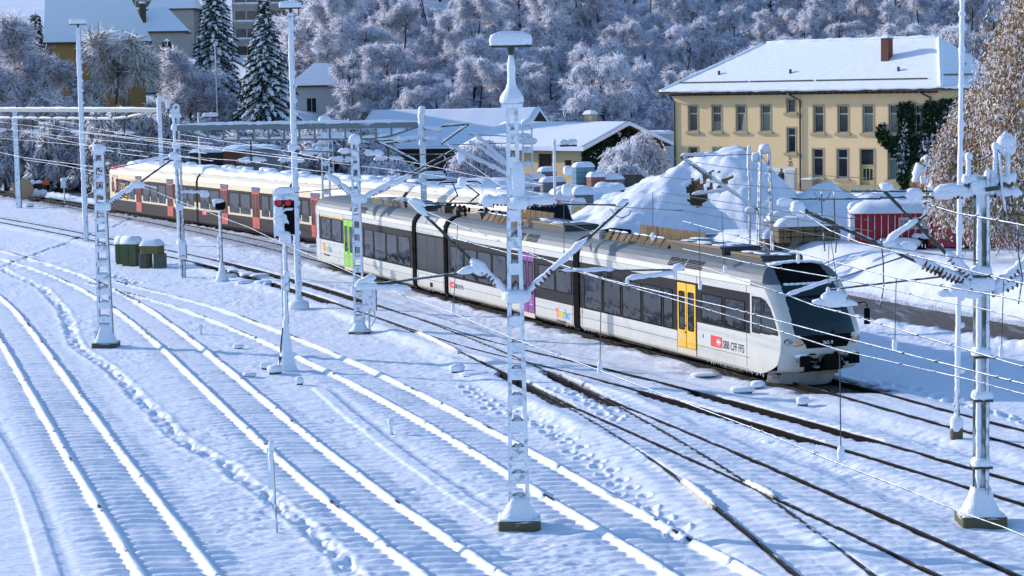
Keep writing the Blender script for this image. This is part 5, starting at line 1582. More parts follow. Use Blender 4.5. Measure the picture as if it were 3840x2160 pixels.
for i, (pts, z, lab) in enumerate((
    ([c6z(0, 140), c6z(560, 240), c6z(1340, 385), c6z(2230, 520)], 7.2, 'thin wire across the snow bank and the foot of the square lattice mast'),
    ([wq(0, 590), wq(730, 670), wq(1400, 720), wq(2576, 790)], 7.6, 'thin wire across the big snow heap below its crest'),
    ([wq(0, 780), wq(950, 920), wq(1500, 1010), wq(2576, 1120)], 7.3, 'thin wire across the dark earth patch of the snow heap'),
    ([wq(0, 890), wq(900, 1000), wq(1960, 1150), wq(2576, 1250)], 7.2, 'thin wire across the lower half of the snow heap'),
    ([wq(0, 345), wq(760, 470), wq(1600, 555), wq(2576, 610)], 8.0, 'thin wire across the ground floor of the yellow house'),
    ([wy(600, 480), wy(1100, 620), wy(1900, 700), wy(2576, 740)], 7.6, 'thin wire between the middle mast and the snow heap'),
    ([wy(610, 770), wy(1050, 850), wy(1500, 1000), wy(2300, 1150), wy(2576, 1330)], 6.6, 'thin wire along the brown roof boards of the railcar'),
    ([wm(1350, 440), wm(1540, 660), wm(2040, 1010), wm(2576, 1130)], 7.2, 'thin wire dropping through the arms left of the middle mast'),
    ([wm(380, 620), wm(1100, 760), wm(1900, 930), wm(2576, 1010)], 7.5, 'thin wire across the dark barn wall'),
    ([wm(0, 740), wm(780, 830), wm(1500, 930), wm(2000, 1100)], 7.0, 'thin wire across the snowy yard before the barn'),
    ([wm(0, 890), wm(570, 980), wm(1300, 1100), wm(1700, 1210)], 6.6, 'thin wire just above the snowy roof of the cream train'),
    ([wl(0, 380), wl(960, 500), wl(2100, 650), wr(2300, 290)], 7.6, 'overhead wire below the left gantry beam, second from the top'),
    ([wl(240, 300), wl(600, 410), wl(1000, 500), wl(1700, 580), wl(2576, 690)], 8.0, 'overhead wire below the left gantry beam, topmost one'),
    ([wl(740, 360), wl(1170, 460), wl(1700, 560), wl(2576, 640)], 7.9, 'overhead wire falling from the left gantry to the twin tube mast'),
    ([wl(260, 490), wl(1000, 650), wl(1500, 765), wl(1800, 800)], 7.3, 'overhead wire passing above the red nose of the cream train'),
    ([wl(0, 575), wl(1000, 660), wl(1600, 720), wl(2576, 850)], 7.0, 'overhead wire above the cab end of the cream train'),
    ([wl(0, 745), wl(260, 805), wl(600, 850), wl(1150, 920)], 6.8, 'thick snowy wire before the green hedge at the far left'),
    ([wl(290, 835), wl(780, 905), wl(1200, 990), wl(1900, 1180)], 6.0, 'overhead wire before the far left mast foot, across the cream cab'),
    ([wl(2170, 790), wl(2576, 825), wr(1700, 300), wr(2300, 390), wr(2576, 420)], 6.9, 'overhead wire above the second car of the cream train'),
    ([wl(0, 455), wl(700, 545), wl(1900, 665), wl(2500, 760)], 7.3, 'overhead wire in the middle of the bundle below the left gantry'),
    ([wr(950, 10), wr(1600, 110), wr(2150, 200), wr(2576, 290)], 7.8, 'overhead wire below the right gantry beam, topmost one'),
    ([wr(950, 100), wr(1700, 190), wr(2450, 290)], 7.4, 'overhead wire below the right gantry beam, middle one'),
    )):
    wire(pts, z, .015 if i > 10 else .009, lab, i > 6, 20 + i, 12 if i > 10 else 3)
for i, (a, b_, z) in enumerate(((c6z(125, 270), c6z(132, 720), 5.7), (c6z(295, 150), c6z(320, 600), 5.6), (c6z(1612, 650), c6z(1600, 1180), 5.6), (c6z(2422, 670), c6z(2405, 1230), 5.6), (c6z(1106, 290), c6z(1098, 770), 5.6), (c6z(1110, 300), c6z(1180, 780), 5.6), (c5z(878, 250), c5z(845, 905), 5.5), (c5z(1962, 650), c5z(1952, 1345), 5.5), (c5z(1680, 80), c5z(1680, 490), 6.2), (c6z(1185, 1200), c9z(1195, 560), 5.5), (c5z(2350, 0), c5z(2350, 350), 6.4), (c6z(870, 180), c6z(872, 520), 6.2))):
    lab = ['dropper in front of the left leaf of the yellow door', 'dropper over the roof right of the roof grilles', 'dropper over the road, left of the tall frosted pole', 'dropper between the tall pole and the right frame edge', 'left one of two droppers before the windscreen', 'right one of two droppers before the windscreen', 'dropper before the middle car windows', 'dropper before the large windows of the front car', 'dropper between middle mast and black bellows', 'long dropper reaching down beside the buffer of the railcar', 'dropper before the snow heap with brown earth', 'dropper before the snow bank behind the cab'][i]
    dropper(*a, *b_, z, lab)
# curled jumper cables
for i, (pts, z, lab) in enumerate((([wy(1700, 715), wy(1760, 800), wy(1850, 830), wy(1930, 790), wy(1950, 740)], 7.4, 'looped jumper cable at the tip of the right arm'), ([wq(1840, 780), wq(1900, 870), wq(1960, 880), wq(2020, 830), wq(2040, 780)], 7.6, 'looped jumper cable before the small snow heap'))):
    wire(pts, z, .012, lab, False, 70 + i, 0, 'jumper_cable')
for i, (pts, Yc, lab) in enumerate((([(2216, 600), (2222, 660), (2223, 720), (2214, 775)], 46, 'hanging curved cable before the road, right of the windscreen'), ([(2066, 480), (2068, 545), (2072, 600), (2075, 632)], 50, 'left hanging cable ending above the cab roof'), ([(2098, 480), (2100, 560), (2104, 610), (2102, 636)], 50, 'right hanging cable ending above the cab roof'), ([(2560, 560), (2562, 640), (2572, 700), (2562, 765)], 46, 'hanging curved cable right of the switch mast'))):
    P = [AT(x, y, Yc) for x, y in pts]
    mb = MB(); Q = []
    for k in range(len(P) - 1):
        for q in range(6): Q.append(P[k].lerp(P[k + 1], q / 6))
    mb.tube([q - P[-1] for q in Q] + [Vector((0, 0, 0))], .016, 6)
    tag(mb.build('hanging_cable', M_WIRE, None, True, P[-1]), lab, 'cable', 'hanging cables')
# snow lumps riding on wires (section insulators)
for i, (x, y, z, rx, rz, lab) in enumerate(((2097, 762, 5.6, .26, .18, 'big snow lump on a section insulator before the windscreen'), (2410, 740, 5.8, .26, .14, 'snow lump on a section insulator before the tall pole'))):
    p = G(x, y, z)
    mb = MB(); mb.bar((-.4, 0, 0), (.4, 0, -.05), .04, .04); mb.bar((-.3, 0, .1), (.3, 0, .1), .03, .03)
    o = mb.build('section_insulator', M_DARKSTEEL, None, False, p); tag(o, lab, 'section insulator')
    s = MB(); s.blob((0, 0, .08), rx, .13, rz, 0, i, .2, 14, 8); s.snowtube((-.45, 0, .02), (.5, 0, -.04), .08, .02, None, i); s.build('insulator_snow', M_SNOW, o, True)
for i, (pt, z) in enumerate(((wy(1190, 255), 7.5), (wy(1175, 490), 7.4), (wm(1570, 680), 7.6), (wm(1590, 970), 7.2), (wq(1640, 960), 7.4))):
    p = G(*pt, z)
    mb = MB(); mb.tube([(-.08, 0, 0), (.08, 0, 0)], .03, 8)
    o = mb.build('wire_weight', M_DARKSTEEL, None, False, p)
    tag(o, ['snow covered wire weight before the shed windows', 'snow covered wire weight before the brick stacks', 'snow covered wire weight left of the middle mast, upper', 'snow covered wire weight left of the middle mast, lower', 'ribbed snowy end fitting of the dark arm before the small heap'][i], 'wire fitting', 'wire fittings')
    s = MB(); s.blob((0, 0, 0), .15, .13, .16, 0, i, .1, 12, 8); s.build('fitting_snow', M_SNOW, o, True)
# ---------------------------------------------------------------- cabinets, lumps, bollards, buffer stop
def snowcap(parent, x0, x1, y0, y1, z, h, seed=0, over=.05):
    # pillow of snow lying on a flat top
    nx, ny = 14, 10
    X, Y = np.meshgrid(np.linspace(0, 1, nx), np.linspace(0, 1, ny), indexing='ij')
    e = np.minimum(np.minimum(X, 1 - X) * 5, 1) * np.minimum(np.minimum(Y, 1 - Y) * 4, 1)
    e = np.sqrt(np.clip(e, 0, 1))
    px = x0 - over + (x1 - x0 + 2 * over) * X; py = y0 - over + (y1 - y0 + 2 * over) * Y
    zz = z + .005 + e * h * (.9 + .35 * vnoise(px * 2.2 + seed, py * 2.2, seed)) - (1 - np.minimum(e * 3, 1)) * .06
    me = grid_mesh('snow_cap', px.ravel(), py.ravel(), zz.ravel(), nx, ny)
    me.flip_normals()
    me.materials.append(M_SNOW)
    o = bpy.data.objects.new('snow_cap', me); COL.objects.link(o); o.parent = parent
    return o
M_CABG = mat('mossy_green_metal', (.07, .085, .025), .7, 0, .5, 3.0, stretch=(1, 1, .3))
M_CABD = mat('dark_green_metal', (.02, .045, .025), .6, 0, .3, 3.0)
M_OLIVE = mat('weathered_olive_paint', (.14, .11, .03), .7, 0, .5, 4.0)
for i, (x, y, w, h, lab) in enumerate(((309, 663, .55, 1.25, 'narrow olive cabinet with a round snow cap, leftmost of the cabinets'), (332, 668, .95, 1.35, 'wide olive and dark green cabinet with a round snow cap, middle of the cabinets'))):
    b = G(x, y); t = thing('relay_cabinet', b, lab, 'cabinet', 'track side cabinets', -.35)
    mb = MB(); mb.cham(-w / 2, w / 2, -.35, .35, -.1, h, .04, 0); mb.box(-w / 2 - .01, w / 2 + .01, -.36, -.34, .1, h - .1, 0); mb.box(w / 2 - .02, w / 2 + .012, -.33, .34, .02, h - .05, 1); mb.box(-.012, .012, -.372, -.35, .1, h - .1, 1)
    mb.build('housing', [M_CABG, M_CABD], t)
    sn = MB(); sn.tube([(-w / 2 - .06, 0, h), (w / 2 + .06, 0, h)], .40, 16); 
    for v in range(len(sn.v)):
        x_, y_, z_ = sn.v[v]; sn.v[v] = (x_, y_, max(z_, h - .06))
    sn.build('snow_cap', M_SNOW, t, True)
b = G(384, 674); t = thing('relay_cabinet', b, 'olive box on ribbed concrete legs under a square snow cap, rightmost of the cabinets', 'cabinet', 'track side cabinets', -.35)
mb = MB()
for x in (-.62, .32): mb.cham(x - .05, x + .42, -.4, .4, -.1, .85, .03, 1); [mb.box(x + .02 + .08 * k, x + .05 + .08 * k, -.412, -.39, 0, .8, 2) for k in range(5)]
mb.build('leg_plinth', [M_OLIVE, mat('grey_green_concrete', (.13, .14, .10), .85, 0, .3), M_CABD], t)
mb = MB(); mb.cham(-.55, .6, -.42, .42, .85, 1.38, .05, 0); mb.tube([(-.1, -.3, 0), (-.1, -.3, .9)], .04, 7, 0); mb.build('housing', M_OLIVE, t)
snowcap(t, -.55, .6, -.42, .42, 1.37, .34, 4)
M_LBOX = mat('small_box_metal', (.10, .08, .05), .7)
LUMPS = [(600, 877, .22, .16), (628, 948, .26, .16), (670, 928, .24, .22), (693, 940, .3, .3), (754, 968, .15, .26), (1150, 938, .27, .30), (1192, 947, .5, .16), (1906, 977, .26, .24), (2019, 1020, .22, .26), (1868, 988, .42, .2), (1772, 947, .45, .14), (1345, 900, .2, .10), (673, 720, .22, .22), (585, 688, .3, .2), (625, 698, .5, .25), (580, 700, .35, .22), (655, 700, .55, .25), (618, 715, .5, .22), (662, 716, .5, .22), (1600, 1010, .3, .08), (1945, 1115, .3, .08), (1700, 1160, .25, .08), (790, 622, .4, .2), (75, 520, .4, .3)]
for i, (x, y, r, h) in enumerate(LUMPS):
    b = G(x, y)
    big = h > .2
    mb = MB(); mb.cham(-r * .7, r * .7, -r * .5, r * .5, -.1, h * .5, .02)
    o = mb.build('track_box' if big else 'cable_hump', M_LBOX, None, False, b)
    tag(o, f'{"small box" if big else "low hump"} under snow, {["left of the signal foot, farthest back", "just left of the two cushions at the signal foot", "touching the foot of the red signal, rounded", "square one right at the foot of the red signal", "alone just right below the red signal", "left of the middle mast, before the railcar doors", "beside the ball shaped box, left of the middle mast", "below the corner of the cab on the right", "between the exposed rails and the buffer of the railcar", "wide one left below the railcar buffer", "under the yellow door of the railcar", "right of the mast with the box, near the rails", "between the exposed rails and the lamp mast foot", "left of the thin post signal", "flat, right behind the thin post signal", "left foot of the thin post signal", "elongated, right of the thin post signal, rear row", "elongated, right of the thin post signal, front row left", "elongated, right of the thin post signal, front row right", "beside the branching rails, upper", "below the bare black rails at right", "on the snow between the two branching rails", "under the red train near the lamp mast", "near the buffer stop at far left"][i]}', 'track box' if big else 'hump', 'snow covered boxes between the tracks')
    s = MB(); s.blob((0, -.03, h * .62), r, r * .75, h * .5, 0, i, .14, 14, 8, flat=.04 if not big else h * .22); s.build('snow_cap', M_SNOW, o, True)
for i, (x, y, h, lab) in enumerate(((984, 1090, .32, 'short round topped bollard buried in snow, left of the middle mast'), (240, 872, .5, 'round topped marker post touching the foot of the left mast'), (505, 840, .26, 'small marker post between the snow ridges, left of the red signal'))):
    b = G(x, y); mb = MB(); mb.tube([(0, 0, -.1), (0, 0, h)], .05, 9); o = mb.build('marker_post', M_STEEL, None, False, b); tag(o, lab, 'marker post', 'marker posts')
    s = MB(); s.blob((0, 0, h + .02), .10, .09, .12, 0, i, .1); s.snowtube((0, -.02, 0), (0, -.02, h), .065, 0, 4, i); s.build('snow_cap', M_SNOW, o, True)
# snow covered wooden boards along the points
for i, (a, c, lab) in enumerate(((c9z(0, 730), c9z(245, 930), 'pale board lying along the left branching rail'), (c9z(475, 745), c9z(700, 858), 'pale board lying along the crossing of the branching rails'), (c5z(570, 1062), c5z(890, 1215), 'pale board lying beside the rail left of the middle mast'))):
    p, q = G(*a, .17), G(*c, .17)
    o0 = (p + q) / 2; mb = MB(); mb.bar(p - o0, q - o0, .14, .1)
    o = mb.build('rail_board', mat('pale_wood', (.42, .37, .27), .8, 0, .2) if 'pale_wood' not in MATS else MATS['pale_wood'], None, False, o0); tag(o, lab, 'board', 'boards along the points')
    s = MB(); s.snowtube(p - o0, q - o0, .085, .05, None, i); s.build('snow_cap', M_SNOW, o, True)
# buffer stop with red board
b = G(88, 500); Yb = b.y
t = thing('buffer_stop', b, 'snowy buffer stop with a small red board at the far left', 'buffer stop')
lb = lambda x, y, dy=0: at(x, y, Yb) - b + Vector((0, dy, 0))
mb = MB(); mb.bar(lb(48, 500), lb(66, 465), .3); mb.bar(lb(88, 498), lb(104, 465), .3); mb.bar(lb(62, 466), lb(110, 463), .35, .2); mb.bar(lb(70, 488), lb(115, 488), .5, .3); mb.bar(lb(112, 488), lb(112, 466), .25)
mb.build('frame', M_UNDER, t)
sn = MB(); sn.snowtube(lb(60, 464), lb(110, 461), .22, .1, None, 2); sn.snowtube(lb(66, 488), lb(118, 489), .4, .1, None, 3); sn.blob(lb(66, 475), .3, .3, .5, 0, 3); sn.build('frame_snow', M_SNOW, t, True)
mb = MB(); a, c = lb(109, 465, -.3), lb(125, 453, -.3); mb.cham(a.x, c.x, -.34, -.28, a.z, c.z, .01); mb.build('board', M_L[0], t)
b = G(163, 512); t = thing('marker_lamp', b, 'small box lamp on a thin post between buffer stop and lamp mast', 'marker lamp')
mb = MB(); h = (at(163, 470, b.y) - b).z; mb.tube([(0, 0, 0), (0, 0, h)], .06, 7); mb.cham(-.25, .25, -.2, .2, h - .1, h + .6, .03); mb.build('post', M_STEEL, t)
sn = MB(); sn.blob((0, 0, h + .65), .3, .25, .2); sn.build('snow_cap', M_SNOW, t, True)
# ---------------------------------------------------------------- snow heaps
def heap(name, cx, cy, rx, ry, h, seed, label, earth=None, rot=0.0, ridge=None, u0=0.0):
    n = 90
    U, V = np.meshgrid(np.linspace(-1, 1, n), np.linspace(-1, 1, n), indexing='ij')
    a = np.arctan2(V, U)
    Us = np.where(U > u0, (U - u0) / (1 - u0), (U - u0) / (1 + u0))
    rr = (np.sqrt(Us * Us + V * V + .006) - .077) / (1 + .12 * np.sin(3 * a + seed) + .08 * np.sin(5 * a + 2 * seed))
    z = h * np.clip(1 - rr, 0, 1) ** .92
    if ridge:
        for (ux, vy, s, hh) in ridge: z = np.maximum(z, hh * np.clip(1 - np.sqrt(((U - ux) / s) ** 2 + ((V - vy) / s) ** 2), 0, 1) ** .9)
    X, Y = U * rx, V * ry
    z = z * (1 + .16 * vnoise(X * .5, Y * .5, seed)) + np.where(z > .1, .32 * vnoise(X * .8, Y * .8, seed + 1) + .22 * vnoise(X * 1.9, Y * 1.9, seed + 2) + .09 * vnoise(X * 4, Y * 4, seed + 3), 0)
    z = np.minimum(z, h * 1.02) - .25
    t = thing(name, (cx, cy, gz(cx, cy)), label, 'snow heap', 'snow heaps in the yard', rot)
    me = grid_mesh('snow_mass', X.ravel(), Y.ravel(), z.ravel(), n, n)
    me.flip_normals()
    me.materials.append(M_SNOWS)
    me.materials.append(mat('brown_earth', (.09, .05, .02), .95, 0, .4, 3.0, .03) if 'brown_earth' not in MATS else MATS['brown_earth'])
    if earth:
        co = np.stack([X.ravel(), Y.ravel()], -1)
        mi = []
        for p in me.polygons:
            q = co[list(p.vertices)].mean(0)
            e = vnoise(np.array([q[0] * 1.3]), np.array([q[1] * 1.3]), 77)[0] * 1.3 + vnoise(np.array([q[0] * 4]), np.array([q[1] * 4]), 78)[0] * 1.3
            w = min(((q[0] - ex) / er) ** 2 + ((q[1] - ey) / ez) ** 2 for ex, ey, er, ez in earth)
            mi.append(1 if w + e < .55 else 0)
        me.polygons.foreach_set('material_index', mi)
    o = bpy.data.objects.new('snow_mass', me); COL.objects.link(o); o.parent = t
    return t
hp = at(1830, 590, 126)
heap('snow_heap', AT(1735, 590, 126).x, 126, 7.6, 6.8, 5.0, 3, 'biggest snow heap with a brown earth patch, before the yellow house', earth=[(.6, -3.0, 1.3, .8), (1.7, -3.4, .7, .4)], ridge=[(.62, .1, .35, 3.9)], u0=.38)
hp = at(2075, 590, 124)
heap('snow_heap', hp.x, 124, 4.6, 4.2, 3.5, 8, 'smaller rounded snow heap left of the red skip', ridge=[(-.2, -.2, .7, 3.2)])
hp = at(1560, 560, 150)
heap('snow_heap', hp.x, 150, 5, 5, 1.6, 12, 'low snow heap between the brick stacks and the biggest heap')
hp = at(1655, 455, 170)
heap('snow_heap', hp.x, 170, 5, 4, 2.4, 15, 'snow heap behind the biggest one, at the left corner of the yellow house')
hp = at(2210, 520, 150)
heap('snow_heap', hp.x, 150, 6, 3, 1.5, 18, 'ploughed lumpy snow ridge before the house door')
# ---------------------------------------------------------------- goods in the yard
def put(name, x, y, Y, label, cat, group=None, rot=0.0):
    p = at(x, y, Y); p.z = gz(p.x, p.y)
    return thing(name, p, label, cat, group, rot)
M_STONE = mat('grey_stone_block', (.16, .16, .17), .85, 0, .3, 4.0)
M_BRICKP = mat('red_brick_stack', (.22, .09, .06), .85, 0, .3, 6.0)
M_BLUEF = mat('blue_film', (.10, .22, .30), .4, 0, .3, 4.0)
STK = [(1377, 470, 196, 1.5, 1.9, 0, 'bare'), (1350, 490, 190, 1.7, 1.5, 1, 'bare'), (1390, 495, 188, 2.2, 1.3, 0, 'low'), (1468, 490, 178, 1.7, 2.9, 2, 'tall'), (1500, 490, 176, 1.3, 2.1, 1, ''), (1538, 490, 178, 2.0, 1.8, 0, ''), (1440, 500, 172, 1.4, 1.0, 0, ''), (1335, 500, 180, 1.4, 1.2, 0, ''), (1410, 505, 170, 1.6, .9, 1, '')]
LB = ['grey stone stack nearest the shed gate, under snow', 'reddish brick stack left of the grey one by the shed', 'low grey stack before the shed gate', 'tallest stack wrapped in pale blue film', 'brick stack with grey top right of the blue wrapped one', 'grey stone stack beside the dark van', 'low grey stack before the blue wrapped one', 'grey stack just right of the far lattice mast', 'lowest brick stack in front of the others']
for (x, y, Y, w, h, k, _), lab in zip(STK, LB):
    t = put('stone_stack', x, y, Y, lab, 'stack', 'stacks of stone and brick in the yard', .3)
    mb = MB()
    m = int(h / .5) + 1
    for j in range(m):
        for i in range(2): mb.cham(-w / 2 + i * w / 2 + .01, -w / 2 + (i + 1) * w / 2 - .01, -.6, .6, j * h / m, (j + 1) * h / m - .02, .02)
    mb.build('blocks', [M_STONE, M_BRICKP, M_BLUEF][k], t)
    snowcap(t, -w / 2, w / 2, -.6, .6, h - .02, .42, int(x), .08)
for i, (x, y, Y, w, h, lab) in enumerate(((1985, 590, 113, 2.4, 1.0, 'stacked kerb stones with a thick snow pillow, before the smaller heap, rear stack'), (2030, 600, 110, 3.4, .9, 'long stack of kerb stones with a thick snow pillow before the smaller heap'), (1950, 598, 111, 1.4, .8, 'short stack of kerb stones right of the lattice mast'))):
    t = put('kerb_stack', x, y, Y, lab, 'stack', 'kerb stone stacks', .15)
    mb = MB()
    for j in range(3):
        for k in range(5): mb.cham(-w / 2 + k * w / 5 + .02, -w / 2 + (k + 1) * w / 5 - .02, -.5, .5, j * h / 3, (j + 1) * h / 3 - .04, .02)
    for k in (-.4, .4): mb.box(k * w - .05, k * w + .05, -.56, -.5, 0, h * 1.05)
    mb.build('blocks', mat('old_wood_and_stone', (.16, .12, .075), .9, 0, .4, 3.0) if i == 0 else MATS['old_wood_and_stone'], t)
    snowcap(t, -w / 2, w / 2, -.5, .5, h - .02, .55, i + 3, .1)
# red and white barrier
for i, (x0, x1, lab) in enumerate(((1042, 1150, 'red and white striped barrier plank at left, behind the pantograph'), (1165, 1270, 'red and white striped barrier plank at right, nearer the middle mast'))):
    p, q = at(x0, 468, 200), at(x1, 468, 200)
    t = thing('barrier', (p.x, p.y, gz(p.x, p.y)), lab, 'barrier', 'striped barriers')
    w = q.x - p.x; n = 12
    zb = p.z - t.location.z
    mb = MB()
    for k in range(n): mb.box(w * k / n, w * (k + 1) / n, -.03, .03, zb - .15, zb + .28, k % 2)
    mb.build('plank', [M_RED, M_INKW], t)
    mb = MB(); mb.box(.3, .4, -.05, .05, -.2, zb - .15); mb.box(w - .4, w - .3, -.05, .05, -.2, zb - .15); mb.build('leg', M_GREYM, t)
    snowcap(t, 0, w, -.05, .05, zb + .27, .18, i)
# snow-covered odds and ends across the yard
rnd = random.Random(21)
for i in range(30):
    x = rnd.uniform(640, 1330) if i < 24 else rnd.uniform(1420, 1560); Y = rnd.uniform(160, 205) if i < 24 else rnd.uniform(140, 165)
    p = at(x, 460, Y)
    if p.x < road_far(np.array(p.y)) + 3: p.x = float(road_far(np.array(p.y))) + 3 + rnd.uniform(0, 6)
    p.z = gz(p.x, p.y)
    w, h, d = rnd.uniform(1.2, 3.5), rnd.uniform(.5, 1.2), rnd.uniform(.8, 1.6)
    mb = MB(); mb.cham(-w / 2, w / 2, -d / 2, d / 2, -.1, h, .04); 
    for k in range(4): mb.box(-w / 2 + k * w / 4, -w / 2 + k * w / 4 + .08, -d / 2 - .03, -d / 2, 0, h)
    o = mb.build('covered_goods', rnd.choice([M_STONE, M_LBOX, M_CABD]), None, False, p, rnd.uniform(-.4, .4))
    tag(o, 'goods buried under a thick snow pillow in the yard behind the trains', 'covered goods', 'snow buried goods in the yard')
    snowcap(o, -w / 2, w / 2, -d / 2, d / 2, h - .02, rnd.uniform(.4, .7), i, .15)
# dark van
t = put('parked_van', 1590, 488, 184, 'dark parked van partly hidden behind the snow heap', 'van', None, .12)
mb = MB()
prof = [(-2.4, .35), (2.3, .35), (2.4, .9), (2.2, 1.15), (1.3, 1.25), (.7, 1.95), (-2.1, 2.0), (-2.4, 1.2)]
mb.add([(x, -.9, z) for x, z in prof] + [(x, .9, z) for x, z in prof], [tuple(range(8)), tuple(range(15, 7, -1))] + [(k, 8 + k, 8 + (k + 1) % 8, (k + 1) % 8) for k in range(8)])
mb.build('body', mat('dark_car_paint', (.02, .022, .025), .25, 0, .2), t)
for a, c in ((-2.0, -.7), (-.6, .55)):
    g = MB(); g.add([(a, -.905, 1.25), (c, -.905, 1.25), (c - (.0 if c < .5 else .1), -.905, 1.82), (a, -.905, 1.82)], [(0, 1, 2, 3)]); g.build('window', M_WIND, t)
for x in (-1.55, 1.5):
    w = MB(); P = [(x + .36 * math.cos(q * math.pi / 8), -.93, .36 + .36 * math.sin(q * math.pi / 8)) for q in range(16)]; P += [(a, -.7, c) for a, _, c in P]
    w.add(P, [tuple(range(16))] + [(q, (q + 1) % 16, 16 + (q + 1) % 16, 16 + q) for q in range(16)]); w.build('wheel', M_BLACK, t)
w = MB(); w.cham(-2.46, -2.4, -.5, .0, .8, 1.0, .01); w.build('number_plate', M_INKW, t)
w = MB(); w.box(-2.43, -2.36, -.9, -.75, 1.1, 1.7); w.build('tail_light', M_RED, t)
# red skip with corrugated sides and boards
M_SKIP = frosted('red_skip_paint', (.45, .010, .020), .5, 1.15, .12, 0, (-.1, -.4, .9), 5.0)
sk = put('skip', 2253, 640, 113, 'red corrugated skip with a thick snow cover and two white sign boards', 'skip', None, -.14)
W_, D_, H_ = 4.7, 2.4, 1.95
mb = MB(); mb.box(-W_ / 2, W_ / 2, 0, D_, .25, H_)
for k in range(13):
    x = -W_ / 2 + .1 + k * W_ / 13
    mb.box(x, x + .09, -.09, 0, .3, H_ - .05)
mb.box(-W_ / 2 - .08, W_ / 2 + .08, -.12, .02, H_ - .08, H_ + .06); mb.box(-W_ / 2 - .05, W_ / 2 + .05, -.1, 0, .2, .34)
for k in range(7):
    y = .1 + k * D_ / 7
    mb.box(-W_ / 2 - .09, -W_ / 2, y, y + .09, .3, H_ - .05)
mb.build('hull', M_SKIP, sk)
sn = MB()
for k in range(13): sn.snowtube((-W_ / 2 + .145 + k * W_ / 13, -.1, .35 + .4 * (k % 3) / 3), (-W_ / 2 + .145 + k * W_ / 13, -.1, H_ - .05), .022, 0, 10, k)
sn.snowtube((-W_ / 2, -.05, .5), (-W_ / 2, -.05, H_), .14, 0, 8, 33); sn.build('rib_snow', M_SNOW, sk, True)
snowcap(sk, -W_ / 2, W_ / 2, -.1, D_, H_ + .04, .62, 5, .12)
mb = MB(); mb.box(.15, 1.75, -.14, -.10, 1.08, 1.72); o = mb.build('sign_board', mat('weathered_white_board', (.5, .42, .42), .7, 0, .2, 4.0), sk)
text('STARZ', .34, mat('faded_grey_lettering', (.2, .14, .15), .7), o, NEAR(.22, 1.30, -.146), sx=1.15, bold=.008)
mb = MB()
for k in range(3): mb.box(.25, 1.3 - .2 * k, -.146, -.141, 1.24 - .06 * k, 1.265 - .06 * k)
mb.build('small_print', MATS['faded_grey_lettering'], o)
mb = MB(); mb.box(-W_ / 2 - .13, -W_ / 2 - .1, .45, 1.75, .95, 1.85); o = mb.build('sign_board', MATS['weathered_white_board'], sk)
mb = MB()
for k in range(4): mb.box(-W_ / 2 - .136, -W_ / 2 - .131, .6, 1.5 - .1 * k, 1.1 + .15 * k, 1.14 + .15 * k)
mb.build('small_print', MATS['faded_grey_lettering'], o)
w = MB(); P = [(1.35 + .38 * math.cos(q * math.pi / 9), -.3, .30 + .38 * math.sin(q * math.pi / 9)) for q in range(18)]; P += [(a, -.1, c) for a, _, c in P]
w.add(P, [tuple(range(18))] + [(q, (q + 1) % 18, 18 + (q + 1) % 18, 18 + q) for q in range(18)]); w.build('wheel', M_BLACK, sk)
sn = MB(); sn.snowtube((.85, -.25, .62), (1.9, -.25, .6), .16, .1, None, 3); sn.blob((.1, -.4, .3), 1.2, .4, .35, 0, 6); sn.build('wheel_snow', M_SNOW, sk, True)
# red panel fence to its right
fx = at(2346, 640, 112.6); fx.z = gz(fx.x, fx.y)
t = thing('red_container', fx, 'plain faded red container right of the skip, behind the hanging birch twigs', 'container', None, -.12)
mb = MB(); mb.cham(0, 5.2, 0, 2.4, .1, 2.35, .03)
for k in range(9): mb.box(.04 + k * .58, .10 + k * .58, -.03, .0, .15, 2.3)
mb.build('hull', mat('faded_red_paint', (.40, .055, .07), .55, 0, .15, 1.5), t); snowcap(t, 0, 5.2, 0, 2.4, 2.33, .35, 9, .08)
# white striped posts beside the skip
t = put('striped_post', 2155, 620, 116, 'pale striped plank stack under snow, just left of the red skip', 'plank stack')
mb = MB()
for k in range(7): mb.box(-.45, .45, -.3, .3, .1 + k * .28, .3 + k * .28, 0); mb.box(-.4, .4, -.28, .28, .3 + k * .28, .38 + k * .28, 1)
mb.build('planks', [MATS['weathered_white_board'], M_STONE], t); snowcap(t, -.45, .45, -.3, .3, 2.05, .35, 2)
# green bins
for i, (x, lab) in enumerate(((2358, 'teal green bin behind the red skip, left one'), (2400, 'teal green bin behind the red skip, right one'))):
    t = put('green_bin', x, 560, 128, lab, 'bin', 'green bins')
    t.location.z += .6
    mb = MB(); mb.cham(-.45, .45, -.4, .4, .1, 1.9, .06); mb.box(-.5, .5, -.45, .45, 1.85, 2.0); mb.build('body', mat('teal_plastic', (.01, .20, .15), .45) if i == 0 else MATS['teal_plastic'], t)
    snowcap(t, -.5, .5, -.45, .45, 1.98, .4, i)
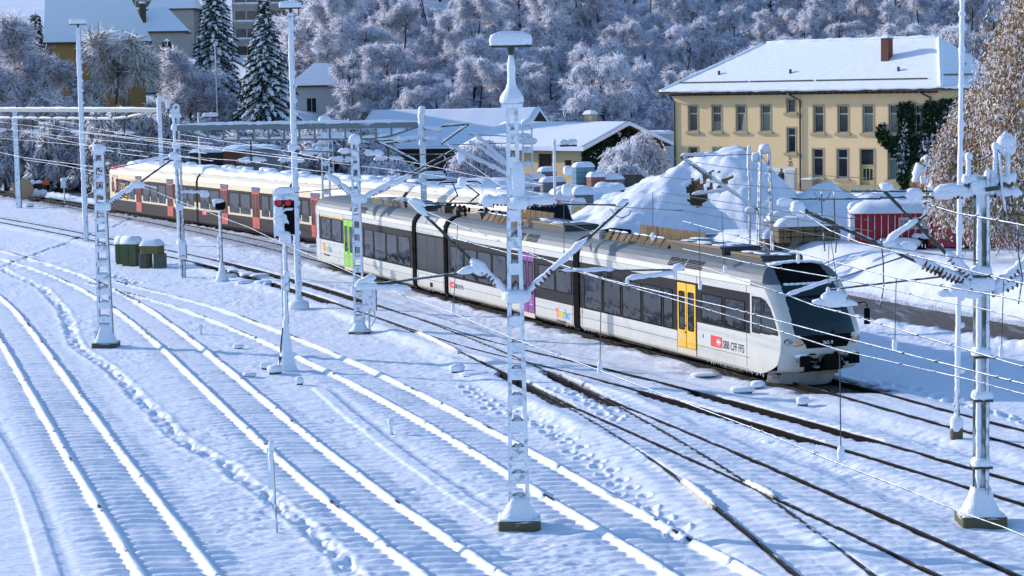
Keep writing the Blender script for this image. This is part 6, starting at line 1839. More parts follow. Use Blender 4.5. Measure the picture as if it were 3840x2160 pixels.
# excavator
ex = put('excavator', 2335, 530, 150, 'orange and black excavator with a snowy folded boom before the ivy', 'excavator', None, -.2)
le = lambda x, y, dy=0: at(x, y, ex.location.y) - Vector(ex.location) + Vector((0, dy, 0))
mb = MB(); a, c = le(2325, 462), le(2440, 432)
M_EXO = mat('orange_machine_paint', (.42, .18, .015), .5, 0, .25)
mb.cham(a.x, c.x + 1.5, -1.1, 1.1, a.z - .25, c.z, .08); mb.bar(le(2312, 512), le(2326, 450), .5, .4)
mb.build('counterweight', M_EXO, ex)
mb = MB(); a, c = le(2330, 520), le(2420, 466); mb.cham(a.x, c.x, -1, 1, a.z, c.z, .06); mb.build('cab', M_WIND, ex)
mb = MB(); a, c = le(2320, 548), le(2440, 520); mb.cham(a.x, c.x + 1, -1.2, 1.2, 0, a.z + .3, .2); mb.build('crawler', M_UNDER, ex)
text('FIORI', .62, M_L[0], ex, Matrix.Translation(Vector((0, -.0, 0))) @ NEAR(le(2345, 449).x, le(2345, 449).z, -1.11))
mb = MB(); mb.bar(le(2300, 470), le(2318, 408), .35, .3); mb.bar(le(2318, 405), le(2400, 430), .4, .35); mb.bar(le(2300, 470), le(2305, 495), .5, .4); mb.build('boom', M_EXO, ex)
sn = MB(); sn.snowtube(le(2303, 465), le(2316, 412), .34, .1, None, 3); sn.snowtube(le(2316, 404), le(2420, 430), .34, .15, None, 4); sn.snowtube(le(2312, 430), le(2450, 432), .35, .1, None, 5); sn.blob(le(2331, 450, -1.15), .5, .2, .35, 0, 4); sn.snowtube(le(2370, 468, -1), le(2425, 466, -1), .28, .1, None, 7)
sn.build('boom_snow', M_SNOW, ex, True)
# meter box pillar by the yard
t = put('pillar_box', 1420, 552, 140, 'snow topped grey green pillar box right of the middle mast', 'pillar box')
mb = MB(); mb.cham(-.55, .55, -.4, .4, 0, 1.7, .04); mb.build('body', frosted('pale_box', (.2, .3, .28), .6, .5), t); snowcap(t, -.55, .55, -.4, .4, 1.68, .5, 3)
t = put('pillar_box', 1455, 550, 138, 'pale cabinet with a yellow round mark, right of the snow topped pillar box', 'pillar box')
mb = MB(); mb.cham(-.5, .5, -.3, .3, 0, 1.3, .03); mb.build('body', mat('pale_cabinet', (.45, .46, .44), .6), t)
mb = MB(); mb.tube([(.22 * math.cos(a), -.31, .75 + .2 * math.sin(a)) for a in np.linspace(.6, 5.6, 14)], .05, 6); mb.build('mark', M_YEL, t); snowcap(t, -.5, .5, -.3, .3, 1.28, .35, 4)
# far-left odds: hedge-side wooden wheel and green tank under snow
t = put('storage_tank', 100, 440, 224, 'green tank under a flat snow roof at the far left edge', 'tank')
mb = MB(); mb.lathe((0, 0, 0), [(1.3, 0), (1.3, 2.2)], 16); mb.lathe((2.8, 0, 0), [(1.2, 0), (1.2, 2.0)], 16); mb.build('shell', mat('green_tank', (.03, .11, .06), .6), t)
sn = MB(); sn.snowtube((-2.4, -.3, 3.2), (4.8, -.3, 3.1), .85, .2, 20, 5); sn.build('snow_cap', M_SNOW, t, True)
mb = MB(); mb.box(-2.2, 4.6, -1.4, 1.4, 2.7, 2.85); [mb.box(x, x + .12, -1.3, -1.18, 0, 2.75) for x in (-2.1, 1.2, 4.4)]; mb.build('canopy', M_UNDER, t)
t = put('round_sign', 58, 480, 200, 'round wooden cable drum leaning by the left gantry post', 'cable drum')
mb = MB(); P = [(1.0 * math.cos(q * math.pi / 12), -.1, 1.0 + 1.0 * math.sin(q * math.pi / 12)) for q in range(24)]; P += [(a, .1, c) for a, _, c in P]
mb.add(P, [tuple(range(24)), tuple(range(47, 23, -1))] + [(q, (q + 1) % 24, 24 + (q + 1) % 24, 24 + q) for q in range(24)]); t.name = 'cable_drum'; mb.build('flange', mat('drum_wood', (.38, .25, .15), .8), t)
# ---------------------------------------------------------------- buildings
M_PLASTER = mat('ochre_plaster', (.70, .51, .285), .9, 0, .07, .5, .004, 30)
M_TRIM = mat('sandstone_trim', (.36, .30, .19), .85, 0, .12, 2.0)
M_EAVE = mat('dark_eave_wood', (.06, .045, .03), .8)
M_PIPE = mat('dark_drain_pipe', (.05, .05, .045), .5, .2)
M_FRAME = mat('pale_window_frame', (.45, .44, .36), .6)
M_CURT = glass_mat('curtained_pane', (.10, .15, .14), .12, .6)
M_PANE = glass_mat('dark_pane', (.022, .026, .036), .08, .6)
M_BRICK = mat('chimney_brick', (.13, .045, .028), .85, 0, .3, 5.0)
def roofsnow_mat():
    m, n, b, L = new_mat('tile_snow')
    b.inputs['Base Color'].default_value = (*SNOWC, 1); b.inputs['Roughness'].default_value = .75; b.inputs['Specular IOR Level'].default_value = .2
    tc = n.nodes.new('ShaderNodeTexCoord')
    wv = n.nodes.new('ShaderNodeTexWave'); wv.wave_type = 'BANDS'; wv.bands_direction = 'Z'; wv.inputs['Scale'].default_value = 1.9; wv.inputs['Distortion'].default_value = 1.5; wv.inputs['Detail'].default_value = 2; wv.inputs['Detail Scale'].default_value = .6
    L.new(tc.outputs['Object'], wv.inputs['Vector'])
    nz = n.nodes.new('ShaderNodeTexNoise'); nz.inputs['Scale'].default_value = 1.1; nz.inputs['Detail'].default_value = 7
    L.new(tc.outputs['Object'], nz.inputs['Vector'])
    ad = n.nodes.new('ShaderNodeMath'); ad.operation = 'MULTIPLY_ADD'; ad.inputs[1].default_value = 1.6
    L.new(nz.outputs[0], ad.inputs[0]); L.new(wv.outputs[0], ad.inputs[2])
    bp = n.nodes.new('ShaderNodeBump'); bp.inputs['Distance'].default_value = .05; bp.inputs['Strength'].default_value = .6
    L.new(ad.outputs[0], bp.inputs['Height']); L.new(bp.outputs[0], b.inputs['Normal'])
    return m
M_TSNOW = roofsnow_mat()
BD = Vector((.736, -.677, 0)); BA = math.atan2(-.677, .736)
hs = thing('station_house', (15.5, 196.5, .6), 'long two storey yellow house with a snowy hipped roof and brick chimney', 'house', None, BA)
BL, BW, ZE = 28.2, 11.5, 8.5                      # length, depth, eave height above the root
WIN = []                                          # x0, x1, z0, z1, sill, kind
Z0 = .6
for i, x in enumerate((1.62, 4.36, 7.12, 9.88)): WIN.append((x + .08, x + 1.12, 5.62 - Z0, 7.95 - Z0, True, ('dark', 'half', 'tilt', 'curt')[i]))
for i, x in enumerate((15.6, 18.17, 20.75, 23.4, 25.95)): WIN.append((x + .08, x + 1.12, 5.52 - Z0, 7.86 - Z0, True, ('dark', 'dark', 'curt', 'curt', 'dark')[i]))
WIN += [(12.82, 13.72, 7.30 - Z0, 8.5 - Z0, True, 'one'), (12.82, 13.72, 3.72 - Z0, 5.92 - Z0, True, 'dark')]
WIN += [(1.7, 2.72, 1.8 - Z0, 4.12 - Z0, True, 'dark'), (4.5, 5.42, 1.9 - Z0, 4.1 - Z0, False, 'white'), (7.1, 8.3, 1.7 - Z0, 4.05 - Z0, True, 'curt')]
WIN += [(15.56, 16.66, 1.55 - Z0, 4.05 - Z0, True, 'dark'), (18.14, 19.22, 1.5 - Z0, 4.05 - Z0, True, 'dark'), (23.38, 24.5, 1.45 - Z0, 4.05 - Z0, True, 'curt'), (25.95, 27.0, 1.5 - Z0, 4.0 - Z0, True, 'curt')]
DOOR = (20.56, 21.92, -.3, 4.05 - Z0)
HOLES = [w[:4] for w in WIN] + [DOOR]
def wall_with_holes(L, z0, z1, holes, dep=.26, mi=0):
    xs = sorted(set([0, L] + [h[0] for h in holes] + [h[1] for h in holes]))
    zs = sorted(set([z0, z1] + [h[2] for h in holes] + [h[3] for h in holes]))
    mb = MB()
    for i in range(len(xs) - 1):
        for j in range(len(zs) - 1):
            xm, zm = (xs[i] + xs[i + 1]) / 2, (zs[j] + zs[j + 1]) / 2
            if any(h[0] < xm < h[1] and h[2] < zm < h[3] for h in holes): continue
            mb.add([(xs[i], 0, zs[j]), (xs[i + 1], 0, zs[j]), (xs[i + 1], 0, zs[j + 1]), (xs[i], 0, zs[j + 1])], [(0, 1, 2, 3)], mi)
    for a, b, c, d in holes:
        mb.add([(a, 0, c), (b, 0, c), (b, 0, d), (a, 0, d), (a, dep, c), (b, dep, c), (b, dep, d), (a, dep, d)], [(0, 1, 5, 4), (1, 2, 6, 5), (2, 3, 7, 6), (3, 0, 4, 7)], 1)
    return mb
mb = wall_with_holes(BL, -1.0, ZE, HOLES)
mb.add([(0, 0, -1), (0, BW, -1), (0, BW, ZE), (0, 0, ZE)], [(3, 2, 1, 0)]); mb.add([(BL, 0, -1), (BL, BW, -1), (BL, BW, ZE), (BL, 0, ZE)], [(0, 1, 2, 3)]); mb.add([(0, BW, -1), (BL, BW, -1), (BL, BW, ZE), (0, BW, ZE)], [(3, 2, 1, 0)])
mb.box(-.04, BL + .04, -.04, 0, -1, .35, 1)
wall = mb.build('wall', [M_PLASTER, M_TRIM], hs)
for x0, x1, z0, z1, sill, kd in WIN:
    f = MB(); t_ = .11
    f.box(x0 - t_, x0, -.04, .02, z0 - .02, z1 + t_); f.box(x1, x1 + t_, -.04, .02, z0 - .02, z1 + t_); f.box(x0, x1, -.04, .02, z1, z1 + t_)
    f.box(x0, x0 + .07, .18, .24, z0, z1, 1); f.box(x1 - .07, x1, .18, .24, z0, z1, 1); f.box(x0 + .07, x1 - .07, .18, .24, z0, z0 + .08, 1); f.box(x0 + .07, x1 - .07, .18, .24, z1 - .07, z1, 1)
    zt = z1 - (z1 - z0) * .31
    if kd not in ('one', 'white'): f.box(x0 + .07, x1 - .07, .17, .24, zt - .06, zt + .06, 1)
    w = f.build('window', [M_TRIM, M_FRAME], hs)
    p = MB()
    if kd == 'white': p.box(x0 + .08, x1 - .08, .2, .215, z0 + .08, z1 - .08, 2)
    else:
        lo = zt if kd != 'one' else z1 - .08
        if kd == 'tilt':
            p.add([(x0 + .08, .225, z0 + .08), (x1 - .08, .225, z0 + .08), (x1 - .08, .225, lo), (x0 + .08, .225, lo)], [(0, 1, 2, 3)], 0)
            p.add([(x0 + .45, .21, z0 + .08), (x1 - .08, .21, z0 + .08), (x1 - .08, .21, lo), (x0 + .7, .21, lo)], [(0, 1, 2, 3)], 2)
        else: p.box(x0 + .08, x1 - .08, .2, .215, z0 + .08, lo, 1 if kd == 'curt' else 0)
        if kd == 'half': p.box(x0 + .08, x1 - .08, .192, .199, z0 + .08, z0 + .9, 1)
        p.box(x0 + .08, x1 - .08, .2, .215, lo + .01, z1 - .08, 0)
    p.build('pane', [M_PANE, M_CURT, M_FRAME], w)
    if sill:
        s_ = MB(); s_.cham(x0 - .3, x1 + .3, -.18, .0, z0 - .28, z0 - .03, .02); s_.build('sill', M_TRIM, w)
# door with side lights and transom
f = MB(); x0, x1, z0, z1 = DOOR
f.box(x0 - .12, x0, -.05, .02, z0, z1 + .12); f.box(x1, x1 + .12, -.05, .02, z0, z1 + .12); f.box(x0, x1, -.05, .02, z1, z1 + .12)
f.box(x0, x1, .12, .22, 1.95, 2.12); f.box(x0, x1, .16, .2, z0, 1.95, 1)
for k in range(3): f.box(x0 + .2 + k * .34, x0 + .46 + k * .34, .15, .16, .75, 1.75, 2)
f.box(x0 + .1, x1 - .1, .16, .2, 2.12, z1, 2)
f.build('door', [M_TRIM, mat('ochre_door_paint', (.45, .36, .12), .6), M_PANE], hs)
# white entrance panel with a blue notice board
mb = MB(); mb.box(11.1, 13.7, -.06, 0, -.6, 1.75); mb.build('entrance_panel', mat('white_panel', (.62, .62, .60), .6), hs)
mb = MB(); mb.cham(11.12, 12.5, -.13, -.06, .28, 1.12, .02)
for k in range(10): mb.box(11.25 + (k % 5) * .25, 11.32 + (k % 5) * .25, -.135, -.128, .45 + .35 * (k // 5), .52 + .35 * (k // 5), 1)
mb.build('notice_board', [mat('blue_board', (.008, .05, .13), .4), MATS['letter_blue']], hs)
mb = MB(); mb.box(12.72, 13.6, -.085, -.06, -.6, 1.5); mb.build('door', mat('pale_door', (.45, .46, .48), .5), hs)
text('25', .62, M_INK, hs, NEAR(12.92, 1.9, -.02), sx=.8, bold=.006)
text('A', .5, M_INK, hs, NEAR(13.0, 2.42, -.02), sx=.8)
# roof
OV, RH, RUN = .95, 4.6, 5.2
A_ = [(-OV, -OV, ZE + .05), (BL + OV, -OV, ZE + .05), (BL + OV, BW + OV, ZE + .05), (-OV, BW + OV, ZE + .05)]
def hip_roof(parent, x0, x1, y0, y1, z, rh, runl, runr, th=.28, name='roof', m=None):
    ym = (y0 + y1) / 2
    b = MB()
    r0, r1 = (x0 + runl, ym, z + rh), (x1 - runr, ym, z + rh)
    P = [(x0, y0, z), (x1, y0, z), (x1, y1, z), (x0, y1, z), r0, r1]
    b.add(P, [(0, 1, 5, 4), (1, 2, 5), (2, 3, 4, 5), (3, 0, 4)])
    b.add([(x, y, zz - th) for x, y, zz in P[:4]], [(3, 2, 1, 0)], 1)
    b.add(P[:4] + [(x, y, zz - th) for x, y, zz in P[:4]], [(4 + k, 4 + (k + 1) % 4, (k + 1) % 4, k) for k in range(4)], 1)
    return b.build(name, [m or M_TSNOW, M_EAVE], parent)
rf = hip_roof(hs, -OV, BL + OV, -OV, BW + OV, ZE + .25, 4.35, 7.5, 4.2)
# lumpy snow blanket along eaves and ridges
sn = MB()
sn.snowtube((-OV - .02, -OV - .02, ZE + .26), (BL + OV, -OV - .02, ZE + .26), .17, 0, 60, 2); sn.snowtube((BL + OV, -OV, ZE + .26), (BL + OV, BW + OV, ZE + .26), .17, 0, 30, 3)
sn.snowtube((BL + OV, -OV, ZE + .3), (BL + OV - 4.2, BW / 2, ZE + 4.62), .2, 0, 20, 4); sn.snowtube((-OV + 7.5, BW / 2, ZE + 4.6), (BL + OV - 4.2, BW / 2, ZE + 4.6), .2, 0, 40, 5); sn.snowtube((-OV, -OV, ZE + .3), (-OV + 7.5, BW / 2, ZE + 4.6), .14, 0, 20, 6)
sn.build('snow_ridge', M_SNOW, rf, True)
sl_ = 4.35 / (BW / 2 + OV)
mb = MB()
for x in [.3 + .62 * k for k in range(46)]: mb.box(x, x + .12, -OV + .08, .0, ZE - .22, ZE - .04)
mb.build('rafter_ends', M_EAVE, rf)
mb = MB()
for a, b in ((.6, 8.5), (8.7, 15.6), (15.9, 27.2)): mb.bar((a, -OV + 1.05, ZE + .25 + 1.05 * sl_ + .08), (b, -OV + 1.05, ZE + .25 + 1.05 * sl_ + .08), .06, .12)
mb.bar((BL + OV - .8, 1, ZE + 1.3), (BL + OV - .8, 6, ZE + 1.3), .06, .12)
mb.build('snow_guard', M_PIPE, rf)
for x in (4.3, 12.3, 23.6):
    mb = MB(); y = 1.3; z = ZE + .25 + (y + OV) * sl_
    mb.tube([(x, y, z - .1), (x, y, z + .35)], .12, 8); mb.build('roof_vent', M_PIPE, rf)
mb = MB(); y = 2.6; zc = ZE + .25 + (y + OV) * sl_
mb.box(21.0, 21.75, y, y + .75, zc - .5, zc + 2.0)
o = mb.build('chimney', M_BRICK, rf)
mb = MB(); mb.box(20.93, 21.82, y - .07, y + .82, zc + 2.0, zc + 2.1); mb.build('cap', M_TRIM, o); snowcap(o, 20.95, 21.8, y - .05, y + .8, zc + 2.08, .22, 4)
mb = MB()
mb.tube([(13.6, -OV, ZE - .1), (13.7, -.6, ZE - .3), (14.3, -.12, ZE - .75), (14.3, -.12, -.8)], .085, 8)
mb.tube([(.2, -OV, ZE - .1), (.1, -.5, ZE - .5), (.12, -.1, ZE - .75), (.12, -.1, -.8)], .085, 8)
mb.tube([(27.0, -OV, ZE - .1), (27.6, -.12, ZE - .6), (27.6, -.12, ZE - 2)], .085, 8)
mb.build('drain_pipe', M_PIPE, hs)
mb = MB(); mb.cham(15.0, 16.2, -1.0, -.15, -.2, .85, .03); t = mb.build('meter_cabinet', mat('grey_beige_cabinet', (.28, .25, .19), .8), hs); snowcap(t, 15.0, 16.2, -1.0, -.15, .83, .08, 2)
# person at the entrance
pp = AT(2003, 470, 188.3); pp = Vector((15.5, 196.5, 0)) + BD * 12.95 + Vector((-.677, -.736, 0)) * 1.1; pp.z = .55
pr = thing('person', pp, 'person in dark winter clothes standing at the white entrance of the yellow house', 'person', None, BA)
def skin_body(joints, edges, m, name, parent):
    me = bpy.data.meshes.new(name)
    me.from_pydata([j[:3] for j in joints], edges, [])
    o = bpy.data.objects.new(name, me); COL.objects.link(o); o.parent = parent
    md = o.modifiers.new('skin', 'SKIN')
    for i, j in enumerate(joints): me.skin_vertices[0].data[i].radius = (j[3], j[3] * .85)
    me.skin_vertices[0].data[0].use_root = True
    o.modifiers.new('sub', 'SUBSURF').levels = 2
    me.materials.append(m)
    return o
JN = [(0, 0, .92, .16), (0, 0, 1.15, .15), (0, 0, 1.38, .17), (0, 0, 1.50, .06), (0, -.02, 1.62, .095), (0, -.02, 1.72, .07),
      (-.19, 0, 1.40, .075), (-.26, -.03, 1.14, .055), (-.24, -.12, .92, .04), (.19, 0, 1.40, .075), (.27, .02, 1.14, .055), (.25, -.06, .90, .04),
      (-.10, 0, .86, .10), (-.12, -.03, .47, .07), (-.12, 0, .09, .05), (-.12, -.14, .05, .045), (.10, 0, .86, .10), (.13, .04, .47, .07), (.14, .10, .09, .05), (.14, -.04, .05, .045)]
JE = [(0, 1), (1, 2), (2, 3), (3, 4), (4, 5), (2, 6), (6, 7), (7, 8), (2, 9), (9, 10), (10, 11), (0, 12), (12, 13), (13, 14), (14, 15), (0, 16), (16, 17), (17, 18), (18, 19)]
skin_body(JN, JE, mat('dark_winter_clothes', (.02, .02, .03), .85, 0, .3), 'body', pr)
mb = MB(); mb.blob((0, 0, 1.68), .11, .115, .10, 0, 2, .05); mb.build('cap', mat('dark_knit', (.03, .025, .02), .9), pr, True)
mb = MB(); mb.blob((0, -.10, 1.61), .065, .03, .07, 0, 2, .0)
mb.build('face', mat('skin_tone', (.45, .28, .2), .6), pr, True)
# ---- shed with the ivy gable
sh = thing('shed', (-4.2, 215.6, .6), 'low yellow shed with a snowy gable roof whose end wall is covered in ivy', 'shed', None, BA)
SL, SW, SE = 15.4, 12.5, 3.15
GATE = (9.6, 11.4, -.5, 2.7); SWN = [(13.2, 13.9, .9, 2.1), (14.45, 15.05, .9, 2.0)]
mb = wall_with_holes(SL, -.6, SE, [GATE] + SWN)
mb.add([(SL, 0, -.6), (SL, SW, -.6), (SL, SW, SE), (SL, SW / 2, SE + 2.1), (SL, 0, SE)], [(0, 1, 2, 3, 4)]); mb.add([(0, 0, -.6), (0, SW, -.6), (0, SW, SE), (0, SW / 2, SE + 2.1), (0, 0, SE)], [(4, 3, 2, 1, 0)]); mb.add([(0, SW, -.6), (SL, SW, -.6), (SL, SW, SE), (0, SW, SE)], [(3, 2, 1, 0)])
mb.build('wall', [M_PLASTER, M_TRIM], sh)
mb = MB(); mb.box(9.6, 11.4, .2, .25, -.5, 2.7); mb.build('gate', mat('dark_gate_wood', (.05, .03, .02), .8), sh)
for a, b, c, d in SWN:
    f = MB(); f.box(a, b, .14, .16, c, d, 1); f.box(a - .08, a, -.03, .02, c, d); f.box(b, b + .08, -.03, .02, c, d); f.box((a + b) / 2 - .03, (a + b) / 2 + .03, .12, .14, c, d); f.build('window', [MATS['chimney_brick'], M_PANE], sh)
def gable_roof(parent, x0, x1, y0, y1, z, rh, th=.34, m=None, name='roof', low=0.0):
    ym = (y0 + y1) / 2
    nx = 30
    b = MB()
    xs = np.linspace(x0, x1, nx)
    prof = [(y0, z), ((y0 + ym) / 2, z + rh * .5), (ym - .4, z + rh * .95), (ym, z + rh), (ym + .4, z + rh * .95), ((y1 + ym) / 2, z + rh * .5 - low * .5), (y1, z - low)]
    for x in xs: b.v += [(x, y, zz + th + .08 * (vnoise(np.array([x * .7]), np.array([y * .7]), 5)[0])) for y, zz in prof]
    k = len(prof)
    b.f += [(i * k + j, (i + 1) * k + j, (i + 1) * k + j + 1, i * k + j + 1) for i in range(nx - 1) for j in range(k - 1)]; b.m += [0] * ((nx - 1) * (k - 1))
    n0 = len(b.v)
    for x in (x0, x1): b.v += [(x, y, zz) for y, zz in prof]
    b.f += [(n0 + j, n0 + k + j, n0 + k + j + 1, n0 + j + 1)[::-1] for j in range(k - 1)]; b.m += [1] * (k - 1)
    last = (nx - 1) * k
    b.f += [(j, j + 1, n0 + j + 1, n0 + j) for j in range(k - 1)] + [(last + j, n0 + k + j, n0 + k + j + 1, last + j + 1) for j in range(k - 1)]; b.m += [0] * (2 * (k - 1))
    b.add([b.v[i * k] for i in range(nx)] + [(x, y0, z) for x in xs], [(i, nx + i, nx + i + 1, i + 1) for i in range(nx - 1)])
    return b.build(name, [m or M_SNOWS, M_EAVE], parent, True)
r_ = gable_roof(sh, -.6, SL + .9, -.9, SW + .9, SE - .1, 2.3, .4)
mb = MB(); mb.box(10.3, 11.3, 6.3, 7.2, SE + 1.6, SE + 3.4); o = mb.build('chimney', M_TRIM, r_); snowcap(o, 10.3, 11.3, 6.3, 7.2, SE + 3.38, .4, 6, .12)
# ---- big dark barn
bp_ = at(905, 425, 236); bp_.z = .3
bn = thing('barn', bp_, 'wide dark brown wooden barn with a big snowy roof behind the trains', 'barn', None, math.atan2(-.30, .95))
L_ = 17.5; D_ = 15; E_ = 3.2
mb = MB()
mb.box(0, L_, 0, D_, -.5, E_)
for k in range(60): mb.box(.1 + k * L_ / 60, .2 + k * L_ / 60, -.04, 0, -.5, E_)
mb.add([(L_ + .01, 0, E_), (L_ + .01, D_, E_), (L_ + .01, D_ / 2, E_ + 4)], [(0, 1, 2)])
mb.build('wall', mat('dark_brown_boards', (.055, .028, .018), .85, 0, .35, 2.0, stretch=(4, 4, .4)), bn)
hb = MB()
gable_roof(bn, -1.2, L_ + 1.6, -1.2, D_ + 1.2, E_ - .2, 3.9, .4)
# ---- generic houses on the slope
def house(name, x, y, Y, w, d, h, roof, label, wallm, rot=0.0, zb=None, wins=(), chim=None, rh=3.0, cat='house', rl=None, rr=None, ov=.6):
    p = at(x, y, Y)
    p.z = gz(p.x, p.y) if zb is None else zb
    if zb is None and Y > 262: p.z = float(hill(np.array([p.x]), np.array([p.y]))[0])
    t = thing(name, p, label, cat, None, rot)
    holes = [(a, b, c, e) for a, b, c, e in wins]
    mb = wall_with_holes(w, -3, h, holes, .2)
    mb.add([(0, 0, -3), (0, d, -3), (0, d, h), (0, 0, h)], [(3, 2, 1, 0)]); mb.add([(w, 0, -3), (w, d, -3), (w, d, h), (w, 0, h)], [(0, 1, 2, 3)]); mb.add([(0, d, -3), (w, d, -3), (w, d, h), (0, d, h)], [(3, 2, 1, 0)])
    mb.build('wall', [wallm, M_TRIM], t)
    for a, b, c, e in wins:
        f = MB(); f.box(a, b, .14, .16, c, e, 1); f.box(a, a + .06, .11, .14, c, e); f.box(b - .06, b, .11, .14, c, e); f.box((a + b) / 2 - .04, (a + b) / 2 + .04, .1, .14, c, e); f.box(a - .1, b + .1, -.08, .0, c - .12, c); f.build('window', [M_FRAME, M_PANE], t)
    if roof == 'hip': r = hip_roof(t, -ov, w + ov, -ov, d + ov, h + .2, rh, rl if rl is not None else w * .3, rr if rr is not None else w * .3, .25)
    elif roof == 'gable': r = gable_roof(t, -ov, w + ov, -ov, d + ov, h, rh, .35)
    else:
        r_ = MB(); r_.box(-.15, w + .15, -.15, d + .15, h, h + .35); r = r_.build('roof', M_SNOW, t)
    if chim:
        cx, cy, cz, ch = chim
        c = MB(); c.box(cx, cx + .9, cy, cy + .9, cz, cz + ch); co_ = c.build('chimney', M_EAVE, r); snowcap(co_, cx, cx + .9, cy, cy + .9, cz + ch - .02, .25, 3)
    return t
M_OCH = mat('brown_ochre_plaster', (.34, .20, .07), .9, 0, .12, .6)
M_GREYW = mat('pale_grey_plaster', (.50, .51, .50), .9, 0, .08, .6)
M_BEIGE = mat('grey_concrete_wall', (.30, .295, .27), .9, 0, .12, .8)
p_ = at(132, 190, 250)
vz = float(gz(p_.x, p_.y))
house('villa', 132, 190, 250, 10.9, 9, 16.0 - vz, 'hip', 'ochre house with a steep blue shaded snow roof and dark chimney, at upper left', M_OCH, .19, vz, [(1.9, 3.0, 8.2 - vz, 12.4 - vz), (4.7, 5.8, 8.2 - vz, 12.4 - vz), (8, 9.1, 8.2 - vz, 12.4 - vz)], (9.0, 2.0, 19.2 - vz, 7.0), 12.0, 'house', .8, 5.2, .9)
house('cottage', 742, 292, 275, 6.2, 7, 4.2, 'hip', 'small pale house with a low snow roof right of the big spruce', M_GREYW, -.12, 6.2, [(1.6, 2.9, .9, 2.7)], None, 2.9, 'house', 2.6, 2.6, .7)
house('house', 700, 165, 305, 7, 9, 5, 'gable', 'house with a wide snow roof and yellow wall behind the small pale house', M_PLASTER, -.1, 9.4, [(4.2, 5, 2.2, 3.8), (5.8, 6.6, 2.2, 3.8)], None, 3.6, 'house')
house('house', 330, 100, 300, 7.5, 9, 5.5, 'hip', 'small house with a pyramid snow roof just right of the ochre house', M_BEIGE, .1, 13.0, [(2, 3, 1.5, 3)], (1.2, 1.2, 6.4, 3.4), 3.6, 'house', 3.2, 3.2)
house('house', 380, 55, 345, 7.0, 8, 7, 'hip', 'house with a steep snow roof at the top edge, left of the left spruce', M_BEIGE, .0, 16.4, [(3.5, 4.2, 3, 4.2)], None, 5, 'house', 2.5, 2.5)
def block(x0, x1, yb, yt, Y, d, m, label, floors, bands, side=True, rot=0.0):
    a, b = at(x0, yb, Y), at(x1, yt, Y)
    t = thing('apartment_block', (a.x, a.y, a.z), label, 'apartment block', None, rot)
    w = (b.x - a.x); h = b.z - a.z
    mb = MB(); mb.box(0, w, 0, d, -8, h)
    mb.build('wall', m, t)
    for i in range(floors):
        z0 = i * h / floors
        mb = MB(); mb.box(.3, w - .3, -.05, .0, z0 + h / floors * .38, z0 + h / floors * .86, 0)
        for k in range(bands): mb.box(.3 + k * (w - .6) / bands, .45 + k * (w - .6) / bands, -.08, -.02, z0 + h / floors * .36, z0 + h / floors * .88, 1)
        mb.build('window_band', [M_PANE, M_FRAME], t)
        mb = MB(); mb.box(-.06, w + .06, -.14, 0, z0 + h / floors * .1, z0 + h / floors * .3); mb.build('balcony_rail', M_BEIGE, t)
        mb = MB(); mb.snowtube((0, -.12, z0 + h / floors * .31), (w, -.12, z0 + h / floors * .31), .16, 0, 20, i); mb.build('snow_cap', M_SNOW, t, True)
    mb = MB(); mb.box(-.2, w + .2, -.2, d + .2, h, h + .4); mb.build('roof', M_SNOW, t)
    return t
block(588, 768, 155, -70, 345, 14, M_BEIGE, 'grey concrete apartment block with window bands behind the spruces, left part', 5, 6)
block(768, 822, 160, 20, 335, 14, mat('darker_concrete', (.20, .21, .22), .9), 'plain dark concrete wing of the apartment block, right of the second lamp mast', 1, 3)
block(318, 400, 60, -60, 360, 10, M_BEIGE, 'distant grey building at the top edge behind the ochre house', 4, 4)
# grey and brown sheds behind the cream train
def hut(x0, x1, yb, yt, Y, m, label, name='storage_shed', open_=False):
    a, b = at(x0, yb, Y), at(x1, yt, Y); z = gz(a.x, a.y)
    t = thing(name, (a.x, a.y, z), label, 'shed')
    w = b.x - a.x; h = b.z - z
    mb = MB(); mb.box(0, w, 0, 2.6, -.3, h)
    for k in range(int(w * 2)): mb.box(k * .5, k * .5 + .05, -.03, 0, 0, h)
    mb.build('wall', m, t)
    if open_:
        mb = MB()
        for k in range(4): mb.box(.4 + k * w / 4, .4 + (k + .6) * w / 4, -.05, -.03, h * .55, h * .85)
        mb.build('window', M_PANE, t)
    snowcap(t, 0, w, 0, 2.6, h - .02, .35, x0, .12)
hut(560, 700, 420, 372, 192, mat('grey_sheet_wall', (.26, .28, .32), .6, .1), 'long grey sheet metal shed behind the roof of the cream train')
hut(478, 560, 420, 381, 190, mat('green_black_boards', (.03, .04, .035), .8), 'dark kiosk with small windows behind the cream train', 'kiosk', True)
hut(562, 606, 420, 378, 188, mat('brown_sheet_wall', (.16, .06, .04), .7), 'brown container between the dark kiosk and the grey shed', 'container')
hut(1615, 1700, 400, 335, 232, M_GREYW, 'snow covered tent roof shed between the ivy shed and the yellow house', 'tent_shed')
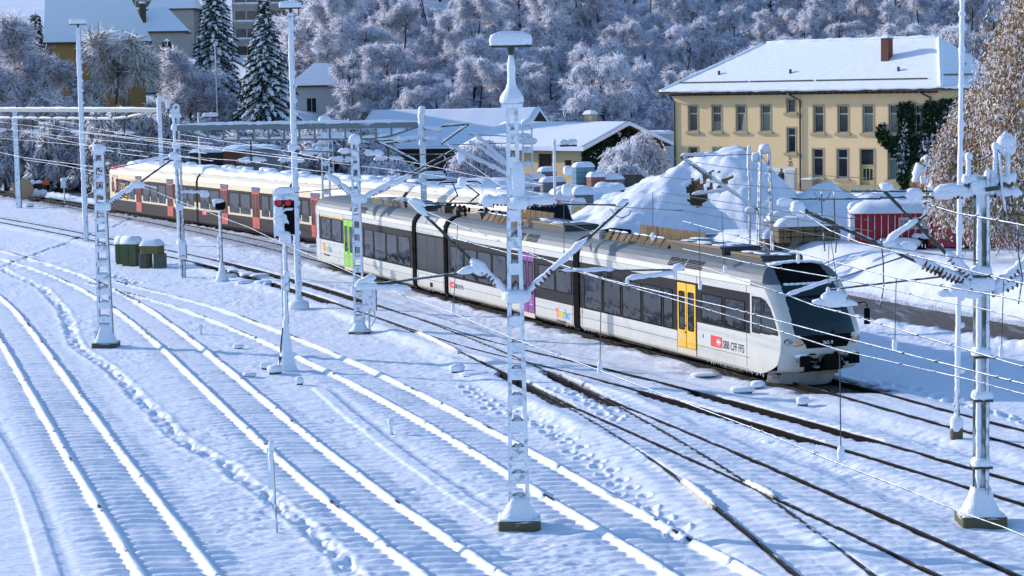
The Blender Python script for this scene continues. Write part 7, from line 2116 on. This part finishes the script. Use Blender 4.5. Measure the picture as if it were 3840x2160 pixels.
# ---------------------------------------------------------------- trees
def bark_mat(name, col, thr): return frosted(name, col, .9, thr, .3, 0, (-.3, -.1, 1), 5.0)
M_BARK = bark_mat('snowy_bark', (.040, .033, .032), .6)
M_BARKB = bark_mat('snowy_dark_bark', (.022, .018, .017), .55)
M_TWIG = mat('frosty_twig', (.58, .55, .62), .8, 0, .12, 3)
M_TWIGD = mat('bare_twig', (.14, .115, .12), .85, 0, .3, 3)
M_LEAFO = mat('withered_olive_leaf', (.20, .18, .07), .8, 0, .35, 3)
M_LEAFB = mat('withered_golden_leaf', (.34, .18, .05), .75, 0, .35, 3)
M_NEEDLE = mat('dark_needles', (.012, .030, .022), .8, 0, .4, 3)
M_IVY = mat('ivy_leaf', (.012, .035, .012), .5, 0, .5, 3)
def quads_mesh(name, V, MI, mats):
    # V: (n,4,3) quads, MI: material per quad
    n = len(V)
    me = bpy.data.meshes.new(name)
    me.vertices.add(n * 4); me.vertices.foreach_set('co', V.astype(np.float32).ravel())
    me.loops.add(n * 4); me.loops.foreach_set('vertex_index', np.arange(n * 4, dtype=np.int32))
    me.polygons.add(n); me.polygons.foreach_set('loop_start', np.arange(0, n * 4, 4, dtype=np.int32)); me.polygons.foreach_set('loop_total', np.full(n, 4, dtype=np.int32))
    for m in mats: me.materials.append(m)
    me.polygons.foreach_set('material_index', MI.astype(np.int32))
    me.update(calc_edges=True)
    return me
def strips(P, D, L, Wd, rs):
    # flat strips from points P along unit directions D, facing a random way
    n = len(P)
    R = rs.normal(size=(n, 3)); R[:, 2] *= .6
    A = np.cross(D, R); A /= np.linalg.norm(A, axis=1)[:, None] + 1e-9
    E = P + D * L[:, None]
    w = Wd[:, None] / 2
    return np.stack([P - A * w, P + A * w, E + A * w * .5, E - A * w * .5], 1)
def unit(a): return a / (np.linalg.norm(a, axis=-1, keepdims=True) + 1e-9)
def broad_tree(seed, h, spread, droop, mixw, ntw, twl=(.35, .9), tww=(.035, .10), trunk_r=.2, up=.75, leaf=None, multi=1):
    rs = np.random.RandomState(seed)
    tb = MB(); bb = MB()
    tips = []
    for s in range(multi):
        x0 = rs.uniform(-.4, .4) * (multi > 1); y0 = rs.uniform(-.4, .4) * (multi > 1)
        top = np.array([rs.uniform(-.12, .12) * h, rs.uniform(-.12, .12) * h, h * rs.uniform(.75, .9)])
        base = np.array([x0, y0, -.5])
        tp = [base + (top - base) * t + np.array([math.sin(t * 5 + seed) * .02 * h, math.cos(t * 4 + seed) * .02 * h, 0]) for t in np.linspace(0, 1, 8)]
        tb.tube([tuple(p) for p in tp], [trunk_r * (1 - .85 * t) for t in np.linspace(0, 1, 8)], 7)
        for i in range(int(13 / multi ** .5)):
            t = rs.uniform(.18, .98)
            p0 = base + (top - base) * t
            az = rs.uniform(0, 6.283)
            ln = spread * (1.15 - .75 * t) * rs.uniform(.7, 1.15)
            d = np.array([math.cos(az), math.sin(az), rs.uniform(.25, 1.0) * up])
            pts = [p0]
            v = unit(d)
            for k in range(5):
                v = unit(v + np.array([rs.normal() * .2, rs.normal() * .2, -droop * .35 * k / 5 + .04]))
                pts.append(pts[-1] + v * ln / 5)
            bb.tube([tuple(p) for p in pts], [trunk_r * .42 * (1 - .8 * q / 5) for q in range(6)], 5)
            for k in range(9):
                q = rs.uniform(.25, 1) * 5; a = int(min(4, q)); p1 = pts[a] + (pts[a + 1] - pts[a]) * (q - a)
                v1 = unit(unit(pts[a + 1] - pts[a]) * .7 + rs.normal(size=3) * np.array([.7, .7, .45]) + np.array([0, 0, -droop * .25]))
                l1 = ln * rs.uniform(.28, .55)
                sub = [p1]
                for z in range(3):
                    v1 = unit(v1 + rs.normal(size=3) * .2 + np.array([0, 0, -droop * .3]))
                    sub.append(sub[-1] + v1 * l1 / 3)
                bb.tube([tuple(p) for p in sub], [trunk_r * .13, trunk_r * .1, trunk_r * .07, .012], 4)
                for z in range(3): tips.append((sub[z], sub[z + 1]))
    A = np.array([t[0] for t in tips]); B = np.array([t[1] for t in tips])
    idx = rs.randint(0, len(A), ntw)
    f = rs.uniform(0, 1.15, (ntw, 1))
    P = A[idx] + (B[idx] - A[idx]) * f + rs.normal(size=(ntw, 3)) * .13 * h / 9
    D = unit(unit(B[idx] - A[idx]) * .8 + rs.normal(size=(ntw, 3)) * .75 + np.array([0, 0, -droop * .9]))
    L = rs.uniform(*twl, ntw) * h / 10
    Wd = rs.uniform(*tww, ntw)
    V = strips(P, D, L, Wd, rs)
    MI = rs.choice(len(mixw), ntw, p=np.array(mixw) / sum(mixw))
    return tb, bb, V, MI
def frost_mat(name, col, tr):
    m, n, b, L = new_mat(name)
    b.inputs['Base Color'].default_value = (*col, 1); b.inputs['Roughness'].default_value = .8; b.inputs['Specular IOR Level'].default_value = .2
    t = n.nodes.new('ShaderNodeBsdfTranslucent'); t.inputs[0].default_value = (*col, 1)
    mx = n.nodes.new('ShaderNodeMixShader'); mx.inputs[0].default_value = tr
    L.new(b.outputs[0], mx.inputs[1]); L.new(t.outputs[0], mx.inputs[2]); L.new(mx.outputs[0], n.nodes['Material Output'].inputs[0])
    return m
M_FROST = frost_mat('hoar_frost', (.90, .92, .97), .5)
M_TWIG = frost_mat('frosted_twig', (.72, .71, .80), .45)
CROWN_M = [M_FROST, M_TWIG, M_TWIGD, M_LEAFO, M_LEAFB]
def make_tree(tb, bb, V, MI, name, loc, label, cat='tree', group=None, bark=None):
    t = thing(name, loc, label, cat, group)
    tb.build('trunk', bark or M_BARKB, t, True)
    bb.build('limbs', bark or M_BARK, t, True)
    me = quads_mesh('crown', V, MI, CROWN_M)
    o = bpy.data.objects.new('crown', me); COL.objects.link(o); o.parent = t
    return t
GH = 'frosted trees of the hillside wood'
PROT = []
for k, (sd, h, sp, dr, mix) in enumerate(((1, 14, 5.4, .4, [.46, .40, .12, .02, 0]), (2, 15.5, 6.0, .6, [.50, .37, .11, .02, 0]), (3, 12, 5.8, .85, [.50, .37, .11, .02, 0]), (4, 16, 5.4, .25, [.42, .42, .16, .0, .0]), (5, 13, 6.4, .7, [.58, .32, .08, .02, 0]), (6, 10.5, 5.2, .6, [.44, .42, .09, .02, .03]))):
    PROT.append((broad_tree(sd, h, sp, dr, mix, 23000, (.2, .55), (.035, .095), .27), h))
first = {}
rs = np.random.RandomState(77)
rows = [(256, 5.4), (264, 5.6), (274, 5.9), (285, 6.2), (298, 6.6), (313, 7.0), (330, 7.6), (348, 8.2), (368, 8.8), (390, 9.4)]
cnt = 0
LABK = ['frosted tree with open crown', 'frosted tree with drooping twigs', 'frosted tree with weeping twigs', 'tall upright frosted tree', 'broad thickly snowed tree', 'small brownish frosted tree']
for ri, (Yr, dx) in enumerate(rows):
    x = -.098 * Yr
    while x < .262 * Yr:
        X = x + rs.uniform(-1.8, 1.8); Y = Yr + rs.uniform(-3.0, 3.0)
        x += dx * rs.uniform(.75, 1.1)
        if ri == 0 and (-19 < X < 3.5): continue          # the barn stands here
        u = X / Y * 5253 + 1288
        if ri < 3 and 690 < u < 865: continue
        # a snowy clearing shows between the trunks left of the house roof
        if ri in (1, 2, 3) and 1600 < u < 1690: continue
        k = rs.randint(0, 6)
        if ri == 0 and k == 3: k = 2
        z = float(hill(np.array([X]), np.array([Y]))[0]) - .3
        sc = rs.uniform(.82, 1.2)
        if k not in first:
            t = make_tree(*PROT[k][0], 'frosted_tree', (X, Y, z), '', 'tree', GH); first[k] = t
        else:
            t = copy_tree(first[k]); t.location = (X, Y, z)
        t.rotation_euler = (0, 0, rs.uniform(0, 6.28)); t.scale = (sc, sc, sc * rs.uniform(.9, 1.1))
        if ri == 0: where = 'front row of the wood'
        elif ri < 3: where = 'lower part of the slope'
        elif ri < 6: where = 'half way up the slope'
        else: where = 'high at the top edge'
        side = 'above the barn' if u < 1330 else ('above the ivy shed' if u < 1700 else ('above the yellow house' if u < 2300 else 'above the hanging birch'))
        t['label'] = f'{LABK[k]}, {where}, {side}'
        cnt += 1
# trees and bushes of the town slope on the left
SPEC = [  # x, ybase, Y, h, spread, droop, mix, ntw, label
 (40, 400, 238, 19, 7, .25, [.34, .40, .22, .0, .04], 15000, 'large bare tree with snowy limbs in the upper left corner'),
 (-60, 400, 236, 20, 8, .3, [.36, .38, .22, .0, .04], 13000, 'frosted tree cut by the left edge of the frame'),
 (110, 420, 234, 16, 6.2, .5, [.34, .38, .22, .02, .04], 11000, 'purple grey frosted tree before the left wall of the ochre house'),
 (290, 415, 232, 20, 7.6, .55, [.40, .24, .08, .26, .02], 15000, 'olive leaved snow laden tree hiding the wall of the ochre house'),
 (205, 420, 233, 12, 5, .5, [.38, .40, .19, .03, 0], 9000, 'low lilac frosted tree left of the olive leaved one'),
 (470, 405, 240, 15, 5.5, .15, [.40, .40, .20, 0, 0], 15000, 'pale lilac frosted tree with fine upright twigs left of the spruces'),
 (400, 400, 236, 11, 4.5, .3, [.36, .38, .24, .02, 0], 10000, 'frosted tree between the olive leaved tree and the lilac one'),
 (540, 400, 238, 10, 4.2, .3, [.36, .40, .24, 0, 0], 10000, 'frosted bushy tree at the foot of the left spruce'),
 (905, 400, 268, 13, 5.0, .55, [.42, .34, .22, .02, 0], 13000, 'big frosted tree right of the small pale house'),
 (850, 300, 292, 13, 5, .4, [.42, .36, .22, 0, 0], 12000, 'dense frosted tree beside the dark concrete wing'),
 (20, 180, 285, 13, 5.5, .3, [.36, .36, .26, 0, .02], 12000, 'frosted tree on the slope behind the ochre house at the top left corner'),
 (75, 170, 275, 12, 5, .3, [.36, .36, .26, 0, .02], 12000, 'frosted tree just left of the ochre house roof'),
 (60, 330, 262, 14, 6, .3, [.36, .38, .22, .0, .04], 12000, 'twiggy tree behind the large one in the upper left corner'),
]
for (x, yb, Y, h, sp, dr, mix, ntw, lab) in SPEC:
    p = at(x, yb, Y); z = gz(p.x, p.y) if Y < 262 else float(hill(np.array([p.x]), np.array([p.y]))[0])
    make_tree(*broad_tree(x * 7 % 1000 + 11, h, sp, dr, mix, ntw, trunk_r=.22), 'frosted_tree', (p.x, Y, z - .2), lab, 'tree', 'trees of the town slope')
# hedge-like bushes along the lane and behind the trains
bush = None
bx = [(-30, 222), (20, 221), (70, 222), (130, 219), (190, 218), (250, 216), (300, 214), (345, 212), (390, 214), (430, 213), (480, 212), (530, 212), (600, 211), (655, 210), (700, 212), (745, 210), (800, 211), (850, 208), (900, 212)]
for i, (x, Y) in enumerate(bx):
    p = at(x, 430, Y); z = gz(p.x, p.y)
    if bush is None: BP = [broad_tree(300 + q, 5.0, 3.0, .7, m_, 8000, (.4, 1.0), (.04, .12), .1, .8, None, 4) for q, m_ in enumerate(([.36, .34, .20, .10, 0], [.44, .36, .17, .03, 0]))]; bush = {}
    k = 0 if x < 440 else 1
    if k not in bush: t = bush[k] = make_tree(*BP[k], 'bush', (p.x, Y, z), '', 'bush', 'bushes behind the trains')
    else: t = copy_tree(bush[k]); t.location = (p.x, Y, z)
    s = rs.uniform(1.0, 1.5); t.scale = (s * 1.15, s, s * (1.3 if x < 440 else .95)); t.rotation_euler = (0, 0, rs.uniform(0, 6))
    t['label'] = ['dark olive snow dusted bush, part of the hedge behind the left gantry', 'pale frosted bush behind the cream train, below the right gantry beam'][k]
def weeping(seed, h, r, n, mix, lab, loc, name='weeping_tree', ln=(1.0, 2.2), wd=(.04, .10), trunk=.15, seg=5, squash=1.0, cat='tree', reach=1.0, swing=.12, leafl=(.25, .55), hole=0.0):
    rs = np.random.RandomState(seed)
    tb = MB(); bb = MB()
    tb.tube([(0, 0, -.4), (.1, 0, h * .4), (0, .1, h * .85)], [trunk, trunk * .8, trunk * .4], 8)
    Vs, Ms = [], []
    nb = max(10, n // 90)
    starts = []
    for i in range(nb):
        az = rs.uniform(0, 6.283); R = r * math.sqrt(rs.uniform(.02, 1)); zt = h * (1 - .38 * (R / r) ** 2 * reach) * rs.uniform(.86, 1.02)
        p0 = np.array([0, 0, h * rs.uniform(.35, .8)]); p2 = np.array([R * math.cos(az), R * math.sin(az) * squash, zt])
        p1 = (p0 + p2) / 2 + np.array([0, 0, h * .13])
        c = [p0 * (1 - t) ** 2 + 2 * p1 * t * (1 - t) + p2 * t * t for t in np.linspace(0, 1, 7)]
        bb.tube([tuple(q) for q in c], [trunk * .35 * (1 - .85 * k / 6) for k in range(7)], 5)
        starts += c[3:]
    starts = np.array(starts)
    i = rs.randint(0, len(starts), n)
    P = starts[i] + rs.normal(size=(n, 3)) * np.array([.35, .35, .25]) * r / 3
    Lt = rs.uniform(*ln, n)
    D = unit(rs.normal(size=(n, 3)) * .25 + np.array([0, 0, -1]) + unit(P * np.array([1, 1, 0])) * .25)
    for k in range(seg):
        D = unit(D + np.array([0, 0, -.35]) + rs.normal(size=(n, 3)) * swing)
        E = P + D * (Lt / seg)[:, None]
        keep = E[:, 2] > .1
        q = P[keep]
        for rep in range(2):
            d2 = unit(D[keep] + rs.normal(size=(len(q), 3)) * .55)
            Vs.append(strips(q + rs.normal(size=q.shape) * .06, d2, rs.uniform(*leafl, len(q)), rs.uniform(*wd, len(q)), rs))
            Ms.append(rs.choice(len(mix), len(q), p=np.array(mix) / sum(mix)))
        P = E
    return make_tree(tb, bb, np.concatenate(Vs), np.concatenate(Ms), name, loc, lab, cat)
# golden birch at the right edge
p = at(2500, 700, 100); zb = gz(p.x, p.y)
weeping(5, 17.5, 4.6, 10000, [.30, .12, .05, .08, .45], 'tall weeping birch with golden brown leaves and snow at the right edge', (p.x + 3.9, 101, zb), 'weeping_birch', (1.6, 4.5), (.03, .085), .3, 8, .8, 'tree', 1.7, .12, (.10, .24))
p = at(2440, 700, 103); zb = gz(p.x, p.y)
weeping(6, 8.8, 2.4, 4600, [.32, .14, .05, .08, .41], 'lower weeping birch with golden leaves hanging before the red container', (p.x + .6, 104, zb), 'weeping_birch', (1.4, 4.0), (.03, .085), .18, 8, .8, 'tree', 1.7, .12, (.10, .24))
p = at(600, 330, 222); weeping(8, 6.6, 4.0, 2600, [.46, .32, .20, .02, 0], 'dome shaped weeping bush drooping under frost before the right spruce', (p.x, 222, gz(p.x, 222)), 'weeping_bush', (1.5, 4), (.05, .12), .15, 6, 1, 'bush', 1.5, .1, (.4, .8))
p = at(1600, 430, 198); weeping(9, 5.2, 2.8, 2000, [.55, .30, .15, 0, 0], 'arching frosted shrub before the ivy gable of the shed', (p.x, 198, gz(p.x, 198)), 'weeping_bush', (1.0, 2.6), (.05, .11), .1, 5, 1, 'bush', 1.2, .12, (.3, .7))
p = at(1215, 455, 206); weeping(10, 4.5, 3.0, 2200, [.5, .32, .16, .02, 0], 'frosted arching shrub before the barn, left of the middle mast', (p.x, 206, gz(p.x, 206)), 'weeping_bush', (1.0, 2.4), (.05, .12), .1, 5, 1, 'bush', 1.2, .15, (.3, .7))
p = at(985, 460, 204); weeping(12, 3.0, 2.6, 1500, [.6, .26, .12, .02, 0], 'low snowed shrub before the barn wall', (p.x, 204, gz(p.x, 204)), 'weeping_bush', (.8, 1.8), (.06, .14), .08, 5, 1, 'bush', 1.2, .15, (.3, .6))
p = at(1555, 470, 192); weeping(13, 2.6, 2.4, 1300, [.62, .24, .12, .02, 0], 'low snowed shrub right of the brick stacks', (p.x, 192, gz(p.x, 192)), 'weeping_bush', (.8, 1.6), (.06, .14), .08, 5, 1, 'bush', 1.2, .15, (.3, .6))
# spruces
def spruce(seed, h, r, loc, lab):
    rs = np.random.RandomState(seed)
    t = thing('spruce', loc, lab, 'tree', 'snow laden spruces')
    tb = MB(); tb.tube([(0, 0, -.5), (0, 0, h * .97)], [.28, .03], 8); tb.build('trunk', M_BARKB, t, True)
    Vs, Ms = [], []
    sn = MB()
    z = h * .05
    while z < h * .99:
        f = 1 - z / h
        R = r * (f ** .85) * rs.uniform(.85, 1.12) + .15
        nb = int(5 + 7 * f)
        a0 = rs.uniform(0, 6.28)
        for b in range(nb):
            az = a0 + 6.283 * b / nb + rs.uniform(-.25, .25)
            Rb = R * rs.uniform(.75, 1.12)
            ns = max(3, int(Rb / .34))
            pts = []
            for k in range(ns + 1):
                s = k / ns
                pts.append(np.array([math.cos(az) * Rb * s, math.sin(az) * Rb * s, z + .10 * Rb * math.sin(s * 2.2) - (.26 + .42 * f) * Rb * s ** 1.5 + .18 * Rb * max(0, s - .75)]))
            pts = np.array(pts)
            side = np.array([-math.sin(az), math.cos(az), 0])
            for k in range(ns):
                s = (k + .5) / ns
                wdt = .55 * Rb * .34 * (1 - s * .75) + .12
                m = int(7 + 9 * f)
                q = pts[k] + (pts[k + 1] - pts[k]) * rs.uniform(0, 1, (m, 1)) + side * rs.normal(size=(m, 1)) * wdt * .5 + np.array([0, 0, -.03])
                d = unit((pts[k + 1] - pts[k]) * 1.2 + side * rs.normal(size=(m, 1)) * .5 + np.array([0, 0, -.28]) + rs.normal(size=(m, 3)) * .12)
                Vs.append(strips(q, d, rs.uniform(.3, .7, m), rs.uniform(.07, .17, m), rs)); Ms.append(np.zeros(m))
                if rs.uniform() < .88 and k > 0:
                    p = pts[k] + rs.normal(size=3) * .05
                    sn.blob((p[0], p[1], p[2] + .06), wdt * .55 + .09, wdt * .55 + .09, .09 + .05 * f, 0, rs.randint(0, 999), .25, 8, 5)
                    for rep in range(3):
                        c = side * rs.uniform(-1, 1) * wdt
                        a = pts[k] + c * .2; e = pts[min(ns, k + 1)] + c - np.array([0, 0, .06])
                        sn.tube([tuple(a + [0, 0, .05]), tuple((a + e) / 2 + [0, 0, .05]), tuple(e)], [.10, .085, .03], 5)
        z += (.26 + .40 * f) * h / 22
    sn.blob((0, 0, h * .985), .12, .12, .35, 0, 3)
    me = quads_mesh('crown', np.concatenate(Vs), np.concatenate(Ms), [M_NEEDLE]); o = bpy.data.objects.new('crown', me); COL.objects.link(o); o.parent = t
    sn.build('crown_snow', M_SNOW, o, True)
p = at(672, 305, 232); spruce(3, 20.0, 5.3, (p.x, 232, gz(p.x, 232) - .3), 'big snow laden spruce, right one of the pair, right above the weeping bush')
p = at(548, 290, 246); spruce(4, 22.5, 4.8, (p.x, 246, gz(p.x, 246) - .3), 'darker snow laden spruce left of the biggest one')
p = at(420, 130, 282); spruce(6, 9.5, 1.9, (p.x, 282, float(hill(np.array([p.x]), np.array([282.]))[0]) - .3), 'small slender snowy spruce above the pale lilac tree')
p = at(92, 120, 262); spruce(9, 15, 3.2, (p.x, 262, float(hill(np.array([p.x]), np.array([262.]))[0])), 'dark spruce at the left corner of the ochre house')
p = at(1540, -20, 392); spruce(12, 16, 4, (p.x, 392, float(hill(np.array([p.x]), np.array([392.]))[0]) - 2), 'dark conifer gap among the frosted trees at the top edge')
# ivy
def ivy(poly, org, xd, nd, n, lab, snowp, size=(.16, .38), thick=.35, seed=1):
    rs = np.random.RandomState(seed)
    xs = [p[0] for p in poly]; zs = [p[1] for p in poly]
    out = []
    def inside(x, z):
        c = False
        for (x1, z1), (x2, z2) in zip(poly, poly[1:] + poly[:1]):
            if (z1 > z) != (z2 > z) and x < (x2 - x1) * (z - z1) / (z2 - z1) + x1: c = not c
        return c
    while len(out) < n:
        x, z = rs.uniform(min(xs), max(xs)), rs.uniform(min(zs), max(zs))
        if inside(x + rs.normal() * .15, z + rs.normal() * .15): out.append((x, z))
    out = np.array(out)
    lump = .5 + vnoise(out[:, 0] * 1.1, out[:, 1] * 1.1, seed) + .5 * vnoise(out[:, 0] * 2.7, out[:, 1] * 2.7, seed + 1)
    dep = rs.uniform(.02, 1, n) * thick * np.clip(lump, .15, 1.3)
    xd = np.array(xd); nd = np.array(nd); org = np.array(org)
    P = out[:, :1] * xd + nd * dep[:, None]; P[:, 2] += out[:, 1]
    D = unit(np.array([0, 0, -.6]) + nd * .5 + rs.normal(size=(n, 3)) * .45)
    L = rs.uniform(*size, n)
    V = strips(P, D, L, L * .85, rs)
    sm = (vnoise(out[:, 0] * .8, out[:, 1] * .8, seed + 5) + .5) * (dep / thick > .25)
    MI = np.where(sm * rs.uniform(.4, 1.2, n) > 1 - snowp, 1, 0)
    me = quads_mesh('ivy', V, MI, [M_IVY, M_SNOW])
    o = bpy.data.objects.new('ivy', me); COL.objects.link(o); o.location = tuple(org)
    tag(o, lab, 'ivy', 'ivy on the walls')
HN = np.array([-.677, -.736, 0])
ivy([(22.3, 5.9), (23.0, 6.3), (23.3, 5.3), (24.55, 4.9), (24.6, 8.0), (25.9, 7.9), (25.95, 5.2), (27.0, 5.4), (27.1, 8.1), (28.6, 8.2), (28.6, 2.6), (27.2, 2.2), (26.6, 3.4), (25.6, 3.0), (25.3, .3), (24.6, 1.5), (24.7, 3.2), (23.6, 4.1), (22.6, 5.0)], (15.5, 196.5, 0), (.736, -.677, 0), HN, 6500, 'ivy climbing between the right hand windows of the yellow house', .42, seed=3)
e0 = np.array([15.5, 196.5, 0]) + np.array([.736, -.677, 0]) * 28.25
ivy([(0, 1.0), (9, 1.0), (9, 8.3), (0, 8.4)], tuple(e0), (.677, .736, 0), (.736, -.677, 0), 5500, 'dark ivy covering the shaded right end of the yellow house', .12, seed=5)
s0 = np.array([-4.2, 215.6, 0]) + np.array([.736, -.677, 0]) * 15.42
ivy([(-.2, .3), (12.4, .3), (12.6, 3.5), (9.5, 4.9), (6.2, 5.9), (2.6, 4.7), (-.2, 3.6)], tuple(s0), (.677, .736, 0), (.736, -.677, 0), 8500, 'ivy covering the gable end of the low yellow shed', .22, (.2, .42), .5, 7)
